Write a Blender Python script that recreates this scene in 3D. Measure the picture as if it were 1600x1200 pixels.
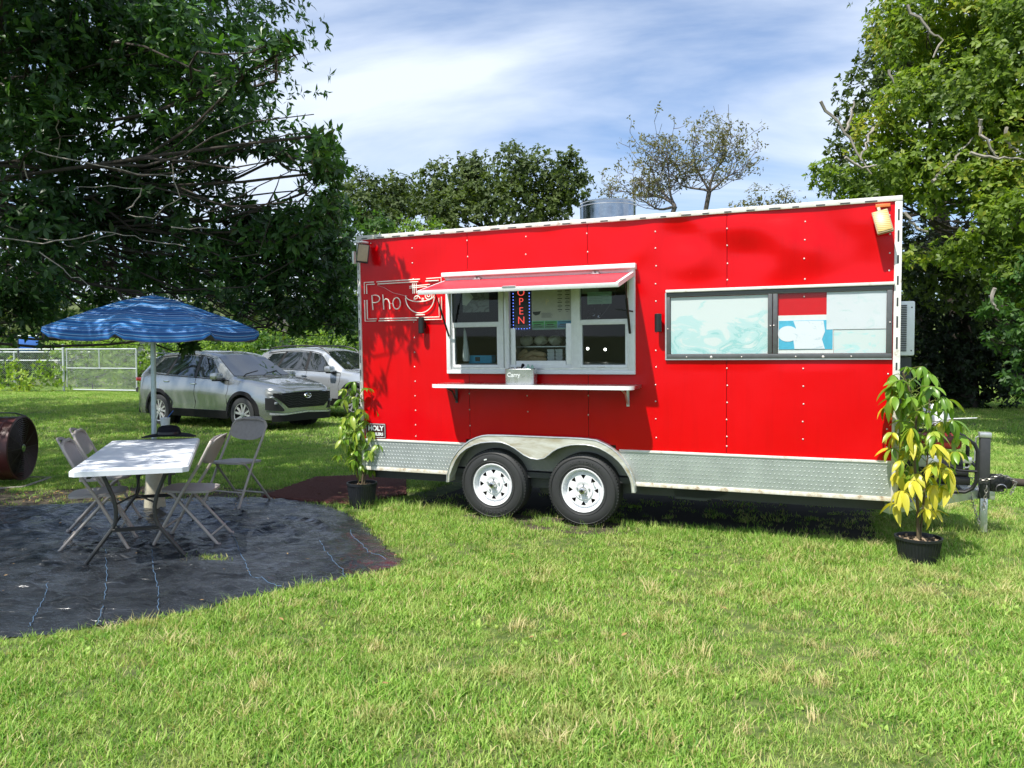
import bpy, bmesh, math, random
import numpy as np
from mathutils import Vector, Matrix, Euler
from mathutils import noise as mnoise

random.seed(7)
rng = np.random.default_rng(7)
for o in list(bpy.data.objects):
    bpy.data.objects.remove(o)
scene = bpy.context.scene
COL = scene.collection
PI = math.pi
R = math.radians

# ------------------------------------------------------------------ camera
PITCH = math.atan(44 / 1200)
CAMZ = 1.52
cam = bpy.data.cameras.new('camera')
cam.sensor_width = 36
cam.lens = 27
cam.clip_start = 0.05
cam.clip_end = 2000
camo = bpy.data.objects.new('camera', cam)
COL.objects.link(camo)
camo.location = (0, 0, CAMZ)
camo.rotation_euler = (PI / 2 - PITCH, 0, 0)
scene.camera = camo

# sun: travels right, away from the camera and steeply down
SUN = Vector((-.703, -.792, 1.68)).normalized()
EL = math.asin(SUN.z)
AZ = math.atan2(SUN.x, SUN.y)
world = bpy.data.worlds.new('World')
scene.world = world
world.use_nodes = True
wn = world.node_tree
wn.nodes.clear()
sky = wn.nodes.new('ShaderNodeTexSky')
sky.sky_type = 'NISHITA'
sky.sun_disc = False
sky.sun_elevation = EL
sky.sun_rotation = AZ
sky.air_density = 1.0
sky.dust_density = 0.6
sky.ozone_density = 3.0
bg = wn.nodes.new('ShaderNodeBackground')
bg.inputs['Strength'].default_value = 0.10
wout = wn.nodes.new('ShaderNodeOutputWorld')
tc = wn.nodes.new('ShaderNodeTexCoord')
sep = wn.nodes.new('ShaderNodeSeparateXYZ')
wn.links.new(tc.outputs['Generated'], sep.inputs[0])


def wmath(op, a, b=None, clamp=False):
    n = wn.nodes.new('ShaderNodeMath')
    n.operation = op
    n.use_clamp = clamp
    for i, v in enumerate((a, b)):
        if v is None:
            continue
        if isinstance(v, (int, float)):
            n.inputs[i].default_value = v
        else:
            wn.links.new(v, n.inputs[i])
    return n.outputs[0]


# clouds: a thin high sheet seen in perspective (direction divided by its height)
zz = wmath('ADD', wmath('MAXIMUM', sep.outputs['Z'], 0.0), 0.28)
cx = wmath('DIVIDE', sep.outputs['X'], zz)
cy = wmath('DIVIDE', sep.outputs['Y'], zz)
comb = wn.nodes.new('ShaderNodeCombineXYZ')
wn.links.new(cx, comb.inputs[0])
wn.links.new(cy, comb.inputs[1])
mp = wn.nodes.new('ShaderNodeMapping')
mp.inputs['Rotation'].default_value = (0, 0, R(28))
mp.inputs['Scale'].default_value = (0.8, 1.9, 1)
mp.inputs['Location'].default_value = (2.1, 0.75, 0.0)
wn.links.new(comb.outputs[0], mp.inputs[0])
n1 = wn.nodes.new('ShaderNodeTexNoise')
n1.inputs['Scale'].default_value = 0.85
n1.inputs['Detail'].default_value = 9
n1.inputs['Roughness'].default_value = 0.53
n1.inputs['Distortion'].default_value = 0.5
wn.links.new(mp.outputs[0], n1.inputs['Vector'])
ramp = wn.nodes.new('ShaderNodeValToRGB')
ramp.color_ramp.elements[0].position = 0.32
ramp.color_ramp.elements[0].color = (0, 0, 0, 1)
ramp.color_ramp.elements[1].position = 0.58
ramp.color_ramp.elements[1].color = (1, 1, 1, 1)
wn.links.new(n1.outputs['Fac'], ramp.inputs[0])
# veil thicker near the horizon
hz = wmath('SUBTRACT', 1.0, wmath('MULTIPLY', wmath('MAXIMUM', sep.outputs['Z'], 0.0), 2.4), True)
veil = wmath('MULTIPLY', hz, 0.62)
fac = wmath('MAXIMUM', wmath('MULTIPLY', ramp.outputs[0], 0.9), veil)
mixc = wn.nodes.new('ShaderNodeMix')
mixc.data_type = 'RGBA'
mixc.inputs['B'].default_value = (7.6, 8.3, 9.4, 1)
wn.links.new(fac, mixc.inputs['Factor'])
tint = wn.nodes.new('ShaderNodeMix')
tint.data_type = 'RGBA'
tint.blend_type = 'MULTIPLY'
tint.inputs['Factor'].default_value = 1
tint.inputs['B'].default_value = (.58, .95, 1.26, 1)
wn.links.new(sky.outputs[0], tint.inputs['A'])
wn.links.new(tint.outputs['Result'], mixc.inputs['A'])
wn.links.new(mixc.outputs['Result'], bg.inputs['Color'])
wn.links.new(bg.outputs[0], wout.inputs[0])

sl = bpy.data.lights.new('sun', 'SUN')
sl.energy = 5.0
sl.angle = R(0.5)
sl.color = (1, .955, .88)
so = bpy.data.objects.new('sun', sl)
COL.objects.link(so)
so.rotation_euler = SUN.to_track_quat('Z', 'Y').to_euler()
scene.view_settings.view_transform = 'Standard'
scene.view_settings.look = 'None'
scene.view_settings.exposure = 0.42
scene.view_settings.gamma = 1
scene.view_settings.use_curve_mapping = False
try:
    scene.cycles.max_bounces = 6
    scene.cycles.transparent_max_bounces = 12
    scene.cycles.caustics_reflective = False
    scene.cycles.caustics_refractive = False
except Exception:
    pass


# ------------------------------------------------------------------ helpers
def cray(px, py):
    v = Vector(((px - 800) / 1200, 1, (600 - py) / 1200))
    c, s = math.cos(PITCH), math.sin(PITCH)
    return Vector((v.x, c * v.y + s * v.z, -s * v.y + c * v.z))


def at(px, py, d):
    """a real point seen in that direction, d metres away"""
    return Vector((0, 0, CAMZ)) + cray(px, py) * d


def onground(px, py, z=0.0):
    d = cray(px, py)
    return Vector((0, 0, CAMZ)) + d * ((z - CAMZ) / d.z)


def sharp(me, ang=32):
    for p in me.polygons:
        p.use_smooth = True
    try:
        me.set_sharp_from_angle(angle=R(ang))
    except Exception:
        pass


class MB:
    def __init__(s):
        s.v = []
        s.f = []

    def add(s, vs, fs):
        n = len(s.v)
        s.v += [tuple(v) for v in vs]
        s.f += [tuple(i + n for i in f) for f in fs]
        return s

    def box(s, x0, x1, y0, y1, z0, z1, M=None, ch=0.0):
        if ch > 0:
            c = min(ch, (x1 - x0) * .45, (y1 - y0) * .45, (z1 - z0) * .45)
            bm = bmesh.new()
            bmesh.ops.create_cube(bm, size=1)
            for v in bm.verts:
                v.co = Vector((x0 + (v.co.x + .5) * (x1 - x0), y0 + (v.co.y + .5) * (y1 - y0), z0 + (v.co.z + .5) * (z1 - z0)))
            bmesh.ops.bevel(bm, geom=bm.edges[:], offset=c, segments=2, affect='EDGES', profile=.5)
            s.bm(bm, M)
            return s
        vs = [Vector((x, y, z)) for z in (z0, z1) for y in (y0, y1) for x in (x0, x1)]
        if M is not None:
            vs = [M @ v for v in vs]
        return s.add(vs, [(0, 2, 3, 1), (4, 5, 7, 6), (0, 1, 5, 4), (2, 6, 7, 3), (0, 4, 6, 2), (1, 3, 7, 5)])

    def bm(s, bm, M=None):
        bm.verts.index_update()
        vs = [(M @ v.co if M is not None else v.co.copy()) for v in bm.verts]
        fs = [tuple(v.index for v in f.verts) for f in bm.faces]
        bm.free()
        return s.add(vs, fs)

    def tube(s, pts, r, n=8, cap=True):
        pts = [Vector(p) for p in pts]
        m = len(pts)
        rs = r if isinstance(r, (list, tuple)) else [r] * m
        vs = []
        prev = None
        for i, p in enumerate(pts):
            d = (pts[min(i + 1, m - 1)] - pts[max(i - 1, 0)])
            if d.length < 1e-9:
                d = Vector((0, 0, 1))
            d.normalize()
            if prev is None:
                a = d.orthogonal().normalized()
            else:
                a = (prev - d * prev.dot(d))
                a = a.normalized() if a.length > 1e-6 else d.orthogonal().normalized()
            prev = a
            b = d.cross(a)
            for k in range(n):
                t = 2 * PI * k / n
                vs.append(p + (a * math.cos(t) + b * math.sin(t)) * rs[i])
        fs = []
        for i in range(m - 1):
            for k in range(n):
                k2 = (k + 1) % n
                fs.append((i * n + k, i * n + k2, (i + 1) * n + k2, (i + 1) * n + k))
        if cap:
            fs.append(tuple(range(n - 1, -1, -1)))
            fs.append(tuple((m - 1) * n + k for k in range(n)))
        return s.add(vs, fs)

    def cyl(s, a, b, r, n=16, r2=None):
        return s.tube([a, b], [r, r if r2 is None else r2], n)

    def lathe(s, prof, n=32, M=None, closed=False):
        """prof: (radius, height) turned round local z"""
        vs = []
        for (r, h) in prof:
            for k in range(n):
                t = 2 * PI * k / n
                v = Vector((r * math.cos(t), r * math.sin(t), h))
                vs.append(M @ v if M is not None else v)
        fs = []
        m = len(prof)
        for i in range(m - 1 + (1 if closed else 0)):
            j = (i + 1) % m
            for k in range(n):
                k2 = (k + 1) % n
                fs.append((i * n + k, i * n + k2, j * n + k2, j * n + k))
        return s.add(vs, fs)

    def disc(s, r, h=0, n=32, M=None):
        vs = [Vector((r * math.cos(2 * PI * k / n), r * math.sin(2 * PI * k / n), h)) for k in range(n)]
        if M is not None:
            vs = [M @ v for v in vs]
        return s.add(vs, [tuple(range(n))])

    def prism(s, poly, y0, y1, M=None):
        """poly in x,z, extruded from y0 to y1"""
        n = len(poly)
        vs = [Vector((p[0], y0, p[1])) for p in poly] + [Vector((p[0], y1, p[1])) for p in poly]
        if M is not None:
            vs = [M @ v for v in vs]
        fs = [tuple(range(n)), tuple(range(2 * n - 1, n - 1, -1))]
        for i in range(n):
            j = (i + 1) % n
            fs.append((i, i + n, j + n, j))
        return s.add(vs, fs)

    def build(s, name, mat, parent=None, smooth=32, loc=(0, 0, 0), fix=True):
        me = bpy.data.meshes.new(name)
        me.from_pydata(s.v, [], s.f)
        if fix and len(s.f) < 60000:
            bm = bmesh.new()
            bm.from_mesh(me)
            bmesh.ops.recalc_face_normals(bm, faces=bm.faces[:])
            bm.to_mesh(me)
            bm.free()
        if smooth:
            sharp(me, smooth)
        me.materials.append(mat)
        o = bpy.data.objects.new(name, me)
        COL.objects.link(o)
        o.location = loc
        if parent is not None:
            o.parent = parent
        return o


def tag(o, label=None, cat=None, group=None, kind=None):
    if label:
        o['label'] = label
    if cat:
        o['category'] = cat
    if group:
        o['group'] = group
    if kind:
        o['kind'] = kind
    return o


def empty(name, loc, label, cat, group=None, rot=(0, 0, 0)):
    o = bpy.data.objects.new(name, None)
    o.empty_display_size = .2
    COL.objects.link(o)
    o.location = loc
    o.rotation_euler = rot
    return tag(o, label, cat, group)


def copy_tree(o, parent=None):
    c = o.copy()
    COL.objects.link(c)
    if parent is not None:
        c.parent = parent
    for ch in list(o.children):
        copy_tree(ch, c)
    return c


def curve_shape(loops, depth, M=None):
    """flat shape with holes (even-odd), extruded: loops of (x, y); returns MB"""
    cu = bpy.data.curves.new('shape', 'CURVE')
    cu.dimensions = '2D'
    cu.fill_mode = 'BOTH'
    cu.extrude = depth / 2
    for lp in loops:
        sp = cu.splines.new('POLY')
        sp.points.add(len(lp) - 1)
        for i, p in enumerate(lp):
            sp.points[i].co = (p[0], p[1], 0, 1)
        sp.use_cyclic_u = True
    ob = bpy.data.objects.new('shape', cu)
    me = bpy.data.meshes.new_from_object(ob)
    mb = MB()
    vs = [(M @ v.co if M is not None else v.co.copy()) for v in me.vertices]
    mb.add(vs, [tuple(p.vertices) for p in me.polygons])
    bpy.data.meshes.remove(me)
    bpy.data.objects.remove(ob)
    bpy.data.curves.remove(cu)
    return mb


def text_mb(txt, size, depth=.002, M=None, align='CENTER', bold=0.0, spacing=1.0):
    cu = bpy.data.curves.new('lettering', 'FONT')
    cu.body = txt
    cu.size = size
    cu.extrude = depth / 2
    cu.offset = bold
    cu.align_x = align
    cu.align_y = 'CENTER'
    cu.space_character = spacing
    cu.resolution_u = 3
    ob = bpy.data.objects.new('lettering', cu)
    me = bpy.data.meshes.new_from_object(ob)
    mb = MB()
    vs = [(M @ v.co if M is not None else v.co.copy()) for v in me.vertices]
    mb.add(vs, [tuple(p.vertices) for p in me.polygons])
    bpy.data.meshes.remove(me)
    bpy.data.objects.remove(ob)
    bpy.data.curves.remove(cu)
    return mb


# wall frame: text plane x->x, y->z, facing -y
def facing(x, y, z, rot=0.0):
    return Matrix.Translation((x, y, z)) @ Matrix.Rotation(rot, 4, 'Y') @ Matrix.Rotation(PI / 2, 4, 'X')


# ------------------------------------------------------------------ materials
class NT:
    def __init__(s, name):
        s.m = bpy.data.materials.new(name)
        s.m.use_nodes = True
        s.t = s.m.node_tree
        s.b = s.t.nodes['Principled BSDF']
        s.out = s.t.nodes['Material Output']

    def n(s, typ, **kw):
        nd = s.t.nodes.new(typ)
        for k, v in kw.items():
            if k in nd.inputs:
                nd.inputs[k].default_value = v
            else:
                setattr(nd, k, v)
        return nd

    def l(s, a, b):
        s.t.links.new(a, b)

    def noise(s, scale, detail=4, rough=.55, coord='Object', sc=None, dist=0):
        t = s.n('ShaderNodeTexCoord')
        nz = s.n('ShaderNodeTexNoise')
        nz.inputs['Scale'].default_value = scale
        nz.inputs['Detail'].default_value = detail
        nz.inputs['Roughness'].default_value = rough
        nz.inputs['Distortion'].default_value = dist
        src = t.outputs[coord]
        if coord == 'World':
            pass
        if sc:
            mp = s.n('ShaderNodeMapping')
            mp.inputs['Scale'].default_value = sc
            s.l(src, mp.inputs[0])
            src = mp.outputs[0]
        s.l(src, nz.inputs['Vector'])
        return nz.outputs['Fac']

    def wnoise(s, scale, detail=4, rough=.55):
        g = s.n('ShaderNodeNewGeometry')
        nz = s.n('ShaderNodeTexNoise')
        nz.inputs['Scale'].default_value = scale
        nz.inputs['Detail'].default_value = detail
        nz.inputs['Roughness'].default_value = rough
        s.l(g.outputs['Position'], nz.inputs['Vector'])
        return nz.outputs['Fac']

    def ramp(s, fac, stops):
        r = s.n('ShaderNodeValToRGB')
        els = r.color_ramp.elements
        while len(els) < len(stops):
            els.new(.5)
        for e, (p, c) in zip(els, stops):
            e.position = p
            e.color = (c[0], c[1], c[2], 1) if not isinstance(c, (int, float)) else (c, c, c, 1)
        s.l(fac, r.inputs[0])
        return r.outputs[0]

    def mix(s, fac, a, b, blend='MIX'):
        m = s.n('ShaderNodeMix', data_type='RGBA', blend_type=blend)
        for v, k in ((fac, 'Factor'), (a, 'A'), (b, 'B')):
            if isinstance(v, (int, float)):
                m.inputs[k].default_value = v
            elif isinstance(v, (tuple, list)):
                m.inputs[k].default_value = (v[0], v[1], v[2], 1)
            else:
                s.l(v, m.inputs[k])
        return m.outputs['Result']

    def col(s, v):
        if isinstance(v, (tuple, list)):
            s.b.inputs['Base Color'].default_value = (v[0], v[1], v[2], 1)
        else:
            s.l(v, s.b.inputs['Base Color'])

    def bump(s, h, strength=.3, dist=.01):
        b = s.n('ShaderNodeBump')
        b.inputs['Strength'].default_value = strength
        b.inputs['Distance'].default_value = dist
        s.l(h, b.inputs['Height'])
        s.l(b.outputs[0], s.b.inputs['Normal'])

    def set(s, **kw):
        for k, v in kw.items():
            s.b.inputs[k.replace('_', ' ')].default_value = v
        return s


def simple(name, c, rough=.5, metal=0, var=.12, scale=30, bump=0, spec=.5, coat=0):
    t = NT(name)
    f = t.noise(scale, 5, .6)
    c2 = tuple(max(0, x * (1 - var)) for x in c)
    c1 = tuple(min(1, x * (1 + var * .6)) for x in c)
    t.col(t.ramp(f, [(.3, c2), (.7, c1)]))
    t.set(Roughness=rough, Metallic=metal)
    t.b.inputs['Specular IOR Level'].default_value = spec
    t.b.inputs['Coat Weight'].default_value = coat
    if var > 0:
        r = t.ramp(f, [(.3, max(0, rough - .07)), (.7, min(1, rough + .07))])
        t.l(r, t.b.inputs['Roughness'])
    if bump:
        t.bump(f, bump, .003)
    return t.m


M = {}
# red painted aluminium panel
t = NT('red_paint')
f = t.noise(3, 5, .6)
streak = t.noise(2.5, 4, .6, sc=(6, 6, .5))
c = t.mix(t.ramp(streak, [(.5, 0.0), (.8, .35)]), (.64, .0006, .004), (.50, .001, .004))
t.col(c)
t.set(Roughness=.3)
t.b.inputs['Coat Weight'].default_value = .0
t.b.inputs['Specular IOR Level'].default_value = .26
t.bump(t.noise(1.6, 3, .5, sc=(1, 1, .7)), .22, .05)
t.l(t.ramp(f, [(.3, .16), (.75, .28)]), t.b.inputs['Roughness'])
M['red'] = t.m
# faded red of the awning
t = NT('faded_red_paint')
st = t.noise(4, 5, .65, sc=(.6, 7, 1))
t.col(t.ramp(st, [(.3, (.40, .018, .03)), (.7, (.60, .06, .085))]))
t.l(t.ramp(st, [(.3, .35), (.7, .6)]), t.b.inputs['Roughness'])
M['faded'] = t.m
# white weathered trim
t = NT('white_trim')
f = t.noise(18, 6, .7)
t.col(t.ramp(f, [(.30, (.42, .36, .27)), (.42, (.70, .68, .63)), (.8, (.82, .82, .80))]))
t.set(Roughness=.4)
M['trim'] = t.m
t = NT('rusty_edge_trim')
f = t.noise(11, 6, .75)
t.col(t.ramp(f, [(.34, (.22, .10, .04)), (.43, (.62, .55, .42)), (.6, (.80, .79, .75))]))
t.set(Roughness=.5)
M['rusty'] = t.m
t = NT('fender_aluminium')
f = t.noise(3.2, 7, .65, sc=(.6, 1, 2.5), dist=1.2)
t.col(t.ramp(f, [(.3, (.40, .33, .20)), (.5, (.62, .60, .52)), (.7, (.78, .78, .74))]))
t.set(Roughness=.36, Metallic=.35)
M['fender'] = t.m
t = NT('diamond_plate')
f = t.noise(5, 6, .7)
t.col(t.ramp(f, [(.3, (.38, .42, .40)), (.7, (.52, .57, .545))]))
t.set(Roughness=.42, Metallic=.55)
M['plate'] = t.m
t = NT('plate_lug')
t.col((.82, .86, .84))
t.set(Roughness=.28, Metallic=.75)
M['lug'] = t.m
M['white'] = simple('white_enamel', (.86, .87, .87), .35, var=.06)
M['alu'] = simple('mill_aluminium', (.66, .67, .68), .35, .75, var=.1)
M['steel'] = simple('brushed_steel', (.62, .62, .61), .27, .95, var=.12, scale=12)
M['dgrey'] = simple('dark_grey_metal', (.05, .052, .055), .42, .2)
M['frame_grey'] = simple('window_frame_grey', (.115, .12, .125), .45, .3)
M['black'] = simple('black_plastic', (.012, .012, .013), .42)
M['dblack'] = simple('matt_black', (.006, .006, .006), .85)
M['rubber'] = simple('tyre_rubber', (.028, .029, .03), .62, bump=.1, scale=60)
M['rubber_l'] = simple('rubber_lettering', (.06, .06, .062), .55)
M['rim'] = simple('white_rim_paint', (.80, .81, .83), .3, var=.05, coat=.3)
M['screw'] = simple('screw_head', (.66, .60, .58), .35, .4)
M['cream'] = simple('cream_tube', (.95, .90, .80), .35, var=.04)
M['paper'] = simple('white_paper', (.76, .80, .78), .5, var=.05)
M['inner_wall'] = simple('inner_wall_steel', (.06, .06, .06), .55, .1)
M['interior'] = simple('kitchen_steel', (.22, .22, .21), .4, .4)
M['yellow_led'] = NT('led_yellow').m
t = NT('led_array')
wv = t.n('ShaderNodeTexWave', bands_direction='Z')
wv.inputs['Scale'].default_value = 22
tcx = t.n('ShaderNodeTexCoord')
t.l(tcx.outputs['Object'], wv.inputs[0])
t.col(t.ramp(wv.outputs['Fac'], [(.3, (.34, .22, .04)), (.7, (.58, .46, .16))]))
t.set(Roughness=.4)
M['yellow_led'] = t.m
M['amber'] = simple('orange_lens', (.75, .20, .05), .4)
M['tan'] = simple('tan_lens', (.36, .28, .16), .4)
M['galv'] = simple('galvanised_steel', (.36, .40, .45), .2, 1.0, var=.25, scale=14)
M['gpost'] = simple('galvanised_post', (.66, .70, .70), .42, .45)
M['beige'] = simple('beige_enamel', (.40, .36, .32), .38, .15, var=.1)
M['beige_seat'] = simple('beige_vinyl', (.36, .33, .31), .5, var=.12)
M['tabletop'] = simple('white_moulded_plastic', (.74, .77, .82), .36, var=.05, scale=14)
M['tableleg'] = simple('grey_steel_leg', (.055, .055, .052), .42, .4)
M['hat'] = simple('dark_felt', (.008, .008, .013), .8, spec=.2)
M['cup'] = simple('white_cup', (.72, .78, .78), .4)
M['bluep'] = simple('blue_plastic', (.05, .16, .52), .4)
M['pole'] = simple('pale_blue_pole', (.50, .62, .66), .35, .3)
M['maroon'] = simple('maroon_enamel', (.085, .02, .018), .4, var=.3, scale=9)
M['pot'] = simple('black_nursery_pot', (.014, .016, .02), .4)
M['soil'] = simple('potting_soil', (.045, .03, .02), .95, bump=.6)
M['chips'] = simple('pale_bark_chip', (.30, .22, .14), .85)
M['bark'] = simple('rough_bark', (.050, .040, .032), .9, var=.35, scale=8, bump=.7)
M['bark_grey'] = simple('grey_thin_bark', (.14, .12, .11), .85, var=.2)
M['bark_pale'] = simple('pale_dead_wood', (.30, .27, .23), .85, var=.25, scale=10)
M['stem'] = simple('plant_stem', (.10, .075, .04), .7)
M['petiole'] = simple('green_petiole', (.16, .20, .04), .6)
M['concrete'] = simple('pale_concrete', (.42, .40, .36), .9)
M['string'] = simple('blue_thread', (.09, .17, .28), .7)
M['egg'] = simple('printed_blue', (.04, .36, .58), .5)
M['green_card'] = simple('green_card', (.10, .38, .12), .5)
M['blue_card'] = simple('blue_card', (.10, .32, .48), .5)
M['mint'] = simple('mint_paper', (.36, .56, .46), .5)
M['ink'] = simple('printed_ink', (.05, .055, .05), .6)
M['bread'] = simple('bread_crust', (.62, .42, .22), .8)
M['bag'] = simple('paper_bag', (.58, .54, .40), .7)
M['foam'] = simple('white_foam', (.78, .77, .74), .55)
M['plumb'] = simple('dark_burgundy_sticker', (.05, .008, .01), .4)
M['awning_under'] = simple('awning_underside', (.45, .46, .48), .4, .4)
M['tank_grey'] = simple('grey_tank', (.05, .055, .055), .5)
M['chain'] = simple('steel_chain', (.38, .36, .33), .4, .7)
M['housepaint'] = simple('pale_house_paint', (.62, .62, .60), .8)
M['houseroof'] = simple('grey_shingle', (.16, .15, .15), .9)
M['leaf_litter'] = simple('dry_leaf', (.34, .21, .08), .75, var=.35, scale=3)

# glass: clear pane with sky reflections
def glass(name, tint=(.9, .95, .95), refl=1.0, rough=.02):
    t = NT(name)
    t.t.nodes.remove(t.b)
    tr = t.n('ShaderNodeBsdfTransparent')
    tr.inputs[0].default_value = (*tint, 1)
    gl = t.n('ShaderNodeBsdfGlossy')
    gl.inputs['Roughness'].default_value = rough
    fr = t.n('ShaderNodeFresnel')
    fr.inputs[0].default_value = 1.5
    mt = t.n('ShaderNodeMath', operation='MULTIPLY')
    gm = t.n('ShaderNodeNewGeometry')
    bf = t.n('ShaderNodeMath', operation='MULTIPLY_ADD')
    bf.inputs[1].default_value = -refl
    bf.inputs[2].default_value = refl
    t.l(gm.outputs['Backfacing'], bf.inputs[0])
    t.l(fr.outputs[0], mt.inputs[0])
    t.l(bf.outputs[0], mt.inputs[1])
    ms = t.n('ShaderNodeMixShader')
    t.l(mt.outputs[0], ms.inputs[0])
    t.l(tr.outputs[0], ms.inputs[1])
    t.l(gl.outputs[0], ms.inputs[2])
    t.l(ms.outputs[0], t.out.inputs[0])
    return t.m


M['glass'] = glass('window_glass', (.82, .86, .86), .9)
M['film'] = glass('clear_film', (.97, .97, .97), .8, .08)
t = NT('car_glass')
t.col((.012, .016, .018))
t.set(Roughness=.03)
t.b.inputs['Specular IOR Level'].default_value = 1.0
t.b.inputs['Coat Weight'].default_value = 1
M['cglass'] = t.m


def carpaint(name, c, metal=.75):
    t = NT(name)
    t.col(c)
    t.set(Roughness=.24, Metallic=metal)
    t.b.inputs['Coat Weight'].default_value = 1
    t.b.inputs['Coat Roughness'].default_value = .04
    return t.m


M['silver'] = carpaint('silver_green_paint', (.31, .33, .33))
M['alloy'] = simple('alloy_silver', (.55, .56, .58), .3, .6, var=.05)
M['cladding'] = simple('black_cladding', (.012, .012, .013), .6, spec=.2)
M['silver2'] = carpaint('pale_silver_paint', (.50, .53, .56), .6)
t = NT('chrome')
t.col((.8, .8, .8))
t.set(Roughness=.1, Metallic=1)
M['chrome'] = t.m
t = NT('headlamp')
t.col((.30, .32, .36))
t.set(Roughness=.08)
t.b.inputs['Coat Weight'].default_value = 1
M['lamp'] = t.m


def led(name, c, s, base):
    t = NT(name)
    t.col(base)
    t.b.inputs['Emission Color'].default_value = (*c, 1)
    t.b.inputs['Emission Strength'].default_value = s
    return t.m


M['led_red'] = led('led_red_lit', (1, .10, .08), .7, (.6, .05, .04))
M['led_blue'] = led('led_blue_lit', (.12, .22, 1), 1.6, (.2, .3, .8))
M['sign_back'] = simple('sign_navy_back', (.012, .012, .06), .3)
M['bulb'] = led('warm_bulb', (1, .95, .85), 9, (.9, .9, .85))


# foliage
def foliage(name, dark, light, transl=.35, gloss=.42, extra=None):
    t = NT(name)
    at_ = t.n('ShaderNodeAttribute', attribute_name='tone')
    stops = [(0.0, dark), (.75, light)]
    if extra:
        stops.append((1.0, extra))
    c = t.ramp(at_.outputs['Fac'], stops)
    t.col(c)
    t.set(Roughness=gloss)
    t.b.inputs['Specular IOR Level'].default_value = .35
    tl = t.n('ShaderNodeBsdfTranslucent')
    tcn = t.mix(.5, c, (.55, .62, .04), 'MULTIPLY')
    tb = t.mix(1.0, c, (2.1, 2.2, 1.0), 'MULTIPLY')
    t.l(tb, tl.inputs[0])
    ms = t.n('ShaderNodeMixShader')
    ms.inputs[0].default_value = transl
    t.l(t.b.outputs[0], ms.inputs[1])
    t.l(tl.outputs[0], ms.inputs[2])
    t.l(ms.outputs[0], t.out.inputs[0])
    return t.m


M['leaf_dark'] = foliage('dark_glossy_leaf', (.011, .030, .012), (.042, .108, .022), .28, .36, (.14, .28, .04))
M['leaf_oak'] = foliage('oak_leaf', (.034, .060, .018), (.095, .135, .028), .28, .6)
M['leaf_yg'] = foliage('yellow_green_leaf', (.030, .065, .012), (.18, .265, .028), .38, .5, (.33, .32, .05))
M['leaf_mid'] = foliage('mid_green_leaf', (.022, .060, .018), (.075, .16, .024), .3, .5)
M['leaf_bright'] = foliage('bright_weed_leaf', (.08, .15, .025), (.22, .34, .045), .35, .5, (.34, .40, .08))
M['leaf_sparse'] = foliage('sparse_olive_leaf', (.09, .10, .05), (.19, .18, .08), .3, .6)
M['leaf_shade'] = foliage('shade_dark_leaf', (.008, .016, .008), (.022, .042, .014), .2, .55)  # deep shade of the thicket put into the leaf colour


def plantleaf(name, c1, c2):
    t = NT(name)
    oi = t.n('ShaderNodeObjectInfo')
    c = t.mix(oi.outputs['Random'], c1, c2)
    t.col(c)
    t.set(Roughness=.35)
    tl = t.n('ShaderNodeBsdfTranslucent')
    tb = t.mix(1.0, c, (1.6, 1.7, .8), 'MULTIPLY')
    t.l(tb, tl.inputs[0])
    ms = t.n('ShaderNodeMixShader')
    ms.inputs[0].default_value = .3
    t.l(t.b.outputs[0], ms.inputs[1])
    t.l(tl.outputs[0], ms.inputs[2])
    t.l(ms.outputs[0], t.out.inputs[0])
    return t.m


M['pl_green'] = plantleaf('fresh_green_leaf', (.10, .22, .02), (.20, .34, .03))
M['pl_lime'] = plantleaf('lime_leaf', (.20, .32, .03), (.38, .46, .06))
M['pl_yellow'] = plantleaf('yellow_leaf', (.50, .48, .04), (.66, .58, .07))
M['pl_dark'] = plantleaf('tree_leaf', (.02, .07, .014), (.07, .17, .02))

# ground
t = NT('lawn_soil')
a = t.wnoise(.6, 5, .6)
b = t.wnoise(14, 5, .7)
cg = t.ramp(b, [(.3, (.035, .055, .012)), (.5, (.08, .12, .022)), (.75, (.20, .20, .07))])
cd = t.ramp(b, [(.35, (.07, .055, .03)), (.7, (.20, .17, .10))])
t.col(t.mix(t.ramp(a, [(.5, 0.0), (.75, .6)]), cg, cd))
t.set(Roughness=.95)
t.bump(b, .5, .03)
M['ground'] = t.m
t = NT('grass_blade')
oi = t.n('ShaderNodeObjectInfo')
g1 = t.wnoise(.45, 4, .6)
g2 = t.wnoise(2.6, 4, .6)
at_ = t.n('ShaderNodeAttribute', attribute_name='tone')
green = t.ramp(oi.outputs['Random'], [(0, (.085, .22, .022)), (.5, (.19, .38, .042)), (1, (.38, .54, .11))])
dry = t.ramp(oi.outputs['Random'], [(0, (.42, .40, .14)), (1, (.60, .52, .28))])
f1 = t.ramp(g1, [(.40, 0.0), (.62, 1.0)])
f2 = t.ramp(g2, [(.45, 0.0), (.72, 1.0)])
mm = t.n('ShaderNodeMath', operation='MULTIPLY')
t.l(f1, mm.inputs[0])
t.l(f2, mm.inputs[1])
m2 = t.n('ShaderNodeMath', operation='ADD', use_clamp=True)
m3 = t.n('ShaderNodeMath', operation='MULTIPLY')
m3.inputs[1].default_value = 1.0
t.l(at_.outputs['Fac'], m3.inputs[0])
m4 = t.n('ShaderNodeMath', operation='MULTIPLY')
m4.inputs[1].default_value = .7
t.l(mm.outputs[0], m4.inputs[0])
t.l(m4.outputs[0], m2.inputs[0])
t.l(m3.outputs[0], m2.inputs[1])
cc = t.mix(m2.outputs[0], green, dry)
t.col(cc)
t.set(Roughness=.5)
t.b.inputs['Specular IOR Level'].default_value = .3
tl = t.n('ShaderNodeBsdfTranslucent')
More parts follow.
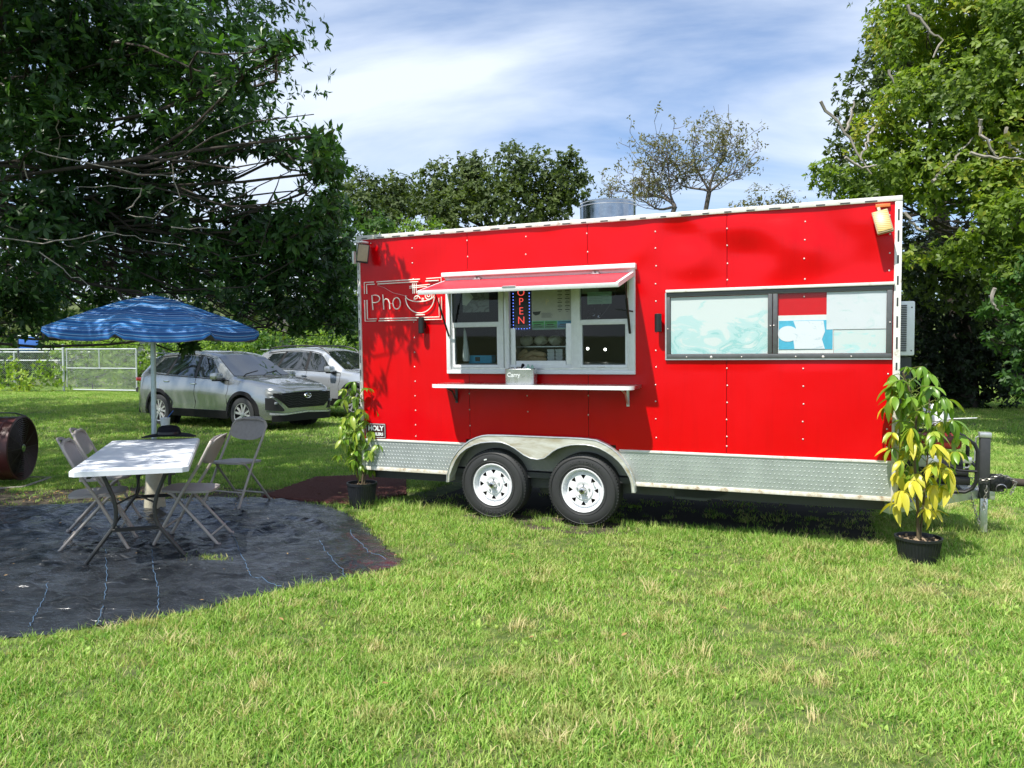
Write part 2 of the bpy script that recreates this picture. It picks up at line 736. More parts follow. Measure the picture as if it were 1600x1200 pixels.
t.l(t.mix(1.0, cc, (1.5, 1.6, .9), 'MULTIPLY'), tl.inputs[0])
ms = t.n('ShaderNodeMixShader')
ms.inputs[0].default_value = .3
t.l(t.b.outputs[0], ms.inputs[1])
t.l(tl.outputs[0], ms.inputs[2])
t.l(ms.outputs[0], t.out.inputs[0])
M['grass'] = t.m
t = NT('weed_barrier_plastic')
a = t.noise(2.2, 6, .65, sc=(1, 1.6, 1))
b = t.noise(25, 5, .7, sc=(1, 2.5, 1))
c0 = t.ramp(a, [(.3, (.008, .010, .013)), (.7, (.034, .040, .050))])
c1 = t.mix(t.ramp(b, [(.62, 0.0), (.8, .5)]), c0, (.14, .13, .11))
t.col(c1)
t.l(t.ramp(b, [(.3, .15), (.7, .30)]), t.b.inputs['Roughness'])
t.bump(t.noise(5.5, 4, .5, sc=(1, 2.4, 1), dist=1.0), .65, .045)
t.b.inputs['Specular IOR Level'].default_value = 1.0
M['sheet'] = t.m
t = NT('red_rubber_mat')
b = t.noise(30, 5, .7)
t.col(t.ramp(b, [(.3, (.075, .022, .018)), (.75, (.16, .055, .045))]))
t.set(Roughness=.85)
M['mat'] = t.m
t = NT('dirt')
b = t.noise(22, 6, .75)
a = t.noise(2.5, 4, .6)
t.col(t.ramp(b, [(.3, (.035, .028, .018)), (.6, (.09, .072, .045)), (.8, (.26, .21, .14))]))
t.set(Roughness=.95)
t.bump(b, .8, .03)
M['dirt'] = t.m
# striped umbrella cloth: stripes run round the canopy with the slope
t = NT('blue_striped_cloth')
uvn = t.n('ShaderNodeAttribute', attribute_name='ring')
tx = t.n('ShaderNodeTexNoise', noise_dimensions='1D')
tx.inputs['Scale'].default_value = 26
tx.inputs['Detail'].default_value = 1.5
t.l(uvn.outputs['Fac'], tx.inputs['W'])
t.col(t.ramp(tx.outputs['Fac'], [(.0, (.004, .035, .16)), (.42, (.008, .085, .30)), (.49, (.014, .17, .44)), (.545, (.02, .22, .50)), (.57, (.68, .76, .80)), (.61, (.010, .10, .32)), (.9, (.006, .04, .17))]))
t.set(Roughness=.75)
M['stripe'] = t.m
M['cloth_under'] = simple('grey_cloth_lining', (.22, .22, .25), .8)

# posters
def poster_mat(name, base, c1, c2, scale, seed, lo=.5, mask=0.0):
    t = NT(name)
    tcx = t.n('ShaderNodeTexCoord')
    mpn = t.n('ShaderNodeMapping')
    mpn.inputs['Location'].default_value = (seed, seed * .7, 0)
    mpn.inputs['Scale'].default_value = (1, 1, 1.5)
    t.l(tcx.outputs['Object'], mpn.inputs[0])
    nz = t.n('ShaderNodeTexNoise')
    nz.inputs['Scale'].default_value = scale
    nz.inputs['Detail'].default_value = 6
    nz.inputs['Roughness'].default_value = .6
    nz.inputs['Distortion'].default_value = 1.6
    t.l(mpn.outputs[0], nz.inputs['Vector'])
    sx = t.n('ShaderNodeSeparateXYZ')
    t.l(tcx.outputs['Object'], sx.inputs[0])
    mk = t.n('ShaderNodeMath', operation='MULTIPLY_ADD')
    mk.inputs[1].default_value = -mask
    mk.inputs[2].default_value = mask * 1.36
    t.l(sx.outputs[2], mk.inputs[0])
    ad = t.n('ShaderNodeMath', operation='ADD')
    t.l(nz.outputs['Fac'], ad.inputs[0])
    t.l(mk.outputs[0], ad.inputs[1])
    t.col(t.ramp(ad.outputs[0], [(lo, base), (lo + .05, c1), (lo + .13, c1), (lo + .16, c2), (lo + .25, base)]))
    t.set(Roughness=.35)
    return t.m


PB = (.64, .74, .73)
M['poster_a'] = poster_mat('faded_poster_large', (.67, .76, .75), (.50, .72, .72), (.30, .62, .62), 4.2, 3.1, .5, .5)
M['poster_b'] = poster_mat('faded_poster_sketch', (.68, .74, .77), (.62, .72, .74), (.40, .60, .58), 9, 5.2, .56)
M['poster_c'] = poster_mat('faded_poster_low', PB, (.5, .74, .74), (.22, .64, .62), 5, 1.2, .52)
M['poster_d'] = simple('cyan_poster', (.08, .46, .66), .4)
M['poster_w'] = poster_mat('poster_smears', (.74, .80, .84), (.56, .68, .74), (.40, .55, .62), 12, 8.8, .6)

# ================================================================== SETTING
# polygons on the ground
SHEET = [(-9.5, 8.4), (-7.2, 7.6), (-5.2, 7.72), (-4.2, 7.95), (-3.26, 8.25), (-2.36, 8.2), (-1.9, 7.75), (-1.56, 7.38), (-1.28, 6.85),
         (-1.05, 6.26), (-.86, 5.8), (-.74, 5.5), (-1.1, 5.16), (-1.51, 4.87), (-1.8, 4.55), (-2.07, 4.36), (-2.42, 4.15), (-2.74, 4.03), (-3.6, 3.75), (-9.5, 3.2)]
MATP = [(-2.67, 8.17), (-2.42, 9.45), (-1.35, 9.75), (-1.15, 8.3), (-1.6, 7.72)]


def inpoly(P, x, y):
    x = np.asarray(x, float)
    y = np.asarray(y, float)
    ins = np.zeros(x.shape, bool)
    n = len(P)
    for i in range(n):
        x1, y1 = P[i]
        x2, y2 = P[(i + 1) % n]
        c = ((y1 > y) != (y2 > y)) & (x < (x2 - x1) * (y - y1) / (y2 - y1 + 1e-12) + x1)
        ins ^= c
    return ins


def polydist(P, x, y):
    x = np.asarray(x, float)
    y = np.asarray(y, float)
    d = np.full(x.shape, 1e9)
    n = len(P)
    for i in range(n):
        a = np.array(P[i])
        b = np.array(P[(i + 1) % n])
        ab = b - a
        tt = np.clip(((x - a[0]) * ab[0] + (y - a[1]) * ab[1]) / (ab @ ab), 0, 1)
        d = np.minimum(d, np.hypot(x - a[0] - tt * ab[0], y - a[1] - tt * ab[1]))
    return d


g = MB().add([(-400, -60, 0), (400, -60, 0), (400, 600, 0), (-400, 600, 0)], [(0, 1, 2, 3)])
tag(g.build('ground', M['ground'], smooth=0), kind='structure')

# dirt strip behind the sheet and worn soil at the wheels
DIRT = [(-9.5, 7.2), (-2.3, 7.6), (-2.2, 8.5), (-3.0, 8.75), (-4.2, 8.9), (-5.5, 8.6), (-6.5, 8.9), (-9.5, 9.2)]
mb = MB().add([(x, y, .004) for x, y in DIRT], [tuple(range(len(DIRT)))])
tag(mb.build('dirt', M['dirt'], smooth=0), kind='structure')
WORN = [(-.55, 7.25), (-.1, 7.35), (.9, 6.95), (1.15, 6.7), (1.1, 6.45), (.55, 6.5), (.1, 6.7), (-.35, 6.85)]
mb = MB().add([(x, y, .004) for x, y in WORN], [tuple(range(len(WORN)))])
tag(mb.build('soil', M['dirt'], smooth=0), kind='structure')
UND = [(-1.0, 7.75), (3.0, 6.15), (3.7, 7.75), (-.3, 9.4)]  # bare soil, coloured extra dark to deepen the shade under the trailer
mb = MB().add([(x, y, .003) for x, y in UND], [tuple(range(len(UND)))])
tag(mb.build('soil', simple('shade_dark_soil', (.022, .018, .013), .95, var=.5, scale=12, bump=.5), smooth=0), kind='structure')
mb = MB().add([(-33, 31.2, .004), (-19.6, 31.6, .004), (-19.2, 32.2, .004), (-33, 32.4, .004)], [(0, 1, 2, 3)])
tag(mb.build('concrete_path', M['concrete'], smooth=0), kind='structure')


def sheet_z(x, y):
    z = .012
    q = Vector((x * 1.3, y * 2.1, 3.3))
    z += .034 * max(0, mnoise.fractal(q, 1, 2.1, 4) + .1)
    q = Vector((x * 5.1 + .6 * mnoise.noise(Vector((x, y, 1))), y * 13, 9.1))
    z += .024 * abs(mnoise.fractal(q, 1, 2.0, 3))
    r = mnoise.noise(Vector((x * 2.4 + y * .9, y * 1.4 - x * .3, 4.4)))
    z += .022 * max(0, 1 - abs(r) * 9)
    return z


# the sheet is a trimmed grid with wrinkles
SX = np.arange(-9.5, -.7, .045)
SY = np.arange(3.1, 8.5, .034)
XX, YY = np.meshgrid(SX, SY, indexing='ij')
wob = np.array([[.05 * mnoise.noise(Vector((x * 3, y * 3, 0))) for y in SY] for x in SX])
INS = inpoly(SHEET, XX + wob, YY + wob) | False
idx = -np.ones(XX.shape, int)
vs, fs = [], []
near = np.zeros(XX.shape, bool)
near[:-1, :-1] = INS[:-1, :-1] & INS[1:, :-1] & INS[:-1, 1:] & INS[1:, 1:]
need = np.zeros(XX.shape, bool)
need[:-1, :-1] |= near[:-1, :-1]
need[1:, :-1] |= near[:-1, :-1]
need[:-1, 1:] |= near[:-1, :-1]
need[1:, 1:] |= near[:-1, :-1]
EDGE = np.clip(polydist(SHEET, XX, YY) / .30, 0, 1)
for i, j in zip(*np.nonzero(need)):
    idx[i, j] = len(vs)
    x, y = float(XX[i, j]), float(YY[i, j])
    vs.append((x, y, .004 + (sheet_z(x, y) - .004) * EDGE[i, j]))
for i, j in zip(*np.nonzero(near)):
    fs.append((idx[i, j], idx[i + 1, j], idx[i + 1, j + 1], idx[i, j + 1]))
mb = MB().add(vs, fs)
sh = mb.build('plastic_sheet', M['sheet'], smooth=180)
tag(sh, 'crumpled black weed-barrier plastic sheet spread under the table and chairs', 'ground sheet')
# woven marker threads
thr = MB()
for pts in ([(45, 988), (58, 960), (72, 935), (74, 912)], [(152, 992), (163, 950), (167, 905), (165, 862)], [(247, 962), (248, 930), (240, 895), (237, 862)],
            [(392, 905), (384, 885), (374, 868), (368, 850), (352, 825)], [(604, 886), (578, 868), (560, 853), (545, 840)], [(540, 905), (520, 880), (497, 850)], [(440, 922), (415, 912), (392, 905)]):
    P = [onground(a, b) for a, b in pts]
    Q = []
    for a, b in zip(P[:-1], P[1:]):
        for k in range(8):
            p = a.lerp(b, k / 8)
            Q.append((p.x + .006 * math.sin(k * 2 + p.y * 9), p.y, sheet_z(p.x, p.y) + .003))
    thr.tube(Q, .0019, 4)
thr.build('marker_thread', M['string'], sh)

# red rubber mat with ribs
mt = empty('rubber_mat', (-1.9, 8.7, 0), 'reddish brown ribbed rubber mat lying between plastic sheet and trailer', 'mat')
mb = MB()
mb.prism([(x + 1.9, y - 8.7) for x, y in MATP], .004, .026)
mb.v = [(a, c, b) for a, b, c in mb.v]
mb.build('mat_base', M['mat'], mt, smooth=0)
rb = MB()
for k in range(-70, 90):
    s = k * .035
    # ribs along a diagonal, clipped to the mat
    pts = []
    for q in np.arange(-1.6, 1.6, .03):
        x, y = -1.9 + s * .8 + q * .35, 8.7 - s * .6 + q * .9
        if inpoly(MATP, np.array([x]), np.array([y]))[0]:
            pts.append((x + 1.9, y - 8.7))
    if len(pts) > 2:
        a, b = pts[0], pts[-1]
        rb.box(-.007, .007, 0, math.hypot(b[0] - a[0], b[1] - a[1]), .026, .034, Matrix.Translation((a[0], a[1], 0)) @ Matrix.Rotation(-math.atan2(b[0] - a[0], b[1] - a[1]), 4, 'Z'))
tag(rb.build('rib', M['mat'], mt, smooth=0), kind='stuff')

# ================================================================== TRAILER
TRM = Matrix(((.9249, .3799, -.013), (-.3802, .9247, -.020), (.0044, .0235, .9997)))
TRM = Matrix([list(r) for r in TRM])
# re-orthonormalise
ux = Vector((.9249, -.3802, .0044)).normalized()
uz = Vector((-.013, -.020, .9997))
uz = (uz - ux * uz.dot(ux)).normalized()
uy = uz.cross(ux)
T3 = Matrix((ux, uy, uz)).transposed()
TO = Vector((-1.488, 7.636, .392))
ROOTL = Vector((2.4, 1.0, -.40))
trailer = bpy.data.objects.new('food_trailer', None)
COL.objects.link(trailer)
trailer.matrix_world = Matrix.Translation(TO + T3 @ ROOTL) @ T3.to_4x4()
tag(trailer, 'red food trailer with raised serving awning, white wheels and diamond-plate skirt', 'food trailer')
TLOC = -ROOTL
TW = Matrix.Translation(TO) @ T3.to_4x4()      # trailer coords -> world
L = 4.785
H = 2.30
DEP = 2.13


def TP(mb, name, mat, smooth=32, parent=None, **kw):
    """part of the trailer; coordinates in the wall frame"""
    return mb.build(name, mat, parent or trailer, smooth, loc=TLOC if parent is None else (0, 0, 0), **kw)


# --- wall panels with buckling, cut round the openings
WIN = (.99, 2.745, .975, 1.83)       # serving window opening
PAN = [(.012, 1.188), (1.192, 2.343), (2.347, 3.518), (3.522, 4.752)]
ZB, ZT = .30, 2.265


def buckle(x, z):
    v = .009 * mnoise.noise(Vector((x * 1.6, z * 1.3, 1.7)))
    v += .0022 * mnoise.noise(Vector((x * 4.2, z * 3.1, 5.7)))
    w = max(0, min(1, (z - 1.66) / .3)) * max(0, min(1, (2.26 - z) / .1))
    w2 = max(0, min(1, (x - 2.5) / .6))
    dd = mnoise.noise(Vector((x * 1.9 - z * 1.2, z * 2.6 + x * .8, 2.2)))
    v += w * w2 * .085 * dd
    w3 = max(0, min(1, (z - 1.9) / .2)) * (1 - w2) * max(0, min(1, (2.26 - z) / .1))
    v += w3 * .018 * mnoise.noise(Vector((x * 2.3, z * 3, 7)))
    # panel fixed down at screw columns
    u = abs(((x - .0) / .5835) % 1.0 - .5) * 2          # 1 at the screw line
    v *= 1 - .55 * u ** 4
    return v


for (xa, xb) in PAN:
    xs = list(np.linspace(xa, xb, 30))
    for q in (WIN[0], WIN[1]):
        if xa < q < xb:
            k = int(np.argmin([abs(x - q) for x in xs]))
            xs[k] = q
    zs = list(np.linspace(ZB, ZT, 48))
    for q in (WIN[2], WIN[3]):
        k = int(np.argmin([abs(z - q) for z in zs]))
        zs[k] = q
    vs, fs = [], []
    nz = len(zs)
    for i, x in enumerate(xs):
        for z in zs:
            e = min(x - xa, xb - x)
            inw = WIN[0] - .05 < x < WIN[1] + .05 and WIN[2] - .05 < z < WIN[3] + .05
            inw = inw or (3.0 < x < 4.75 and 1.05 < z < 1.70)
            y = -(0 if inw else buckle(x, z))
            vs.append((x, y, z))
    for i in range(len(xs) - 1):
        for j in range(nz - 1):
            xc, zc = (xs[i] + xs[i + 1]) / 2, (zs[j] + zs[j + 1]) / 2
            if WIN[0] < xc < WIN[1] and WIN[2] < zc < WIN[3]:
                continue
            # wheel arches cut the bottom
            if .97 < xc < 2.76 and zc < .36 and 1.15 < xc < 2.6:
                continue
            fs.append((i * nz + j, (i + 1) * nz + j, (i + 1) * nz + j + 1, i * nz + j + 1))
    # returned edges
    ob = TP(MB().add(vs, fs), 'wall_panel', M['red'], 60)
# backing of the wall (structure behind the skin), with the opening
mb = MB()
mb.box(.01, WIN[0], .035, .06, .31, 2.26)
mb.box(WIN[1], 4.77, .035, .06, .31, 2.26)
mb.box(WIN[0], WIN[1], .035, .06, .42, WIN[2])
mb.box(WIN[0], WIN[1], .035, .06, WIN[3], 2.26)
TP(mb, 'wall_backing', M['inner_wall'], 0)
# other sides, floor, roof
mb = MB()
mb.box(.0, .03, .03, DEP, 0, 2.27)
mb.box(4.755, 4.785, .03, DEP, 0, 2.27)
mb.box(.03, 4.755, DEP - .03, DEP, 0, 2.27)
TP(mb, 'body_shell', M['white'], 0)
TP(MB().box(.03, 4.755, .06, DEP - .03, .0, .05), 'floor_pan', M['dgrey'], 0)
TP(MB().box(0, L, .0, DEP, 2.272, 2.296), 'roof', M['trim'], 0)
# screws
sc = MB()


def screw(x, z, y=0.0, r=.0066):
    if y == 0.0:
        y = -buckle(x, z)
    Mx = Matrix.Translation((x, y, z)) @ Matrix.Rotation(PI / 2, 4, 'X')
    sc.lathe([(r, -.001), (r * .95, .003), (r * .5, .0055), (0.0005, .006)], 8, Mx)


cols = {.615: [2.15, 2.01, 1.86, 1.35 + .10, 1.30, 1.16, 1.02, .88, .74, .60, .46, .35],
        1.19: [2.187, 2.04, .77, .62, .47], 1.77: [2.187, 2.03, .76, .615], 2.345: [2.178, 2.02, .77, .60],
        2.94: [2.156, 2.018, 1.87, 1.72, 1.575, 1.32, 1.16, 1.02, .87, .73, .58, .42],
        3.523: [2.139, 2.006, 1.862, 1.73, 1.01, .87, .73, .59, .45, .37],
        4.108: [2.155, 2.012, 1.868, 1.71, 1.01, .87, .73, .59, .45],
        4.705: [2.16, 2.02, 1.88, 1.75, .97, .83, .69, .55, .41]}
for x, zsx in cols.items():
    for z in zsx:
        screw(x + random.uniform(-.004, .004), z)
for x in (.08, .15):
    screw(x, 2.225)
# --- trims
MT = MB()
tm = MB()
tm.box(-.005, L + .003, -.020, .02, 2.262, 2.302, ch=.004)
TP(tm, 'top_trim', M['trim'])
tm = MB().box(4.738, 4.788, -.017, .02, .0, 2.2615, ch=.004)
TP(tm, 'corner_trim', M['trim'])
tm = MB().box(-.004, .028, -.015, .02, .0, 2.2615, ch=.004)
TP(tm, 'corner_trim', M['trim'])
ins = MB()
x = .06
while x < 4.7:
    w = random.uniform(.045, .09)
    ins.box(x, x + w, -.0216, -.019, 2.268, 2.277)
    x += .172
tag(TP(ins, 'trim_insert', M['dgrey'], 0), kind='stuff')
ins = MB()
z = 2.12
while z > .5:
    ins.box(4.757, 4.769, -.0186, -.016, z, z + random.uniform(.05, .09))
    z -= .16
z = 2.1
while z > .4:
    ins.box(.006, .014, -.0166, -.014, z, z + random.uniform(.03, .09))
    z -= .13
tag(TP(ins, 'trim_insert', M['dgrey'], 0), kind='stuff')

# --- skirt: diamond plate with raised lugs
inner = [(.997, -.061), (1.005, .0), (1.034, .074), (1.07, .15), (1.116, .211), (1.185, .264), (1.263, .301), (1.33, .322), (1.406, .333), (1.48, .337), (1.547, .333), (1.61, .314), (1.666, .288), (1.715, .257), (1.758, .228), (1.82, .202), (1.887, .194), (1.954, .211), (1.99, .238), (2.027, .269), (2.08, .301),
         (2.142, .323), (2.205, .338), (2.271, .344), (2.335, .344), (2.399, .336), (2.465, .318), (2.522, .291), (2.58, .256), (2.626, .218), (2.665, .175), (2.699, .125), (2.727, .075), (2.741, .025), (2.748, -.052)]
outer = [(.974, -.063), (.98, .0), (1.0, .073), (1.022, .132), (1.056, .187), (1.105, .247), (1.162, .297), (1.22, .338), (1.284, .368), (1.345, .387), (1.407, .397), (1.548, .401), (1.896, .400), (2.272, .400), (2.36, .396), (2.434, .388), (2.522, .352), (2.578, .318), (2.627, .279), (2.675, .225), (2.716, .162), (2.745, .105), (2.765, .043), (2.775, -.05)]


def arch_r(z, side):
    P = outer
    if side < 0:
        return float(np.interp(z, [p[1] for p in P[:9]], [p[0] for p in P[:9]]))
    Q = P[::-1][:10]
    return float(np.interp(z, [p[1] for p in Q], [p[0] for p in Q]))


lz = np.linspace(.03, .29, 8)
mb = MB()
poly = [(.028, .03), (arch_r(.03, -1) + .02, .03)] + [(arch_r(z, -1) + .02, z) for z in lz[1:]] + [(.028, .29)]
mb.prism(poly, -.004, .02)
TP(mb, 'skirt_plate', M['plate'], 0)
mb = MB()
poly = [(arch_r(z, 1) - .02, z) for z in lz] + [(4.738, .29), (4.738, .03)]
mb.prism(poly, -.004, .02)
TP(mb, 'skirt_plate', M['plate'], 0)
lug = MB()
for row in range(7):
    z = .055 + row * .035
    for c_ in range(140):
        x = .05 + c_ * .0345 + (row % 2) * .01725
        if arch_r(z, -1) - .01 < x < arch_r(z, 1) + .015 or x > 4.72:
            continue
        a = R(42) if x > 1.5 else R(-42)
        if (row + c_) % 2 and x < 1.5:
            a = R(-42)
        dx, dz = .0125 * math.cos(a), .0125 * math.sin(a)
        nx, nz_ = -math.sin(a) * .0042, math.cos(a) * .0042
        lug.add([(x - dx, -.0042, z - dz), (x + nx, -.0042, z + nz_), (x + dx, -.0042, z + dz), (x - nx, -.0042, z - nz_), (x, -.0095, z)],
                [(0, 4, 1), (1, 4, 2), (2, 4, 3), (3, 4, 0)])
tag(TP(lug, 'tread_lug', M['lug'], 0, fix=False), kind='stuff')
for (a, b, nm, z0, z1, mt_) in ((.028, 1.145, 'skirt_trim', .287, .308, 'trim'), (2.62, 4.737, 'skirt_trim', .287, .308, 'trim'),
                                (.0, .985, 'bottom_trim', -.004, .030, 'rusty'), (2.765, 4.7885, 'bottom_trim', -.004, .030, 'rusty')):
    TP(MB().box(a, b, -.012, .022, z0, z1, ch=.003), nm, M[mt_])
# fender: lip standing out from the wall
fd = MB()
loop = inner + outer[::-1]
fd.prism(loop, -.075, -.066)
n = len(outer)
for A, y0 in ((inner, .05), (outer, -.004)):
    m_ = len(A)
    vv = [(p[0], -.068, p[1]) for p in A] + [(p[0], y0, p[1]) for p in A]
    fd.add(vv, [(i, i + 1, i + 1 + m_, i + m_) for i in range(m_ - 1)])
TP(fd, 'fender', M['fender'], 40, fix=False)
rl = MB()
rl.tube([(p[0], -.075, p[1]) for p in outer], .007, 6)
rl.tube([(p[0], -.075, p[1]) for p in inner], .005, 6)
TP(rl, 'fender_rim', M['alu'])
# wheel well and undercarriage
ww = MB()
ww.box(.96, 2.79, .34, .36, -.12, .42)
ww.box(.96, 2.79, .02, .34, .405, .42)
TP(ww, 'wheel_well', M['dblack'], 0)
ub = MB()
ub.box(.05, 4.7, .12, .17, -.10, -.005)
ub.box(.05, 4.7, 1.95, 2.0, -.10, -.005)
for k in range(8):
    ub.box(.3 + k * .6, .35 + k * .6, .17, 1.95, -.08, -.01)
TP(ub, 'chassis_frame', M['dgrey'], 0)
ax = MB()
for xc in (1.425, 2.293):
    ax.cyl((xc, .25, -.07), (xc, 1.85, -.07), .038)
    for yy in (.28,):
        for q in range(4):
            w = .26 - q * .05
            ax.tube([(xc - w, yy, -.015 + q * -.008 + .02), (xc, yy, -.04 - q * .008), (xc + w, yy, -.015 - q * .008 + .02)], .006, 4)
ax.box(1.80, 1.92, .22, .27, -.17, -.05)
ax.box(1.82, 1.90, .20, .22, -.15, .0)
TP(ax, 'axle', M['dgrey'])
TP(MB().prism([(3.06, -.005), (3.075, -.118), (3.33, -.122), (3.50, -.06), (3.50, -.005)], .12, .9), 'waste_tank', M['tank_grey'], 0)

# --- wheels
RW = .327
HB = -.07


def wheel_mb_tyre(r, w, rr):
    prof = [(rr, -w * .5 + .01), (rr + .012, -w * .5), (rr + (r - rr) * .45, -w * .54), (r - .035, -w * .50), (r - .012, -w * .43), (r, -w * .33),
            (r, w * .33), (r - .012, w * .43), (r - .03, w * .5), (rr, w * .5)]
    return prof


wheel_root = None
Rx = Matrix.Rotation(PI / 2, 4, 'X')   # lathe axis z -> -y
for k, xc in enumerate((1.425, 2.293)):
    cpos = Vector((xc, .075, HB))
    ty = MB()
    prof = wheel_mb_tyre(RW, .205, .185)
    prof = [(a, -b) for a, b in prof]
    ty.lathe(prof, 56, Matrix.Translation(cpos) @ Rx)
    # tread grooves as fine ribs on the shoulder
    for q in range(70):
        a = 2 * PI * q / 70
        ty.box(-.006, .006, -.088, -.066, RW - .0125, RW - .003, Matrix.Translation(cpos) @ Matrix.Rotation(a, 4, 'Y'))
    for rr_ in (.215, .292):
        ty.lathe([(rr_, .1085), (rr_ + .0035, .1115), (rr_ + .007, .1085)], 56, Matrix.Translation(cpos) @ Rx)
    tyre = TP(ty, 'tyre', M['rubber'], 40)
    # lettering on the sidewall
    lt = MB()
    word = 'NATIONAL' if k == 1 else 'NATIONAL'
    a0 = -24 if k == 1 else 150
    for q, ch in enumerate(word):
        a = R(a0 + q * 8.6)
        Mx = Matrix.Translation(cpos) @ Matrix.Rotation(a, 4, 'Y') @ Matrix.Translation((0, -.1115, .252)) @ Matrix.Rotation(PI / 2, 4, 'X')
        tt = text_mb(ch, .036, .004, Mx)
        lt.add(tt.v, tt.f)
    lo = tag(lt.build('sidewall_lettering', M['rubber_l'], tyre, 0), kind='stuff')
    # rim: outer flange, well, dished centre with eight triangular holes
    rm = MB()
    rm.lathe([(.186, .088), (.197, .103), (.193, .110), (.184, .106), (.178, .088), (.166, .062), (.163, .055), (.150, .064), (.143, .074)], 48, Matrix.Translation(cpos) @ Rx)
    loops = [[(.145 * math.cos(2 * PI * q / 48), .145 * math.sin(2 * PI * q / 48)) for q in range(48)],
             [(.092 * math.cos(2 * PI * q / 40), .092 * math.sin(2 * PI * q / 40)) for q in range(40)]]
    for q in range(8):
        a = q * PI / 4 + PI / 2
        tri = [(.097, 0), (.132, -.023), (.136, -.018), (.137, 0), (.136, .018), (.132, .023)]
        loops.append([(p[0] * math.cos(a) - p[1] * math.sin(a), p[0] * math.sin(a) + p[1] * math.cos(a)) for p in tri])
    cs = curve_shape(loops, .004, Matrix.Translation(cpos + Vector((0, -.076, 0))) @ Rx)
    rm.add(cs.v, cs.f)
    rm.lathe([(.093, .072), (.090, .083), (.084, .088), (.070, .088), (.062, .084), (.045, .084), (.040, .088), (.0005, .088)], 40, Matrix.Translation(cpos) @ Rx)
    rim = TP(rm, 'rim', M['rim'], 35)
    TP(MB().disc(.15, .03, 32, Matrix.Translation(cpos) @ Rx), 'rim_backing', M['dblack'], 0)
    hb = MB()
    hb.lathe([(.034, .084), (.034, .098), (.030, .104), (.027, .128), (.022, .131), (.0005, .131)], 24, Matrix.Translation(cpos) @ Rx)
    hub = TP(hb, 'hub', M['steel'])
    hb = MB().lathe([(.014, .1312), (.013, .134), (.0005, .134)], 16, Matrix.Translation(cpos) @ Rx)
    hb.build('grease_cap', M['black'], hub)
    ln = MB()
    for q in range(5):
        a = q * 2 * PI / 5 + .3
        p = cpos + Vector((.058 * math.cos(a), 0, .058 * math.sin(a)))
        ln.lathe([(.009, .083), (.009, .098), (.006, .102), (.0005, .102)], 6, Matrix.Translation(p) @ Rx)
    tag(TP(ln, 'lug_nut', M['alu']), kind='stuff')
    vs_ = MB()
    a = R(42)
    p = cpos + Vector((.118 * math.cos(a), -.08, .118 * math.sin(a)))
    vs_.tube([p, p + Vector((.004, -.03, .004)), p + Vector((.014, -.035, .01))], .005, 6)
    TP(vs_, 'valve_stem', M['black'])
    if k == 0:
        a = R(106)
        w_ = MB().box(-.014, .014, -.1135, -.111, -.006, .006, Matrix.Translation(cpos + Vector((-.065, 0, .232))) @ Matrix.Rotation(R(-15), 4, 'Y'))
        w_.build('balance_tag', M['paper'], tyre, 0)

# --- serving window unit
wu = trailer
sw = MB()
x0, x1, z0, z1 = WIN
fr = MB()
fr.box(x0 - .018, x1 + .022, -.03, .035, .958, .993, ch=.003)
fr.box(x0 - .018, x0 + .022, -.03, .035, .9935, 1.8555, ch=.003)
fr.box(x1 - .030, x1 + .022, -.03, .035, .9935, 1.8555, ch=.003)
fr.box(x0 + .0225, x1 - .0305, -.03, .035, 1.80, 1.8555, ch=.003)
winf = TP(fr, 'window_frame', M['white'])
hd = MB().box(.953, 2.783, -.075, -.031, 1.857, 1.897, ch=.005)
hd.box(.958, 2.778, -.030, .0, 1.850, 1.8965)
TP(hd, 'window_header', M['white'])
# inner frames (double lines)
f2 = MB()
zc0, zc1 = .9935, 1.7995
for (a, b) in ((1.0125, 1.030), (2.697, 2.7145)):
    f2.box(a, b, -.012, .03, zc0, zc1)
f2.box(1.0305, 2.6965, -.012, .03, zc0, 1.012)
f2.build('inner_frame', M['alu'], winf, 0)
f3 = MB()
for a, b in ((1.500, 1.548), (1.5715, 1.603), (2.196, 2.275)):
    MB().box(a, b, -.016, .034, 1.0125, zc1, ch=.003).build('mullion', M['white'], winf)
f3.box(1.5485, 1.571, .0, .03, 1.0125, zc1)
f3.build('mullion_channel', M['alu'], winf)
for (a, b) in ((1.0305, 1.4995), (2.2755, 2.6965)):
    s_ = empty('sash', (0, 0, 0), None, None)
    s_.parent = winf
    sm = MB()
    sm.box(a, b, -.010, .022, 1.388, 1.434, ch=.003)
    sm.box(a, b, -.010, .022, 1.0125, 1.040, ch=.003)
    sm.box(a, a + .018, -.010, .022, 1.0405, 1.3875)
    sm.box(b - .018, b, -.010, .022, 1.0405, 1.3875)
    sm.build('sash_rail', M['white'], s_)
    for (q0, q1) in ((1.0405, 1.3875), (1.4345, zc1)):
        pad = .0185 if q0 < 1.2 else .0005
        MB().box(a + pad, b - pad, .006, .009, q0, q1).build('pane', M['glass'], s_, 0)
    bpy.context.view_layer.update()
    for ch_ in list(s_.children):
        ch_.parent = winf
    bpy.data.objects.remove(s_)
MB().box(2.43, 2.50, -.016, -.0105, 1.020, 1.028).build('sash_latch', M['alu'], winf, 0)
# low rail and side strips of the open middle light
f4 = MB()
f4.box(1.6035, 2.1955, .0, .03, 1.0125, 1.040)
f4.box(1.66, 2.135, .012, .03, 1.0405, 1.075)
f4.build('sill_rail', M['white'], winf, 0)
f4 = MB()
MB().box(1.606, 1.655, .012, .03, 1.0405, 1.372).build('sliding_stile', M['alu'], winf, 0)
MB().box(2.140, 2.193, .012, .03, 1.0405, 1.405).build('sliding_stile', M['alu'], winf, 0)
MB().box(1.656, 2.139, .018, .021, 1.0755, 1.40).build('pane', M['glass'], winf, 0)

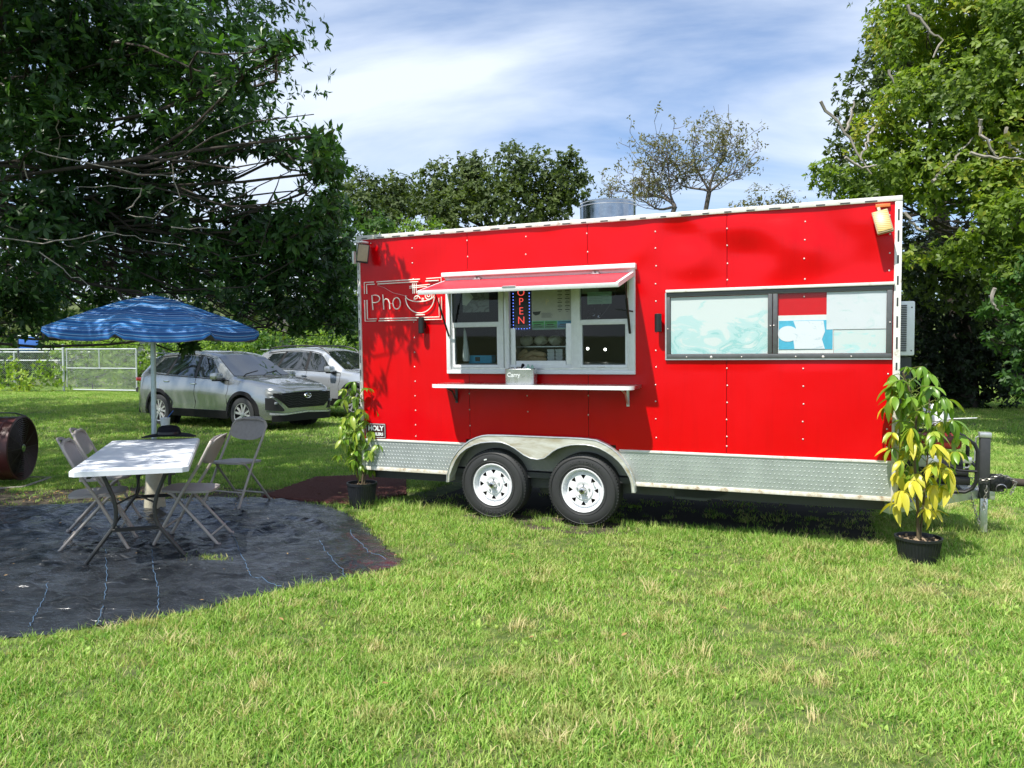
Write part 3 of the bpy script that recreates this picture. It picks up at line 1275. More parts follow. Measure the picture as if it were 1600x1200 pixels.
# OPEN sign
os_ = MB().box(1.612, 1.800, .040, .052, 1.342, 1.86, ch=.004)
osg = TP(os_, 'open_sign', M['sign_back'])
MB().box(1.632, 1.778, .0365, .0397, 1.372, 1.84).build('sign_face', M['black'], osg, 0)
lt = MB()
for ch, z in (('O', 1.692), ('P', 1.608), ('E', 1.524), ('N', 1.440)):
    tt = text_mb(ch, .095, .004, facing(1.706, .034, z), bold=-.0008)
    lt.add(tt.v, tt.f)
lt.build('sign_lettering', M['led_red'], osg, 0)
dots = MB()
for k in range(17):
    z = 1.372 + k * .0285
    for x in (1.628, 1.785):
        dots.lathe([(.0052, 0), (.004, .003), (.0004, .004)], 8, Matrix.Translation((x, .036, z)) @ Rx)
for k in range(5):
    dots.lathe([(.0052, 0), (.004, .003), (.0004, .004)], 8, Matrix.Translation((1.652 + k * .027, .036, 1.366)) @ Rx)
dots.build('sign_light', M['led_blue'], osg)
# menu board
mn = TP(MB().box(1.806, 2.185, .040, .046, 1.436, 1.845), 'menu_board', M['bag'], 0)
mn.data.materials[0] = simple('menu_paper', (.46, .46, .42), .5, var=.08)
ink = MB()
for c_ in (2.075, 2.145):
    for k in range(6):
        ink.box(c_ - .021, c_ + .021, .0375, .0397, 1.690 - k * .033, 1.697 - k * .033)
        ink.box(c_ - .012, c_ + .008, .0375, .0397, 1.675 - k * .033, 1.678 - k * .033)
for k in range(5):
    ink.box(1.90, 1.99 + .01 * (k % 3), .0375, .0397, 1.500 - k * .009, 1.5025 - k * .009)
ink.prism([(1.815, 1.515), (1.895, 1.52), (1.880, 1.492), (1.845, 1.482), (1.822, 1.495)], .0375, .0397)
tag(ink.build('menu_print', M['ink'], mn, 0), kind='stuff')
tt = text_mb('P', .065, .002, facing(1.955, .0385, 1.60), bold=.002)
MB().add(tt.v, tt.f).build('menu_letter', M['bag'], mn, 0)
for (a, b, m_) in ((1.812, 1.925, 'green_card'), (1.932, 2.045, 'green_card'), (2.052, 2.18, 'blue_card')):
    MB().box(a, b, .036, .039, 1.368, 1.430).build('menu_tab', M[m_], mn, 0)
    q = MB()
    q.box(a + .01, b - .01, .0345, .0358, 1.418, 1.423)
    q.box(a + .01, b - .02, .0345, .0358, 1.378, 1.383)
    q.box(a + .02, b - .03, .0345, .0358, 1.396, 1.404)
    tag(q.build('menu_print', M['ink'], mn, 0), kind='stuff')
MB().box(1.806, 2.185, .0392, .0399, 1.354, 1.4358).build('menu_strip', M['mint'], mn, 0)
# papers behind the glass
pp = MB().box(1.125, 1.392, .025, .027, 1.527, 1.75)
pa = TP(pp, 'taped_paper', poster_mat('grey_photo_paper', (.28, .29, .28), (.16, .17, .16), (.34, .36, .33), 9, 2.2, .5), 0)
MB().prism([(1.122, 1.73), (1.122, 1.60), (1.16, 1.59), (1.235, 1.665), (1.18, 1.735)], .022, .0245).build('torn_corner', M['foam'], pa, 0)
TP(MB().box(2.285, 2.435, .025, .027, 1.66, 1.78).box(2.436, 2.66, .025, .027, 1.705, 1.78), 'taped_paper', simple('grey_notice', (.30, .33, .31), .5), 0)
mp_ = TP(MB().box(2.335, 2.553, .020, .022, 1.567, 1.672), 'taped_paper', M['mint'], 0)
q = MB()
for k in range(6):
    q.box(2.35, 2.35 + .12 + .06 * (k % 2), .0185, .0198, 1.585 + k * .014, 1.588 + k * .014)
q.build('paper_print', simple('green_ink', (.12, .25, .2), .6), mp_, 0)
# cable
cb = MB()
P = []
for k in range(24):
    u = k / 23
    P.append((2.64 - .26 * u ** 1.4, .05, 1.80 - .36 * math.sin(u * PI / 2) ** 1.5))
cb.tube(P, .004, 6)
cb.tube([(2.60, -.01, 1.515), (2.66, -.035, 1.51), (2.76, -.075, 1.492)], .007, 6)
TP(cb, 'cable', M['dgrey'])
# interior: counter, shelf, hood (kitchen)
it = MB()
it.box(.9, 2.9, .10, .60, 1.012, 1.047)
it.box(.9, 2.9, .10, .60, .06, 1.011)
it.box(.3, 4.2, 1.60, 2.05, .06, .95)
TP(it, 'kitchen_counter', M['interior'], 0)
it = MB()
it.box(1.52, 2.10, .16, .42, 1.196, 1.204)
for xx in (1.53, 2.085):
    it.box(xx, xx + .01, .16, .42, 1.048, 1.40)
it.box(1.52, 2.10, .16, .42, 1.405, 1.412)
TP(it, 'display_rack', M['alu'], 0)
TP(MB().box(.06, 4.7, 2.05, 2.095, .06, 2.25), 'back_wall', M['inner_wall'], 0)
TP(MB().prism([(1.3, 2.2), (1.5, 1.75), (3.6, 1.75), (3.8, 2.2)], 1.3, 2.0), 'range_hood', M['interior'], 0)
# small lamps seen through the right panes
for (x, z) in ((2.07, 1.17), (2.25, 1.16)):
    lb = MB()
    Mx = Matrix.Translation((x, .9, z))
    lb.lathe([(.0005, -.014), (.010, -.010), (.014, 0), (.010, .010), (.0005, .014)], 12, Mx)
    TP(lb, 'lit_bulb', M['bulb'])

# --- awning panel, hinged at the header
AX0, AX1 = .975, 2.762
AHZ, AD, AFZ = 1.822, .565, 1.688
slope = math.atan2(AHZ - AFZ, AD)
AM = Matrix.Translation((AX0, -.03, AHZ)) @ Matrix.Rotation(slope, 4, 'X')
aw = empty('awning', (0, 0, 0), None, None)
aw.parent = trailer
aw.location = TLOC
AW = AX1 - AX0
AL = math.hypot(AD - .03, AHZ - AFZ)
MB().box(.012, AW - .012, -AL + .012, -.004, -.008, .004, AM).build('awning_skin', M['faded'], aw, 0)
MB().box(.02, AW - .02, -AL + .02, -.01, -.022, -.009, AM).build('awning_lining', M['awning_under'], aw, 0)
fm = MB()
fm.box(-.002, AW + .002, -AL, -AL + .012, -.028, .008, AM, ch=.002)
fm.box(-.002, .011, -AL + .0125, -.004, -.028, .008, AM)
fm.box(AW - .024, AW + .002, -AL + .0125, -.004, -.028, .0085, AM)
fm.build('awning_edge', M['white'], aw)
for x in (.30, 1.42):
    h_ = MB()
    h_.box(x, x + .075, -.045, -.006, .006, .014, AM, ch=.002)
    h_.box(x + .01, x + .03, -.03, .015, .010, .026, AM, ch=.002)
    h_.box(x + .045, x + .065, -.03, .015, .010, .022, AM, ch=.002)
    h_.build('hinge', M['alu'], aw)
MB().box(.80, .92, -AL - .004, -AL + .035, .0085, .016, AM, ch=.002).build('awning_latch', M['alu'], aw)
st_ = MB()
st_.cyl((1.003, -.035, 1.31), (.992, -.20, 1.60), .009, 8)
st_.cyl((.992, -.20, 1.60), (.985, -.30, 1.745), .005, 8)
TP(st_, 'gas_strut', M['black'])
st_ = MB()
st_.cyl((2.725, -.035, 1.31), (2.735, -.19, 1.60), .011, 8)
st_.cyl((2.735, -.19, 1.60), (2.74, -.28, 1.745), .006, 8)
TP(st_, 'gas_strut', M['black'])

# --- service shelf
SXL, SXR, SD, SZ = .946, 2.815, .32, .872
rc = .07
poly = [(SXL, 0.0), (SXR, 0.0)]
poly += [(SXR - rc + rc * math.cos(a), -SD + rc - rc * math.sin(a)) for a in np.linspace(0, PI / 2, 8)]
poly += [(SXL + rc - rc * math.sin(a), -SD + rc - rc * math.cos(a)) for a in np.linspace(0, PI / 2, 8)]
mb = MB()
mb.prism([(p[0], p[1] - .004) for p in poly], SZ - .030, SZ)
mb.v = [(a, c, b) for a, b, c in mb.v]
shf = TP(mb, 'service_shelf', M['steel'], 40)
ed = MB()
front = [(p[0], p[1] - .004, SZ - .015) for p in poly[2:]]
for (za, zb_) in ((SZ - .029, SZ + .003),):
    vv = [(p[0] + (p[0] - (SXL + SXR) / 2) * .0008, p[1] - .003, za) for p in front] + [(p[0] + (p[0] - (SXL + SXR) / 2) * .0008, p[1] - .003, zb_) for p in front]
    m_ = len(front)
    ed.add(vv, [(i, i + 1, i + 1 + m_, i + m_) for i in range(m_ - 1)])
ed.build('shelf_edge', M['white'], shf, 40, fix=False)
for x in (1.06, 2.70):
    br = MB()
    br.box(x - .012, x + .012, -.012, -.004, SZ - .19, SZ - .031)
    br.box(x - .012, x + .012, -.22, -.0125, SZ - .039, SZ - .031)
    br.tube([(x, -.20, SZ - .042), (x, -.10, SZ - .075), (x, -.014, SZ - .17)], .009, 6)
    TP(br, 'shelf_bracket', M['dgrey'] if x < 2 else M['alu'])

# --- menu display frame on the right
FX0, FX1, FZ0, FZ1 = 3.034, 4.730, 1.092, 1.652
fr = MB()
fr.box(FX0, FX1, -.026, -.003, FZ0, FZ0 + .036, ch=.004)
fr.box(FX0, FX1, -.026, -.003, FZ1 - .048, FZ1 - .012, ch=.004)
fr.box(FX0, FX0 + .030, -.026, -.003, FZ0 + .0365, FZ1 - .0485, ch=.004)
fr.box(FX1 - .038, FX1, -.026, -.003, FZ0 + .0365, FZ1 - .0485, ch=.004)
fr.box(3.840, 3.873, -.026, -.003, FZ0 + .0365, FZ1 - .0485, ch=.004)
fr.box(3.877, 3.913, -.026, -.003, FZ0 + .0365, FZ1 - .0485, ch=.004)
df = TP(fr, 'display_frame', M['frame_grey'])
TP(MB().box(FX0 - .004, FX1 + .012, -.045, -.001, FZ1 - .0115, FZ1 + .012, ch=.004), 'drip_trim', M['trim'])
TP(MB().box(FX0 - .012, FX0 - .001, -.02, -.001, FZ0, FZ1 - .012).box(FX0 - .012, FX1, -.02, -.001, FZ0 - .012, FZ0 - .001), 'seal_strip', M['alu'], 0)


def wavy(name, x0_, x1_, z0_, z1_, y, mat, amp=.002):
    vs, fs = [], []
    nx, nz_ = 18, 12
    for i in range(nx + 1):
        for j in range(nz_ + 1):
            x = x0_ + (x1_ - x0_) * i / nx
            z = z0_ + (z1_ - z0_) * j / nz_
            vs.append((x, y - amp * (.5 + .5 * mnoise.noise(Vector((x * 9, z * 9, y * 50 + 3)))), z))
    for i in range(nx):
        for j in range(nz_):
            a = i * (nz_ + 1) + j
            fs.append((a, a + nz_ + 1, a + nz_ + 2, a + 1))
    k = len(vs)
    o = TP(MB().add(vs, fs), name, mat, 60, fix=False)
    return o


wavy('poster', 3.066, 3.838, 1.130, 1.600, -.006, M['poster_a'])
wavy('poster', 4.325, 4.690, 1.130, 1.312, -.006, M['poster_c'])
wavy('poster', 4.272, 4.690, 1.314, 1.602, -.010, M['poster_b'])
pd = wavy('poster', 3.915, 4.323, 1.130, 1.430, -.006, M['paper'])
q = MB()
q.box(3.922, 4.316, -.0105, -.0085, 1.162, 1.388)
q.build('poster_field', M['poster_d'], pd, 0)
q = MB()
q.prism([(3.99 + .075 * math.cos(a), 1.285 + .062 * math.sin(a)) for a in np.linspace(0, 2 * PI, 24, endpoint=False)], -.0125, -.0108)
q.prism([(4.04, 1.165), (4.03, 1.25), (4.05, 1.33), (4.03, 1.385), (4.25, 1.384), (4.262, 1.30), (4.24, 1.24), (4.262, 1.165)], -.0128, -.0110)
q.build('poster_shape', M['poster_w'], pd, 0)
# film creases over the bare red wall
cr = MB()
for k in range(7):
    xa = 3.93 + .045 * k
    P = [(xa + .05 * math.sin(q * .35 + k), -.007, 1.445 + q * .016 + .02 * math.cos(q * .5 + k)) for q in range(8)]
    cr.tube(P, .0012, 4)
TP(cr, 'film_crease', M['film'])
for (a, b) in ((3.0645, 3.8395), (3.9135, 4.6915)):
    MB().box(a, b, -.0165, -.0145, FZ0 + .0365, FZ1 - .0485).build('display_pane', M['film'], df, 0)
for (x, z) in ((3.20, 1.105), (3.40, 1.103), (3.64, 1.105), (3.86, 1.35), (3.885, 1.352), (4.05, 1.105), (4.25, 1.103), (4.45, 1.105), (4.715, 1.36), (3.045, 1.34)):
    screw(x, z, -.0265, .006 if abs(x - 3.4) > .01 and abs(x - 4.25) > .01 else .011)
screw(4.108, 1.575, -.004)
tag(TP(sc, 'screw', M['screw'], 40), kind='stuff')

# --- wall lamps
for (x, z) in ((.728, 1.415), (2.972, 1.392)):
    sc_ = MB()
    sc_.lathe([(.0005, -.077), (.022, -.077), (.029, -.072), (.029, .072), (.022, .077), (.0005, .077)], 20, Matrix.Translation((x, -.062, z)))
    sc_.box(x - .016, x + .016, -.04, -.002, z - .03, z + .03)
    TP(sc_, 'wall_lamp', M['black'])
# --- floodlights at the corners
FM = Matrix.Translation((4.648, -.115, 2.108)) @ Matrix.Rotation(R(-13), 4, 'Y') @ Matrix.Rotation(R(-24), 4, 'X')
fl = empty('floodlight', (0, 0, 0), None, None)
fl.parent = trailer
fl.location = TLOC
MB().box(-.056, .056, .0, .028, -.096, .096, FM, ch=.006).build('lamp_housing', M['tan'], fl)
MB().box(-.047, .047, -.006, -.0005, -.086, .086, FM, ch=.002).build('lamp_lens', M['yellow_led'], fl)
q = MB().box(4.605, 4.705, -.028, -.004, 2.222, 2.248, ch=.003)
q.build('lamp_bracket', M['amber'], fl)
MB().box(-.012, .012, .005, .10, .08, .13, FM, ch=.003).build('lamp_arm', M['tan'], fl)
FM = Matrix.Translation((.140, -.125, 2.118)) @ Matrix.Rotation(R(8), 4, 'Y') @ Matrix.Rotation(R(30), 4, 'Z') @ Matrix.Rotation(R(-15), 4, 'X')
fl = empty('floodlight', (0, 0, 0), None, None)
fl.parent = trailer
fl.location = TLOC
MB().box(-.056, .056, .0, .032, -.092, .092, FM, ch=.006).build('lamp_housing', M['black'], fl)
MB().box(-.048, .048, -.006, -.0005, -.082, .082, FM, ch=.002).build('lamp_lens', M['tan'], fl)
MB().box(.03, .13, -.12, -.004, 2.222, 2.240, ch=.003).build('lamp_bracket', M['white'], fl)
q = MB().box(-.028, -.006, -.06, -.02, 2.03, 2.15, ch=.003)
TP(q, 'antenna_box', M['white'])

# --- neon style sign: Pho and a bowl
ns = empty('bowl_sign', (0, 0, 0), None, None)
ns.parent = trailer
ns.location = TLOC
NY = -.022
TR_ = .0052


def seg(mb, pts, r=TR_):
    mb.tube([(p[0], NY, p[1]) for p in pts], r, 6)


bd = MB()
x0, x1, z0, z1 = .080, .926, 1.468, 1.846
g_ = .021
# outer line with gaps
seg(bd, [(.19, z1), (x0, z1), (x0, 1.735)])
seg(bd, [(x0, 1.675), (x0, z0), (.205, z0)])
seg(bd, [(.235, z0), (.66, z0)])
seg(bd, [(.735, z0), (x1, z0), (x1, 1.68)])
seg(bd, [(x1, 1.74), (x1, z1 + .012), (.77, z1 + .008)])
seg(bd, [(.222, z1), (.70, z1 + .006)])
# inner line
seg(bd, [(.20, z1 - g_), (x0 + g_ + .006, z1 - g_), (x0 + g_ + .006, 1.735)])
seg(bd, [(x0 + g_ + .006, 1.675), (x0 + g_ + .006, z0 + g_), (.215, z0 + g_)])
seg(bd, [(.245, z0 + g_), (.67, z0 + g_), (x1 - g_ - .006, z0 + g_ + .002), (x1 - g_ - .006, 1.67)])
seg(bd, [(.232, z1 - g_), (.68, z1 - g_ + .004)])
seg(bd, [(.76, z1 - g_ + .006), (.90, z1 - g_ + .006)])
bd.build('border_tube', M['cream'], ns)
lt = MB()
seg(lt, [(.172, 1.575), (.165, 1.718)] + [(.200 + .052 * math.sin(a), 1.683 + .036 * math.cos(a)) for a in np.linspace(0, PI, 12)] + [(.168, 1.646)])
seg(lt, [(.295, 1.578), (.288, 1.722)])
seg(lt, [(.290, 1.640), (.300, 1.668), (.322, 1.680), (.346, 1.670), (.360, 1.640), (.364, 1.578)])
seg(lt, [(.440 + .041 * math.cos(a), 1.632 + .055 * math.sin(a)) for a in np.linspace(0, 2 * PI, 25)])
lt.build('letter_tube', M['cream'], ns)
bw = MB()
bx, bz = .695, 1.672
seg(bw, [(bx + .155 * math.cos(a), bz + .010 + .150 * math.sin(a)) for a in np.linspace(PI, 2 * PI, 26)])
seg(bw, [(bx + .155 * math.cos(a), bz + .030 + .062 * math.sin(a)) for a in np.linspace(PI, 2 * PI, 22)])
seg(bw, [(bx - .05, bz - .158), (bx + .05, bz - .156)])
seg(bw, [(bx - .02, bz + .02), (bx - .03, bz + .0)] + [(bx - .03 + .034 * math.cos(a), bz - .01 + .034 * math.sin(a)) for a in np.linspace(PI, .2, 9)])
seg(bw, [(bx + .02, bz - .002), (bx + .045, bz - .004)])
seg(bw, [(bx + .02, bz - .018), (bx + .045, bz - .02)])
seg(bw, [(bx + .095 + .036 * math.cos(a), bz + .022 + .036 * math.sin(a)) for a in np.linspace(PI * .8, PI * 2.2, 14)])
seg(bw, [(bx + .095 + .016 * math.cos(a), bz + .028 + .018 * math.sin(a)) for a in np.linspace(0, 2 * PI, 12)])
for dx in (-.075, -.058, -.035):
    seg(bw, [(bx + dx, 1.72), (bx + dx, 1.815)], .0045)
seg(bw, [(bx - .11, 1.788), (bx + .11, 1.798)], .0045)
seg(bw, [(bx - .11, 1.772), (bx + .08, 1.780)], .0045)
bw.build('bowl_tube', M['cream'], ns)
wr = MB()
wr.tube([(.22, -.01, 1.815), (.30, -.02, 1.79), (.40, -.02, 1.735), (.52, -.015, 1.705), (.55, -.01, 1.70)], .0016, 5)
wr.tube([(.366, -.02, 1.632), (.40, -.02, 1.632)], .0016, 5)
wr.build('sign_wire', M['screw'], ns)
hold = MB()
for (x, z) in ((.08, 1.76), (.08, 1.56), (.926, 1.56), (.45, 1.846), (.45, 1.468), (.3, 1.65), (.54, 1.66), (.85, 1.66), (.69, 1.514)):
    hold.box(x - .004, x + .004, -.02, .0, z - .004, z + .004)
tag(hold.build('sign_spacer', M['film'], ns, 0), kind='stuff')

# --- HOLY TRAILERS badge
bgd = TP(MB().box(.045, .276, -.008, -.003, .316, .462, ch=.002), 'maker_badge', M['plumb'])
q = MB()
bl = [(.052, .323), (.269, .323), (.269, .455), (.052, .455)]
for a, b in zip(bl, bl[1:] + bl[:1]):
    q.tube([(a[0], -.0085, a[1]), (b[0], -.0085, b[1])], .0022, 5)
tt = text_mb('HOLY', .066, .002, facing(.165, -.0095, .412), bold=.0025)
q.add(tt.v, tt.f)
tt = text_mb('TRAILERS', .040, .002, facing(.165, -.0095, .355), bold=.0018)
q.add(tt.v, tt.f)
q.build('badge_lettering', M['paper'], bgd, 0)

# --- roof vent drum
vt = empty('exhaust_vent', (0, 0, 0), None, None)
vt.parent = trailer
vt.location = TLOC
q = MB()
VC = Matrix.Translation((2.335, .72, 2.29))
q.lathe([(.262, 0), (.262, .25), (.268, .255), (.268, .262), (.255, .262), (.250, .25), (.250, .05), (.0005, .05)], 48, VC)
q.build('vent_drum', M['galv'], vt, 40)
q = MB()
q.lathe([(.266, .02), (.269, .024), (.266, .028)], 48, VC)
q.lathe([(.266, .22), (.269, .224), (.266, .228)], 48, VC)
q.box(2.07, 2.085, .68, .72, 2.30, 2.54)
q.build('vent_band', M['galv'], vt, 40)

# --- air conditioner on the nose wall, bracket below
acb = empty('air_conditioner', (0, 0, 0), None, None)
acb.parent = trailer
acb.location = TLOC
MB().box(4.80, 4.915, .35, 1.05, 1.10, 1.53, ch=.012).build('ac_casing', M['white'], acb)
q = MB()
for k in range(26):
    z = 1.135 + k * .0143
    q.box(4.815, 4.858, .343, .3485, z, z + .008)
q.build('ac_fin', M['dgrey'], acb, 0)
q = MB()
for z in (1.14, 1.48):
    q.lathe([(.006, 0), (.0005, .003)], 8, Matrix.Translation((4.893, .348, z)) @ Rx)
tag(q.build('ac_screw', M['dgrey'], acb, 0), kind='stuff')
MB().box(4.80, 4.90, .40, .98, .72, 1.085).build('ac_bracket', M['tank_grey'], acb, 0)

# --- tongue, jack, coupler, generator
tg = MB()
TZ = -.085
for s in (-1, 1):
    tg.tube([(4.72, 1.065 + s * .95, TZ), (5.46, 1.065 + s * .05, TZ)], .05, 4)
tg.box(4.79, 5.10, .75, 1.38, TZ + .03, TZ + .05)
tg.box(5.28, 5.60, 1.0, 1.13, TZ - .05, TZ + .045, ch=.006)
TP(tg, 'tongue', M['alu'])
jk = empty('tongue_jack', (0, 0, 0), None, None)
jk.parent = trailer
jk.location = TLOC
JX, JY = 5.515, 1.0
MB().box(JX - .038, JX + .038, JY - .038, JY + .038, -.12, .395, ch=.004).build('jack_tube', M['dgrey'], jk)
MB().box(JX - .044, JX + .044, JY - .044, JY + .044, .3955, .437, ch=.004).build('jack_cap', M['alu'], jk)
MB().box(JX - .028, JX + .028, JY - .028, JY + .028, -.41, -.1205, ch=.003).build('jack_foot', M['alu'], jk)
MB().tube([(JX - .045, JY, .40), (JX - .065, JY, .39), (JX - .07, JY, .20), (JX - .12, JY, .13), (JX - .16, JY, .13)], .007, 6).build('jack_crank', M['alu'], jk)
cp = empty('coupler', (0, 0, 0), None, None)
cp.parent = trailer
cp.location = TLOC
q = MB()
q.box(5.555, 5.66, .97, 1.10, -.06, .075, ch=.012)
q.box(5.64, 5.72, .98, 1.09, -.035, .065, ch=.02)
q.build('coupler_block', M['black'], cp)
MB().tube([(5.70, 1.035, .02), (5.95, 1.035, .015), (6.6, 1.04, .0)], [.034, .032, .03], 14).build('tow_bar', M['bark'], cp)
MB().lathe([(.036, -.008), (.042, 0), (.036, .008)], 20, Matrix.Translation((5.635, .955, -.03)) @ Rx, closed=True).build('coupler_ring', M['steel'], cp)


def chain(mb, A, B, sag, n, r=.011, th=.0035):
    A, B = Vector(A), Vector(B)
    for k in range(n):
        u = (k + .5) / n
        p = A.lerp(B, u) - Vector((0, 0, sag * 4 * u * (1 - u)))
        d = (B - A).normalized()
        Mx = Matrix.Translation(p) @ d.to_track_quat('X', 'Z').to_matrix().to_4x4() @ Matrix.Rotation(PI / 2 * (k % 2), 4, 'X')
        ring = [Mx @ Vector((r * 1.5 * math.cos(a), r * math.sin(a), 0)) for a in np.linspace(0, 2 * PI, 9)]
        mb.tube(ring, th, 4, cap=False)


q = MB()
chain(q, (5.40, .93, .06), (5.60, .93, .085), .03, 9)
chain(q, (5.60, .94, .085), (5.74, .96, .03), -.02, 7)
chain(q, (5.74, .96, .03), (5.70, .95, -.07), 0, 5)
chain(q, (5.40, .9, -.05), (5.47, .9, -.32), .01, 12)
chain(q, (5.52, .9, .0), (5.50, .9, -.20), .01, 8)
tag(q.build('safety_chain', M['chain'], cp), kind='stuff')

gen = bpy.data.objects.new('generator', None)
COL.objects.link(gen)
GO = Vector((5.12, .98, TZ + .052))
gen.matrix_world = TW @ Matrix.Translation(GO)
tag(gen, 'portable generator with black tube frame standing on the trailer tongue', 'generator')
q = MB()
GZ = .50
for y in (-.24, .24):
    P = [(-.30, y, .0), (.22, y, .0), (.27, y, .03), (.30, y, .09), (.305, y, .34), (.28, y, .40), (.14, y, GZ), (-.24, y, GZ), (-.30, y, GZ - .06), (-.31, y, .05), (-.30, y, .0)]
    q.tube(P, .016, 8)
for x, z in ((-.27, GZ), (.10, GZ), (-.25, .0), (.2, .0), (.29, .22)):
    q.tube([(x, -.24, z), (x, .24, z)], .014, 8)
q.tube([(.0, -.25, .17), (.10, -.25, .22), (.16, -.25, .18), (.30, -.25, .175)], .011, 8)
q.build('tube_frame', M['black'], gen)
q = MB()
q.box(-.24, .16, -.17, .17, .04, .26, ch=.02)
q.lathe([(.0005, -.09), (.09, -.09), (.105, -.07), (.105, .06), (.09, .085), (.0005, .085)], 20, Matrix.Translation((.14, 0, .17)) @ Matrix.Rotation(PI / 2, 4, 'Y'))
q.box(.10, .26, -.22, -.1, .05, .12, ch=.01)
q.box(.12, .25, -.20, -.12, .125, .16, ch=.006)
q.build('engine', M['black'], gen)
MB().box(-.25, .20, -.20, .20, .34, .465, ch=.03).build('fuel_tank', simple('dark_red_tank', (.20, .02, .02), .3), gen)
q = MB()
MB().box(.20, .27, -.23, -.16, .235, .285, ch=.008).build('carburettor', M['alu'], gen)
MB().lathe([(.03, 0), (.03, .02), (.0005, .02)], 16, Matrix.Translation((.0, 0, .465))).build('fuel_cap', M['alu'], gen)
MB().box(-.14, .05, -.235, -.19, .19, .29, ch=.01).build('outlet_panel', M['alu'], gen)
# propane / white lid piece behind it with a rod
q = MB()
q.lathe([(.0005, .0), (.13, .0), (.135, .03), (.12, .12), (.05, .17), (.0005, .175)], 20, Matrix.Translation((.02, .12, GZ + .02)))
wc = q.build('white_cap', M['white'], gen)
MB().tube([(.10, .05, GZ + .07), (.34, .05, GZ + .085)], .006, 6).build('rod', M['alu'], gen)

# --- things at the window
def tthing(name, loc, label, cat, group=None):
    o = bpy.data.objects.new(name, None)
    COL.objects.link(o)
    o.matrix_world = TW @ Matrix.Translation(loc)
    return tag(o, label, cat, group)


cd = tthing('utensil_caddy', (1.757, -.115, SZ + .001), 'oval stainless steel caddy full of bottles and utensils on the serving shelf', 'utensil caddy')
q = MB()
w2, d2, hh = .140, .065, .135
prof = []
for a in np.linspace(0, 2 * PI, 40, endpoint=False):
    ca, sa = math.cos(a), math.sin(a)
    prof.append((w2 * abs(ca) ** .45 * (1 if ca > 0 else -1), d2 * abs(sa) ** .45 * (1 if sa > 0 else -1)))
n = len(prof)
vs = [(x, y, 0) for x, y in prof] + [(x, y, hh) for x, y in prof] + [(x * .985, y * .97, hh) for x, y in prof] + [(x * .985, y * .97, .01) for x, y in prof]
fs = [tuple(range(n))]
for r_ in range(3):
    for i in range(n):
        j = (i + 1) % n
        fs.append((r_ * n + i, r_ * n + j, (r_ + 1) * n + j, (r_ + 1) * n + i))
fs.append(tuple(3 * n + i for i in range(n)))
q.add(vs, fs)
cbx = q.build('caddy_body', M['steel'], cd, 40)
q = MB()
q.tube([(x * 1.0, y * 1.0, hh) for x, y in prof + prof[:1]], .003, 6)
q.build('caddy_rim', M['chrome'], cd)
tt = text_mb('Carry', .052, .002, Matrix.Translation((-.045, -d2 - .0015, .082)) @ Matrix.Rotation(PI / 2, 4, 'X'), bold=.0012)
tt.build('caddy_lettering', M['paper'], cbx, 0)
q = MB()
for k, (x, y) in enumerate(((-.10, .02), (-.075, -.02), (-.055, .03))):
    q.tube([(x, y, .02), (x + .005, y, hh + .015)], .011, 10)
q.tube([(-.02, 0, .02), (-.02, 0, hh + .018)], .018, 10)
q.build('chopstick_bundle', M['chain'], cd)
q = MB()
q.lathe([(.0005, 0), (.024, 0), (.024, .12), (.018, .135), (.010, .15), (.004, .165), (.0005, .166)], 16, Matrix.Translation((.068, 0, .012)))
q.lathe([(.0005, 0), (.020, 0), (.020, .12), (.014, .14), (.004, .158), (.0005, .159)], 16, Matrix.Translation((.100, .02, .012)))
q.build('squeeze_bottle', M['mint'], cd)
q = MB().tube([(.0, 0, .05), (.01, -.01, .145), (.022, -.01, .165)], .006, 8)
q.tube([(.014, -.012, .15), (.026, -.012, .172), (.030, -.012, .178)], [.010, .016, .008], 10)
q.build('spoon', M['hat'], cd)
# stacks of foam cups
k = 0
for (x, nm) in ((1.925, 'next to the bread rolls'), (2.005, 'beside the metal window stile')):
    for lvl in range(4):
        pos = ('at the bottom of', 'second from the bottom in', 'third from the bottom in', 'on top of')[lvl]
        o = tthing('foam_container', (x, .24, 1.048 + lvl * .0325), 'small white foam container %s the stack %s' % (pos, nm), 'foam container', 'stacked foam containers in the serving window')
        MB().prism([(-.030, 0), (.030, 0), (.034, .018), (-.034, .018)], -.032, .032).build('container_base', M['foam'], o, 0)
        MB().prism([(-.036, .0185), (.036, .0185), (.034, .028), (.020, .031), (-.020, .031), (-.034, .028)], -.034, .034).build('container_lid', M['foam'], o, 0)
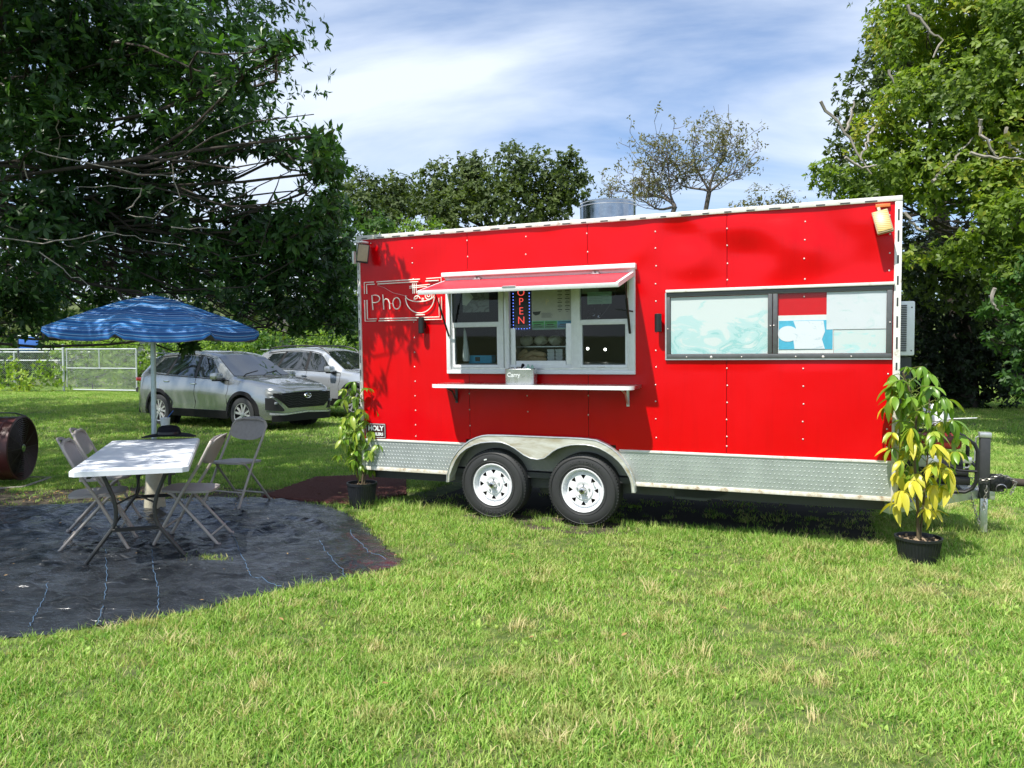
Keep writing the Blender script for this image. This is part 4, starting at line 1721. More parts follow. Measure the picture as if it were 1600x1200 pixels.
# bread rolls in bags on the rack
rr = random.Random(3)
for k in range(6):
    x = 1.62 + .085 * (k % 3)
    z = 1.049 + .055 * (k // 3)
    o = tthing('bread_roll', (x, .26, z), ('long tan bread roll in the lower rack, ' + ('bottom layer, ' if k < 3 else 'upper layer, ') + ('under the lit sign', 'in the middle', 'nearest the foam containers')[k % 3]), 'bread roll', 'bread rolls stacked in the display rack')
    MB().lathe([(.0005, -.075), (.018, -.065), (.027, -.03), (.028, .02), (.020, .06), (.0005, .075)], 12, Matrix.Translation((0, 0, .027)) @ Matrix.Rotation(R(rr.uniform(55, 100)), 4, 'Y') @ Matrix.Rotation(R(rr.uniform(-25, 25)), 4, 'X')).build('crust', M['bread'], o, 40)
for k, x in enumerate((1.66, 1.80, 1.95)):
    o = tthing('paper_bag', (x, .28, 1.205), ('crumpled tan paper bag on the upper rack shelf, ' + ('under the lit sign', 'between two others', 'nearest the tongs')[k]), 'paper bag', 'paper bags on the rack')
    vs = []
    fs = []
    ico = bmesh.new()
    bmesh.ops.create_icosphere(ico, subdivisions=2, radius=1)
    for v in ico.verts:
        nz_ = 1 + .28 * mnoise.noise(v.co * 2.2 + Vector((k * 3, 0, 0)))
        v.co = Vector((v.co.x * .068 * nz_, v.co.y * .06 * nz_, v.co.z * .05 * nz_ + .052))
    mb = MB()
    mb.bm(ico)
    mb.build('bag_body', M['bag'], o, 20)
o = tthing('snack_box', (1.235, .20, 1.048), 'flat blue printed box inside the lower pane beside the napkin bag', 'box')
MB().box(-.12, .12, -.05, .05, 0, .075, ch=.004).build('box_body', M['egg'], o)
MB().box(-.05, .0, -.052, -.0505, .02, .06).build('box_print', M['ink'], o, 0)
o = tthing('hanging_bag', (1.09, .12, 1.06), 'white plastic bag hanging inside the lower pane above the blue box', 'bag')
MB().tube([(0, 0, .32), (.004, 0, .28), (.01, 0, .18), (.012, 0, .06), (.012, 0, .01)], [.006, .014, .022, .036, .030], 10).build('bag_body', M['foam'], o)
o = tthing('foil_bunch', (2.37, .10, 1.445), 'crinkled silver foil pieces behind the upper pane with the curved cable', 'foil')
q = MB()
rr = random.Random(5)
for k in range(26):
    x, z = rr.uniform(-.06, .07), rr.uniform(0, .13)
    a, b, c_ = [Vector((x + rr.uniform(-.014, .014), rr.uniform(-.02, .02), z + rr.uniform(-.018, .018))) for _ in range(3)]
    q.add([a, b, c_], [(0, 1, 2)])
q.build('foil_piece', M['chrome'], o, 0, fix=False)
o = tthing('tongs', (2.12, .12, 1.18), 'pair of dark metal tongs leaning across the display rack in the open window', 'tongs')
MB().tube([(0.07, 0, -.02), (-.09, 0, .19)], .006, 6).tube([(.06, .0, -.05), (-.12, 0, .17)], .006, 6).build('tong_arm', M['dgrey'], o)

# ================================================================== TABLE AND CHAIRS
TA = math.atan2(.24, .70)           # across direction of the table
tcen = (Vector((-2.928, 5.15, 0)) + Vector((-2.229, 5.389, 0)) + Vector((-3.037, 7.294, 0)) + Vector((-3.78, 7.126, 0))) / 4
tb = empty('folding_table', (tcen.x, tcen.y, .01), 'white plastic folding table with grey legs under the blue umbrella', 'table', rot=(0, 0, TA + R(1.0)))
TWD, TLN, TH = .755, 2.00, .73
q = MB()
zt = TH
hw, hl = TWD / 2, TLN / 2


def outline(hw, hl, c):
    return [(-hw + c, -hl), (hw - c, -hl), (hw, -hl + c), (hw, hl - c), (hw - c, hl), (-hw + c, hl), (-hw, hl - c), (-hw, -hl + c)]


o1 = outline(hw - .012, hl - .012, .035)
o2 = outline(hw, hl, .04)
n = 8
vs = [(x, y, zt) for x, y in o1] + [(x, y, zt - .010) for x, y in o2] + [(x, y, zt - .045) for x, y in o2] + [(x * .97, y * .985, zt - .045) for x, y in o2] + [(x * .97, y * .985, zt - .02) for x, y in o2]
fs = [tuple(range(n))] + [tuple(range(5 * n - 1, 4 * n - 1, -1))]
for r_ in range(4):
    for i in range(n):
        j = (i + 1) % n
        fs.append((r_ * n + i, r_ * n + j, (r_ + 1) * n + j, (r_ + 1) * n + i))
q.add(vs, fs)
q.build('table_top', M['tabletop'], tb, 25)
fr = MB()
for x in (-.27, .27):
    fr.box(x - .012, x + .012, -.90, .90, TH - .075, TH - .046)
fr.build('table_rail', M['tableleg'], tb, 0)
for sy in (-1, 1):
    y = sy * .70
    lg = MB()
    for s in (-1, 1):
        lg.tube([(s * .215, y, TH - .05), (s * .20, y, TH - .10), (s * .145, y, TH - .24), (s * .128, y, TH - .33), (s * .130, y, TH - .42), (s * .15, y, TH - .47), (s * .33, y - sy * .0, .012)], .0145, 8)
        lg.tube([(s * .33, y, .0), (s * .338, y, .015)], .018, 8)
    lg.build('leg', M['tableleg'], tb)
    MB().tube([(-.155, y, TH - .485), (.155, y, TH - .485)], .017, 6).build('leg_stretcher', M['tableleg'], tb)
    MB().tube([(-.13, y, TH - .30), (0, y - sy * .05, TH - .24), (.13, y, TH - .30)], .008, 6).tube([(0, y - sy * .05, TH - .24), (0, y - sy * .45, TH - .07)], .008, 6).build('leg_brace', M['tableleg'], tb)


def chair_make(loc, rz, label):
    """folding chair facing +x in its own frame"""
    c = empty('folding_chair', loc, label, 'folding chair', 'beige folding chairs round the table', (0, 0, rz))
    hw = .215
    # back + front legs: one bent tube each side, joined over the top
    q = MB()
    for s in (-1, 1):
        q.tube([(.25, s * (hw + .01), .0), (.02, s * hw, .43), (-.12, s * hw, .66), (-.185, s * hw, .79), (-.20, s * (hw - .03), .83)], .0125, 8)
    q.tube([(-.20, -hw + .03, .83), (-.207, -.1, .852), (-.207, .1, .852), (-.20, hw - .03, .83)], .0125, 8)
    q.tube([(.17, -hw, .15), (.17, hw, .15)], .008, 6)
    q.build('front_frame', M['beige'], c)
    q = MB()
    for s in (-1, 1):
        q.tube([(-.26, s * (hw - .01), .0), (.10, s * (hw - .025), .415), (.13, s * (hw - .025), .43)], .012, 8)
    q.tube([(-.20, -hw + .02, .09), (-.20, hw - .02, .09)], .008, 6)
    q.build('rear_leg', M['beige'], c)
    q = MB()
    for s in (-1, 1):
        for x in (.25, -.26):
            q.tube([(x, s * (hw + (.01 if x > 0 else -.01)), -.002), (x - .01 * (1 if x > 0 else -1), s * (hw + (.008 if x > 0 else -.01)), .022)], .017, 8)
    q.build('foot_cap', M['beige_seat'], c)
    # seat pan, rounded, slightly dished
    vs, fs = [], []
    N, K = 32, 5
    for lay, z_ in ((0, .452), (1, .425)):
        for k in range(K + 1):
            for i in range(N):
                a = 2 * PI * i / N
                r_ = (k / K)
                ca, sa = math.cos(a), math.sin(a)
                x = .20 * abs(ca) ** .5 * (1 if ca > 0 else -1) * r_
                y = .198 * abs(sa) ** .5 * (1 if sa > 0 else -1) * r_
                z = z_ - (.012 * (1 - r_ ** 2) if lay == 0 else 0) + .10 * x * .3 - (.01 if (lay == 0 and k == K) else 0)
                vs.append((x + .01, y, z))
    for lay in range(2):
        for k in range(K):
            for i in range(N):
                j = (i + 1) % N
                b0 = lay * (K + 1) * N
                fs.append((b0 + k * N + i, b0 + k * N + j, b0 + (k + 1) * N + j, b0 + (k + 1) * N + i))
    b0, b1 = K * N, (2 * K + 1) * N
    for i in range(N):
        j = (i + 1) % N
        fs.append((b0 + i, b0 + j, b1 + j, b1 + i))
    MB().add(vs, fs).build('seat', M['beige_seat'], c, 50)
    # oval curved back panel with grip slot
    vs, fs = [], []
    NX, NZ = 20, 12

    def bp(u, v, off):
        a = (u * 2 - 1)
        wv = 1 - .14 * (abs(v * 2 - 1)) ** 3
        y = a * .215 * wv
        zz_ = .64 + .235 * v + (-.055 * abs(a) ** 2.6 if v > .5 else .035 * abs(a) ** 2.6) * abs(v * 2 - 1)
        x = -.105 - (zz_ - .64) * .50 - .035 * (1 - a * a) + off
        return (x, y, zz_)
    slot = lambda i, j: (NX * .38 < i + .5 < NX * .62) and j == NZ - 2
    for off in (0.0, -.014):
        for i in range(NX + 1):
            for j in range(NZ + 1):
                vs.append(bp(i / NX, j / NZ, off))
    S_ = (NX + 1) * (NZ + 1)
    for l_ in range(2):
        for i in range(NX):
            for j in range(NZ):
                if slot(i, j):
                    continue
                a = l_ * S_ + i * (NZ + 1) + j
                fs.append((a, a + NZ + 1, a + NZ + 2, a + 1))
    rim_ = [(i, 0) for i in range(NX + 1)] + [(NX, j) for j in range(1, NZ + 1)] + [(i, NZ) for i in range(NX - 1, -1, -1)] + [(0, j) for j in range(NZ - 1, 0, -1)]
    for a, b in zip(rim_, rim_[1:] + rim_[:1]):
        A = a[0] * (NZ + 1) + a[1]
        B = b[0] * (NZ + 1) + b[1]
        fs.append((A, B, B + S_, A + S_))
    MB().add(vs, fs).build('backrest', M['beige_seat'], c, 60)
    return c


CH = [((-3.27, 6.02, .012), R(20), 'beige folding chair whose back faces the drum fan, at the near end of the table'),
      ((-3.62, 6.80, .012), R(18), 'beige folding chair behind the one nearest the drum fan, mostly hidden'),
      ((-2.60, 6.22, .012), R(186), 'beige folding chair pulled up to the table side that faces the trailer'),
      ((-2.80, 7.80, .012), R(-112), 'beige folding chair standing apart from the table, its back to the silver car')]
c0 = chair_make(*CH[0])
for loc, rz, lab in CH[1:]:
    c = copy_tree(c0)
    c.location = loc
    c.rotation_euler = (0, 0, rz)
    c['label'] = lab

# hat with wide drooping brim
TT = TH + .011
hat = empty('hat', (0, 0, 0), 'dark wide-brimmed felt hat lying on the far end of the white table', 'hat')
hp = onground(264, 684, TT)
hat.location = (hp.x, hp.y, TT)
hat.rotation_euler = (0, 0, R(15))
vs, fs = [], []
prof = [(.0005, .112), (.04, .113), (.072, .108), (.088, .092), (.097, .06), (.103, .034), (.120, .028), (.160, .024), (.205, .014), (.228, .004), (.232, .001), (.20, .006), (.12, .014), (.10, .02), (.0005, .02)]
N = 40
for r_, h_ in prof:
    for k in range(N):
        a = 2 * PI * k / N
        rr_ = r_ * (1 + .06 * math.cos(2 * a))
        dip = 0
        if r_ > .12:
            dip = (r_ - .12) * .22 * (1 - math.cos(2 * a)) * .5
        if h_ > .1:
            dip -= .018 * max(0, 1 - abs(r_ * math.sin(a)) / .03)
        vs.append((rr_ * math.cos(a), rr_ * .92 * math.sin(a), h_ + dip + .006))
for i in range(len(prof) - 1):
    for k in range(N):
        fs.append((i * N + k, i * N + (k + 1) % N, (i + 1) * N + (k + 1) % N, (i + 1) * N + k))
MB().add(vs, fs).build('hat_felt', M['hat'], hat, 50)
MB().lathe([(.1035, .036), (.1045, .038), (.1005, .060), (.0985, .060)], 32).build('hat_band', M['black'], hat)
cu = onground(250, 676, TT)
cup = empty('drinking_cup', (cu.x, cu.y + .12, TT), 'pale plastic cup with a blue straw behind the hat', 'cup')
MB().lathe([(.0005, 0), (.036, 0), (.045, .10), (.047, .13), (.050, .132), (.048, .142), (.02, .146), (.0005, .146)], 24).build('cup_body', M['cup'], cup)
MB().tube([(.0, 0, .05), (.03, 0, .15), (.085, 0, .215)], .0045, 6).build('straw', M['bluep'], cup)

# ------------------------------------------------------------------ UMBRELLA
up = onground(234, 742)
UD = 7.55
ub_ = at(241, 740, UD)
UX, UY = ub_.x, ub_.y
umb = empty('patio_umbrella', (UX, UY, 0), 'blue and white striped beach umbrella on a pale pole behind the white table', 'umbrella', rot=(R(1.5), R(.8), R(8)))
MB().tube([(0, 0, .05), (0, 0, 1.98)], .024, 14).build('pole', M['pole'], umb)
MB().tube([(0, 0, 1.98), (0, 0, 2.13)], [.012, .006], 10).build('finial', M['pole'], umb)
MB().lathe([(.0005, 0), (.09, 0), (.10, .04), (.085, .25), (.075, .45), (.05, .52), (.035, .53), (.0005, .53)], 28).build('base_weight', M['bag'], umb)
# canopy: eight gores, scalloped valance
NG, NS, NRR = 8, 12, 14
RAD = .99
vs, ring = [], []


def can(a, t_, drop=0):
    """a angle, t_ 0..1 from top to edge"""
    g_ = (a / (2 * PI / NG)) % 1.0
    sag = math.sin(g_ * PI)
    r_ = RAD * t_ * (math.cos(PI / NG) / math.cos((g_ - .5) * 2 * PI / NG)) * (1 - .012 * sag * t_)
    z = 2.11 - .20 * t_ - .135 * t_ ** 1.9 - .030 * sag * t_ * (1 - .3 * t_)
    z += .006 * math.sin(a * 3 + t_ * 9)
    return r_ * math.cos(a), r_ * math.sin(a), z


nA = NG * NS
for j in range(NRR + 1):
    t_ = j / NRR
    for i in range(nA):
        a = 2 * PI * i / nA
        x, y, z = can(a, max(t_, .012))
        vs.append((x, y, z))
        ring.append(t_ * 1.0)
for j in (1, 2):
    for i in range(nA):
        a = 2 * PI * i / nA
        x, y, z = can(a, 1)
        g_ = (i % NS) / NS
        sc_ = .45 if g_ == 0 else 1.0 if .2 < g_ < .8 else .93
        vs.append((x * (1 + .004 * j), y * (1 + .004 * j), z - (.042 * j) * sc_ + .0))
        ring.append(1.0 + .05 * j)
fs = []
for j in range(NRR + 2):
    for i in range(nA):
        k = (i + 1) % nA
        fs.append((j * nA + i, j * nA + k, (j + 1) * nA + k, (j + 1) * nA + i))
co = MB().add(vs, fs).build('canopy', M['stripe'], umb, 40, fix=False)
at_ = co.data.attributes.new('ring', 'FLOAT', 'POINT')
at_.data.foreach_set('value', ring)
lin = MB().add([(x * .992, y * .992, z - .006) for x, y, z in vs[:nA * (NRR + 3)]], fs).build('canopy_lining', M['cloth_under'], umb, 40, fix=False)
for k in range(NG):
    a = 2 * PI * k / NG
    P = []
    for t_ in (.03, .3, .6, .85, .995):
        x, y, z = can(a, t_)
        P.append((x * .99, y * .99, z - .012))
    MB().tube(P, .004, 5).build('rib', M['alu'], umb)

# ------------------------------------------------------------------ DRUM FAN
fb = onground(10, 757)
fan = empty('drum_fan', (fb.x, fb.y, 0), 'big maroon drum fan with dark grille standing on the grass beside the dirt strip', 'drum fan', rot=(0, 0, R(8)))
FR = .37
FMx = Matrix.Translation((0, 0, .43)) @ Matrix.Rotation(PI / 2, 4, 'Y')   # axis -> +x
q = MB()
q.lathe([(FR, -.19), (FR + .012, -.185), (FR + .012, -.165), (FR, -.16), (FR, .16), (FR + .012, .165), (FR + .014, .19), (FR - .004, .195), (FR - .008, .16), (FR - .008, -.19)], 48, FMx, closed=True)
for s in (-.08, .0, .08):
    q.lathe([(FR, s - .012), (FR + .006, s), (FR, s + .012)], 48, FMx)
q.build('drum_shell', M['maroon'], fan, 35)
MB().disc(FR - .01, -.17, 48, FMx).disc(FR - .01, .02, 48, FMx).build('drum_back', M['dblack'], fan, 0)
q = MB()
for k in range(1, 17):
    rr_ = .03 + k * .0218
    q.lathe([(rr_ - .004, .192), (rr_, .1955), (rr_ + .004, .192)], 40, FMx)
for k in range(12):
    a = 2 * PI * k / 12
    q.tube([FMx @ Vector((.05 * math.cos(a), .05 * math.sin(a), .195)), FMx @ Vector((FR * math.cos(a), FR * math.sin(a), .19))], .0028, 4)
q.build('grille', simple('brown_black_wire', (.045, .032, .030), .4, .3), fan, 40)
q = MB()
for k in range(3):
    a = 2 * PI * k / 3 + .4
    v_ = []
    for r_, tw in ((.06, .10), (.20, .07), (.33, .05)):
        for s, wd in ((-1, .10), (1, .10)):
            an = a + s * wd * (r_ + .1) / r_ * .5
            v_.append(FMx @ Vector((r_ * math.cos(an), r_ * math.sin(an), .10 + s * tw * .5)))
    q.add(v_, [(0, 1, 3, 2), (2, 3, 5, 4)])
q.build('fan_blade', M['dgrey'], fan, 0, fix=False)
q = MB().lathe([(.045, .194), (.045, .200), (.03, .203), (.0005, .203)], 24, FMx)
q.build('hub_badge', M['galv'], fan)
q = MB()
for y in (-.43, .43):
    q.tube([(-.28, y * .8, .02), (0, y, .02), (.34, y * .8, .02)], .014, 6)
    q.tube([(0, y, .02), (0, y, .44)], .014, 6)
    q.tube([(-.02, y, .44), (0, y * .9, .44)], .02, 8)
q.tube([(.34, -.344, .02), (.34, .344, .02)], .014, 6)
q.tube([(-.28, -.344, .02), (-.28, .344, .02)], .014, 6)
q.build('stand', M['bark_pale'], fan)
q = MB()
q.tube([(-.1, -.05, .82), (-.1, 0, .85), (.1, .02, .845), (.19, .1, .80)], .008, 6)
q.tube([(-.19, -.1, .80), (.19, -.08, .80)], .012, 4)
q.build('fan_handle', M['dgrey'], fan)

# ------------------------------------------------------------------ CARS
def interp(x, P):
    return float(np.interp(x, [p[0] for p in P], [p[1] for p in P]))


def make_car(loc, rz, label, paint, rails, style):
    car = empty('parked_car', loc, label, 'car', 'cars parked on the lawn', (0, 0, rz))
    ZT_ = [(-2.26, .98), (-2.22, 1.16), (-2.10, 1.24), (-1.98, 1.34), (-1.72, 1.55), (-1.55, 1.60), (-1.1, 1.645), (-.4, 1.665), (.0, 1.64), (.22, 1.59), (.98, 1.125), (1.06, 1.10), (1.5, 1.06), (1.9, .99), (2.1, .945), (2.2, .90), (2.26, .84)]
    ZB_ = [(-2.26, .88), (-2.15, 1.08), (-1.9, 1.17), (-1.0, 1.11), (0, 1.07), (1.0, 1.03), (1.5, .98), (1.9, .91), (2.1, .86), (2.26, .76)]
    YR_ = [(-2.26, .66), (-2.1, .70), (-1.95, .68), (-1.7, .64), (-1.4, .62), (-.4, .625), (.2, .62), (.6, .71), (1.0, .79), (1.1, .79), (1.6, .75), (2.0, .69), (2.2, .62), (2.26, .55)]
    W_ = [(-2.26, .70), (-2.2, .80), (-2.0, .89), (-1.6, .925), (-1.3, .932), (-.4, .915), (.3, .912), (1.0, .925), (1.4, .932), (1.75, .915), (2.0, .86), (2.12, .80), (2.2, .72), (2.26, .60)]
    xs = sorted(set([round(v, 3) for v in list(np.arange(-2.26, 2.261, .08)) + [2.26, 2.23, 2.2, 2.16, 2.12, -2.23, -2.2, .98, .22, 1.06, -1.98, -1.72]]))

    def sec(x):
        w = interp(x, W_)
        zb_ = interp(x, ZB_)
        zt_ = interp(x, ZT_)
        yr = interp(x, YR_)
        dr = .055 if x < .3 else .03
        crease = .03 * max(0, 1 - abs(x + .2) / 1.6)
        K = [(0, .24), (w * .8, .235), (w * .95, .27), (w * .985, .40), (w * .975 - crease, .56), (w * .995, .72 + .04 * (x < 0)), (w * .955, zb_ - .10), (w * .925, zb_),
             (max(yr, .1) + .02, zt_ - dr - .02), (yr - .04, zt_ - dr + .025), (yr * .6, zt_ - .012), (yr * .3, zt_ - .002), (0, zt_)]
        if x > 1.0 or x < -2.1:
            K[8] = ((K[7][0] + yr) / 2, max(zb_ + .005, (K[7][1] + zt_ - dr) / 2 + .012))
        return K

    m_ = 13
    vs = []
    for x in xs:
        K = sec(x)
        vs += [(x, -y, z) for y, z in K] + [(x, y, z) for y, z in K[-2:0:-1]]
    n_ = 2 * m_ - 2
    fs = []
    for i in range(len(xs) - 1):
        for k in range(n_):
            k2 = (k + 1) % n_
            fs.append((i * n_ + k, i * n_ + k2, (i + 1) * n_ + k2, (i + 1) * n_ + k))
    fs.append(tuple(range(n_ - 1, -1, -1)))
    fs.append(tuple((len(xs) - 1) * n_ + k for k in range(n_)))
    body = MB().add(vs, fs).build('body', paint, car, 0)
    WX = (1.39, -1.31)
    cut = MB()
    for wx in WX:
        for s in (-1, 1):
            cut.cyl((wx, s * .60, .36), (wx, s * 1.2, .36), .405, 36)
    co_ = cut.build('cutter', paint, car, 0)
    md = body.modifiers.new('b', 'BOOLEAN')
    md.operation = 'DIFFERENCE'
    md.object = co_
    md.solver = 'EXACT'
    bpy.context.view_layer.update()
    dg = bpy.context.evaluated_depsgraph_get()
    nm = bpy.data.meshes.new_from_object(body.evaluated_get(dg))
    body.modifiers.clear()
    nm.materials.clear()
    nm.materials.append(paint)
    body.data = nm
    body.data.name = 'body'
    sharp(nm, 34)
    bpy.data.objects.remove(co_)

    def side(x, v, off=.008):
        K = sec(x)
        a, b = K[7], K[8]
        y = a[0] + (b[0] - a[0]) * v
        z = a[1] + (b[1] - a[1]) * v
        nx, nz_ = (b[1] - a[1]), -(b[0] - a[0])
        l_ = math.hypot(nx, nz_)
        return (y + nx / l_ * off, z + nz_ / l_ * off)

    def patch(name, mat, fn, nu, nv, parent=car, sm=60):
        vs_ = [fn(i / nu, j / nv) for i in range(nu + 1) for j in range(nv + 1)]
        f_ = [(i * (nv + 1) + j, (i + 1) * (nv + 1) + j, (i + 1) * (nv + 1) + j + 1, i * (nv + 1) + j + 1) for i in range(nu) for j in range(nv)]
        return MB().add(vs_, f_).build(name, mat, parent, sm)

    for s in (-1, 1):
        # side glass quads: bottom x0,x1 ; top x0,x1 ; v range
        for (b0, b1, t0, t1, v0, v1, v0b) in ((-.08, .90, -.08, .30, .06, .90, .10), (-1.02, -.17, -.86, -.17, .06, .90, .06), (-1.66, -1.10, -1.36, -.95, .10, .86, .06)):
            def fn(u, v, b0=b0, b1=b1, t0=t0, t1=t1, v0=v0, v1=v1):
                xb = b0 + (b1 - b0) * u
                xt = t0 + (t1 - t0) * u
                x = xb + (xt - xb) * v
                y, z = side(x, v0 + (v1 - v0) * v)
                return (x, s * y, z)
            patch('side_window', M['cglass'], fn, 8, 6)
        # black pillars / surround line
        q = MB()
        P = [(x, s * side(x, .0, .006)[0], side(x, .02)[1]) for x in np.linspace(-1.7, .95, 16)]
        q.tube(P, .009, 5)
        P = [(x, s * side(x, .95, .004)[0], side(x, .95)[1]) for x in np.linspace(-1.5, .25, 12)]
        q.tube(P, .008, 5)
        q.build('window_surround', M['black'], car)
        for (xb, xt, wd) in ((-.125, -.125, .04), (-1.06, -.90, .035)):
            def fn(u, v, xb=xb, xt=xt, wd=wd):
                x = xb + (xt - xb) * v + (u - .5) * 2 * wd
                y, z = side(x, .03 + .9 * v, .0075)
                return (x, s * y, z)
            patch('pillar_trim', M['black'], fn, 2, 4)
        # cladding: sill and arches
        def sill(u, v):
            x = -.88 + 1.84 * u
            K = sec(x)
            a, b = K[2], K[3]
            f_ = v * 1.25
            y = a[0] + (b[0] - a[0]) * f_
            z = a[1] + (b[1] - a[1]) * f_ - .01
            return (x, s * (y + .012), z)
        patch('sill_cladding', M['cladding'], sill, 10, 3)
        for wx in WX:
            def arc(u, v, wx=wx):
                a = R(-12 + 204 * u)
                rr_ = .40 + .075 * v
                x = wx + rr_ * math.cos(a)
                z = .36 + rr_ * math.sin(a)
                xx = min(max(x, -2.24), 2.24)
                w = interp(xx, W_)
                y = w * .997 + .010 - (.015 * v * v) - (.03 if z < .3 else 0)
                return (x, s * y, z)
            patch('arch_cladding', M['cladding'], arc, 26, 3)
            # wheel
            cpw = Vector((wx, s * .80, .355))
            Mw = Matrix.Translation(cpw) @ Matrix.Rotation(-s * PI / 2, 4, 'X')
            q = MB().lathe([(.235, -.09), (.245, -.105), (.32, -.108), (.345, -.095), (.352, -.07), (.352, .07), (.345, .095), (.32, .108), (.245, .105), (.235, .09)], 40, Mw)
            q.build('tyre', M['rubber'], car, 40)
            q = MB().lathe([(.242, .085), (.246, .095), (.236, .10), (.228, .08), (.222, .02), (.0005, .015)], 36, Mw)
            rim_ = q.build('rim', M['dgrey'], car, 40)
            q = MB()
            for k in range(5):
                for dd in (-.16, .13):
                    a = 2 * PI * k / 5 + dd + .2
                    a2 = 2 * PI * k / 5 + dd * 1.9 + .2
                    p0, p1 = (.05 * math.cos(a), .05 * math.sin(a)), (.23 * math.cos(a2), .23 * math.sin(a2))
                    dx, dy = p1[0] - p0[0], p1[1] - p0[1]
                    l_ = math.hypot(dx, dy)
                    nx, ny = -dy / l_, dx / l_
                    w0, w1 = .018, .022
                    vv = []
                    for (px_, py_), ww_, h_ in ((p0, w0, .085), (p1, w1, .092)):
                        for t_ in (-1, 1):
                            vv.append(Mw @ Vector((px_ + nx * ww_ * t_, py_ + ny * ww_ * t_, h_)))
                        for t_ in (-1, 1):
                            vv.append(Mw @ Vector((px_ + nx * ww_ * t_, py_ + ny * ww_ * t_, h_ - .03)))
                    q.add(vv, [(0, 1, 5, 4), (0, 4, 6, 2), (1, 3, 7, 5)])
            q.lathe([(.05, .07), (.048, .094), (.0005, .096)], 16, Mw)
            q.lathe([(.238, .088), (.236, .101), (.222, .098)], 36, Mw)
            q.build('spoke', M['alloy'], rim_, 30, fix=False)
            q = MB().cyl((wx, s * .61, .36), (wx, s * .62, .36), .40, 30)
            q.build('arch_liner', M['dblack'], car, 0)
        # handles and mirror
        for hx in (.42 - .55, -1.02):
            y, z = interp(hx, W_) * .955, interp(hx, ZB_) - .12
            MB().box(hx - .10, hx + .06, s * y - .03, s * y + .03, z - .012, z + .016, ch=.008).build('door_handle', M['chrome'], car)
        y, z = side(.72, .12)
        q = MB()
        q.box(.64, .82, (y + .03 if s > 0 else -y - .24), (y + .24 if s > 0 else -y - .03), z - .02, z + .13, ch=.035)
        mir = q.build('door_mirror', paint, car)
        MB().box(.66, .80, (y - .02 if s > 0 else -y - .20), (y + .20 if s > 0 else -y + .02), z - .045, z - .021, ch=.008).build('mirror_base', M['black'], mir)
        # door seams
        q = MB()
        for xs_ in (-.10, .93):
            P = []
            for z in np.linspace(.33, interp(xs_, ZB_), 8):
                K = sec(xs_)
                zz2 = [k_[1] for k_ in K[1:8]]
                yy2 = [k_[0] for k_ in K[1:8]]
                P.append((xs_ + (.03 if xs_ > 0 and z > .8 else 0), s * (float(np.interp(z, zz2, yy2)) + .0005), z))
            q.tube(P, .0045, 4)
        q.build('door_seam', M['dblack'], car)
        if rails:
            q = MB()
            P = [(x, s * .60, interp(x, ZT_) + .035 + (-.03 if abs(x + .55) > .95 else 0)) for x in np.linspace(-1.55, .42, 12)]
            q.tube(P, .016, 6)
            q.build('roof_rail', M['dgrey'], car)
    if rails:
        for x in (-1.1, -.1):
            MB().tube([(x, -.60, interp(x, ZT_) + .05), (x, .60, interp(x, ZT_) + .05)], .016, 6).build('roof_bar', M['dgrey'], car)
    # windscreen and rear glass
    def across(x, u, off=.006):
        K = sec(x)
        P = [(-a, b) for a, b in K[9:]][::1]
        ys = [p[0] for p in P]
        zs_ = [p[1] for p in P]
        yy = (u * 2 - 1) * (K[9][0] * .985)
        z = float(np.interp(-abs(yy), ys, zs_))
        return yy, z + off

    def ws(u, v):
        x = .97 - .70 * v
        y, z = across(x, u)
        return (x + .006, y, z)
    patch('windscreen', M['cglass'], ws, 14, 8)

    def rg(u, v):
        x = -1.96 + .25 * v
        y, z = across(x, u)
        return (x - .006, y, z)
    patch('rear_window', M['cglass'], rg, 10, 4)
    MB().box(-1.90, -1.62, -.58, .58, 1.585, 1.612, ch=.012).build('spoiler', paint, car)
    q = MB()
    for (a, b) in ((-.55, -.02), (-.02, .5)):
        q.tube([(1.02, a, 1.115), (.93, a + .15, 1.165), (.84, b, 1.225)], .009, 4)
    q.build('wiper', M['black'], car)

    # nose
    def fx(y):
        return float(np.interp(abs(y), [.0, .35, .60, .72, .80, .86, .915, .932], [2.275, 2.27, 2.262, 2.205, 2.125, 2.005, 1.75, 1.4])) if True else 0

    def facia(name, mat, zf0, zf1, y0, y1, off=.012, nu=16, nv=4, par=None):
        def fn(u, v):
            y = y0 + (y1 - y0) * u
            z0_, z1_ = zf0(y), zf1(y)
            return (fx(y) + off, y, z0_ + (z1_ - z0_) * v)
        return patch(name, mat, fn, nu, nv, par or car)
    if style == 0:
        gr = facia('grille', M['cladding'], lambda y: .50 + .24 * max(0, abs(y) - .48) / .3, lambda y: .815 - .02 * abs(y), -.78, .78, nu=26)
        q = MB()
        for k in range(7):
            z = .555 + .034 * k
            q.tube([(fx(y) + .016, y, z + .01 * math.sin(abs(y) * 20)) for y in np.linspace(-.52 - .03 * k, .52 + .03 * k, 26)], .0045, 4)
        q.build('grille_bar', M['dgrey'], gr, 0)
        q = MB()
        cz = .735
        q.tube([(fx(0) + .03, .085 * math.cos(a), cz + .045 * math.sin(a)) for a in np.linspace(0, 2 * PI, 25)], .009, 6, cap=False)
        q.tube([(fx(0) + .03, .048, cz - .030), (fx(0) + .03, .028, cz + .032)], .010, 6)
        q.tube([(fx(0) + .03, -.048, cz + .030), (fx(0) + .03, -.028, cz - .032)], .010, 6)
        q.tube([(fx(0) + .03, .038, cz - .008), (fx(0) + .03, -.038, cz + .008)], .009, 6)
        q.build('grille_emblem', M['chrome'], gr)
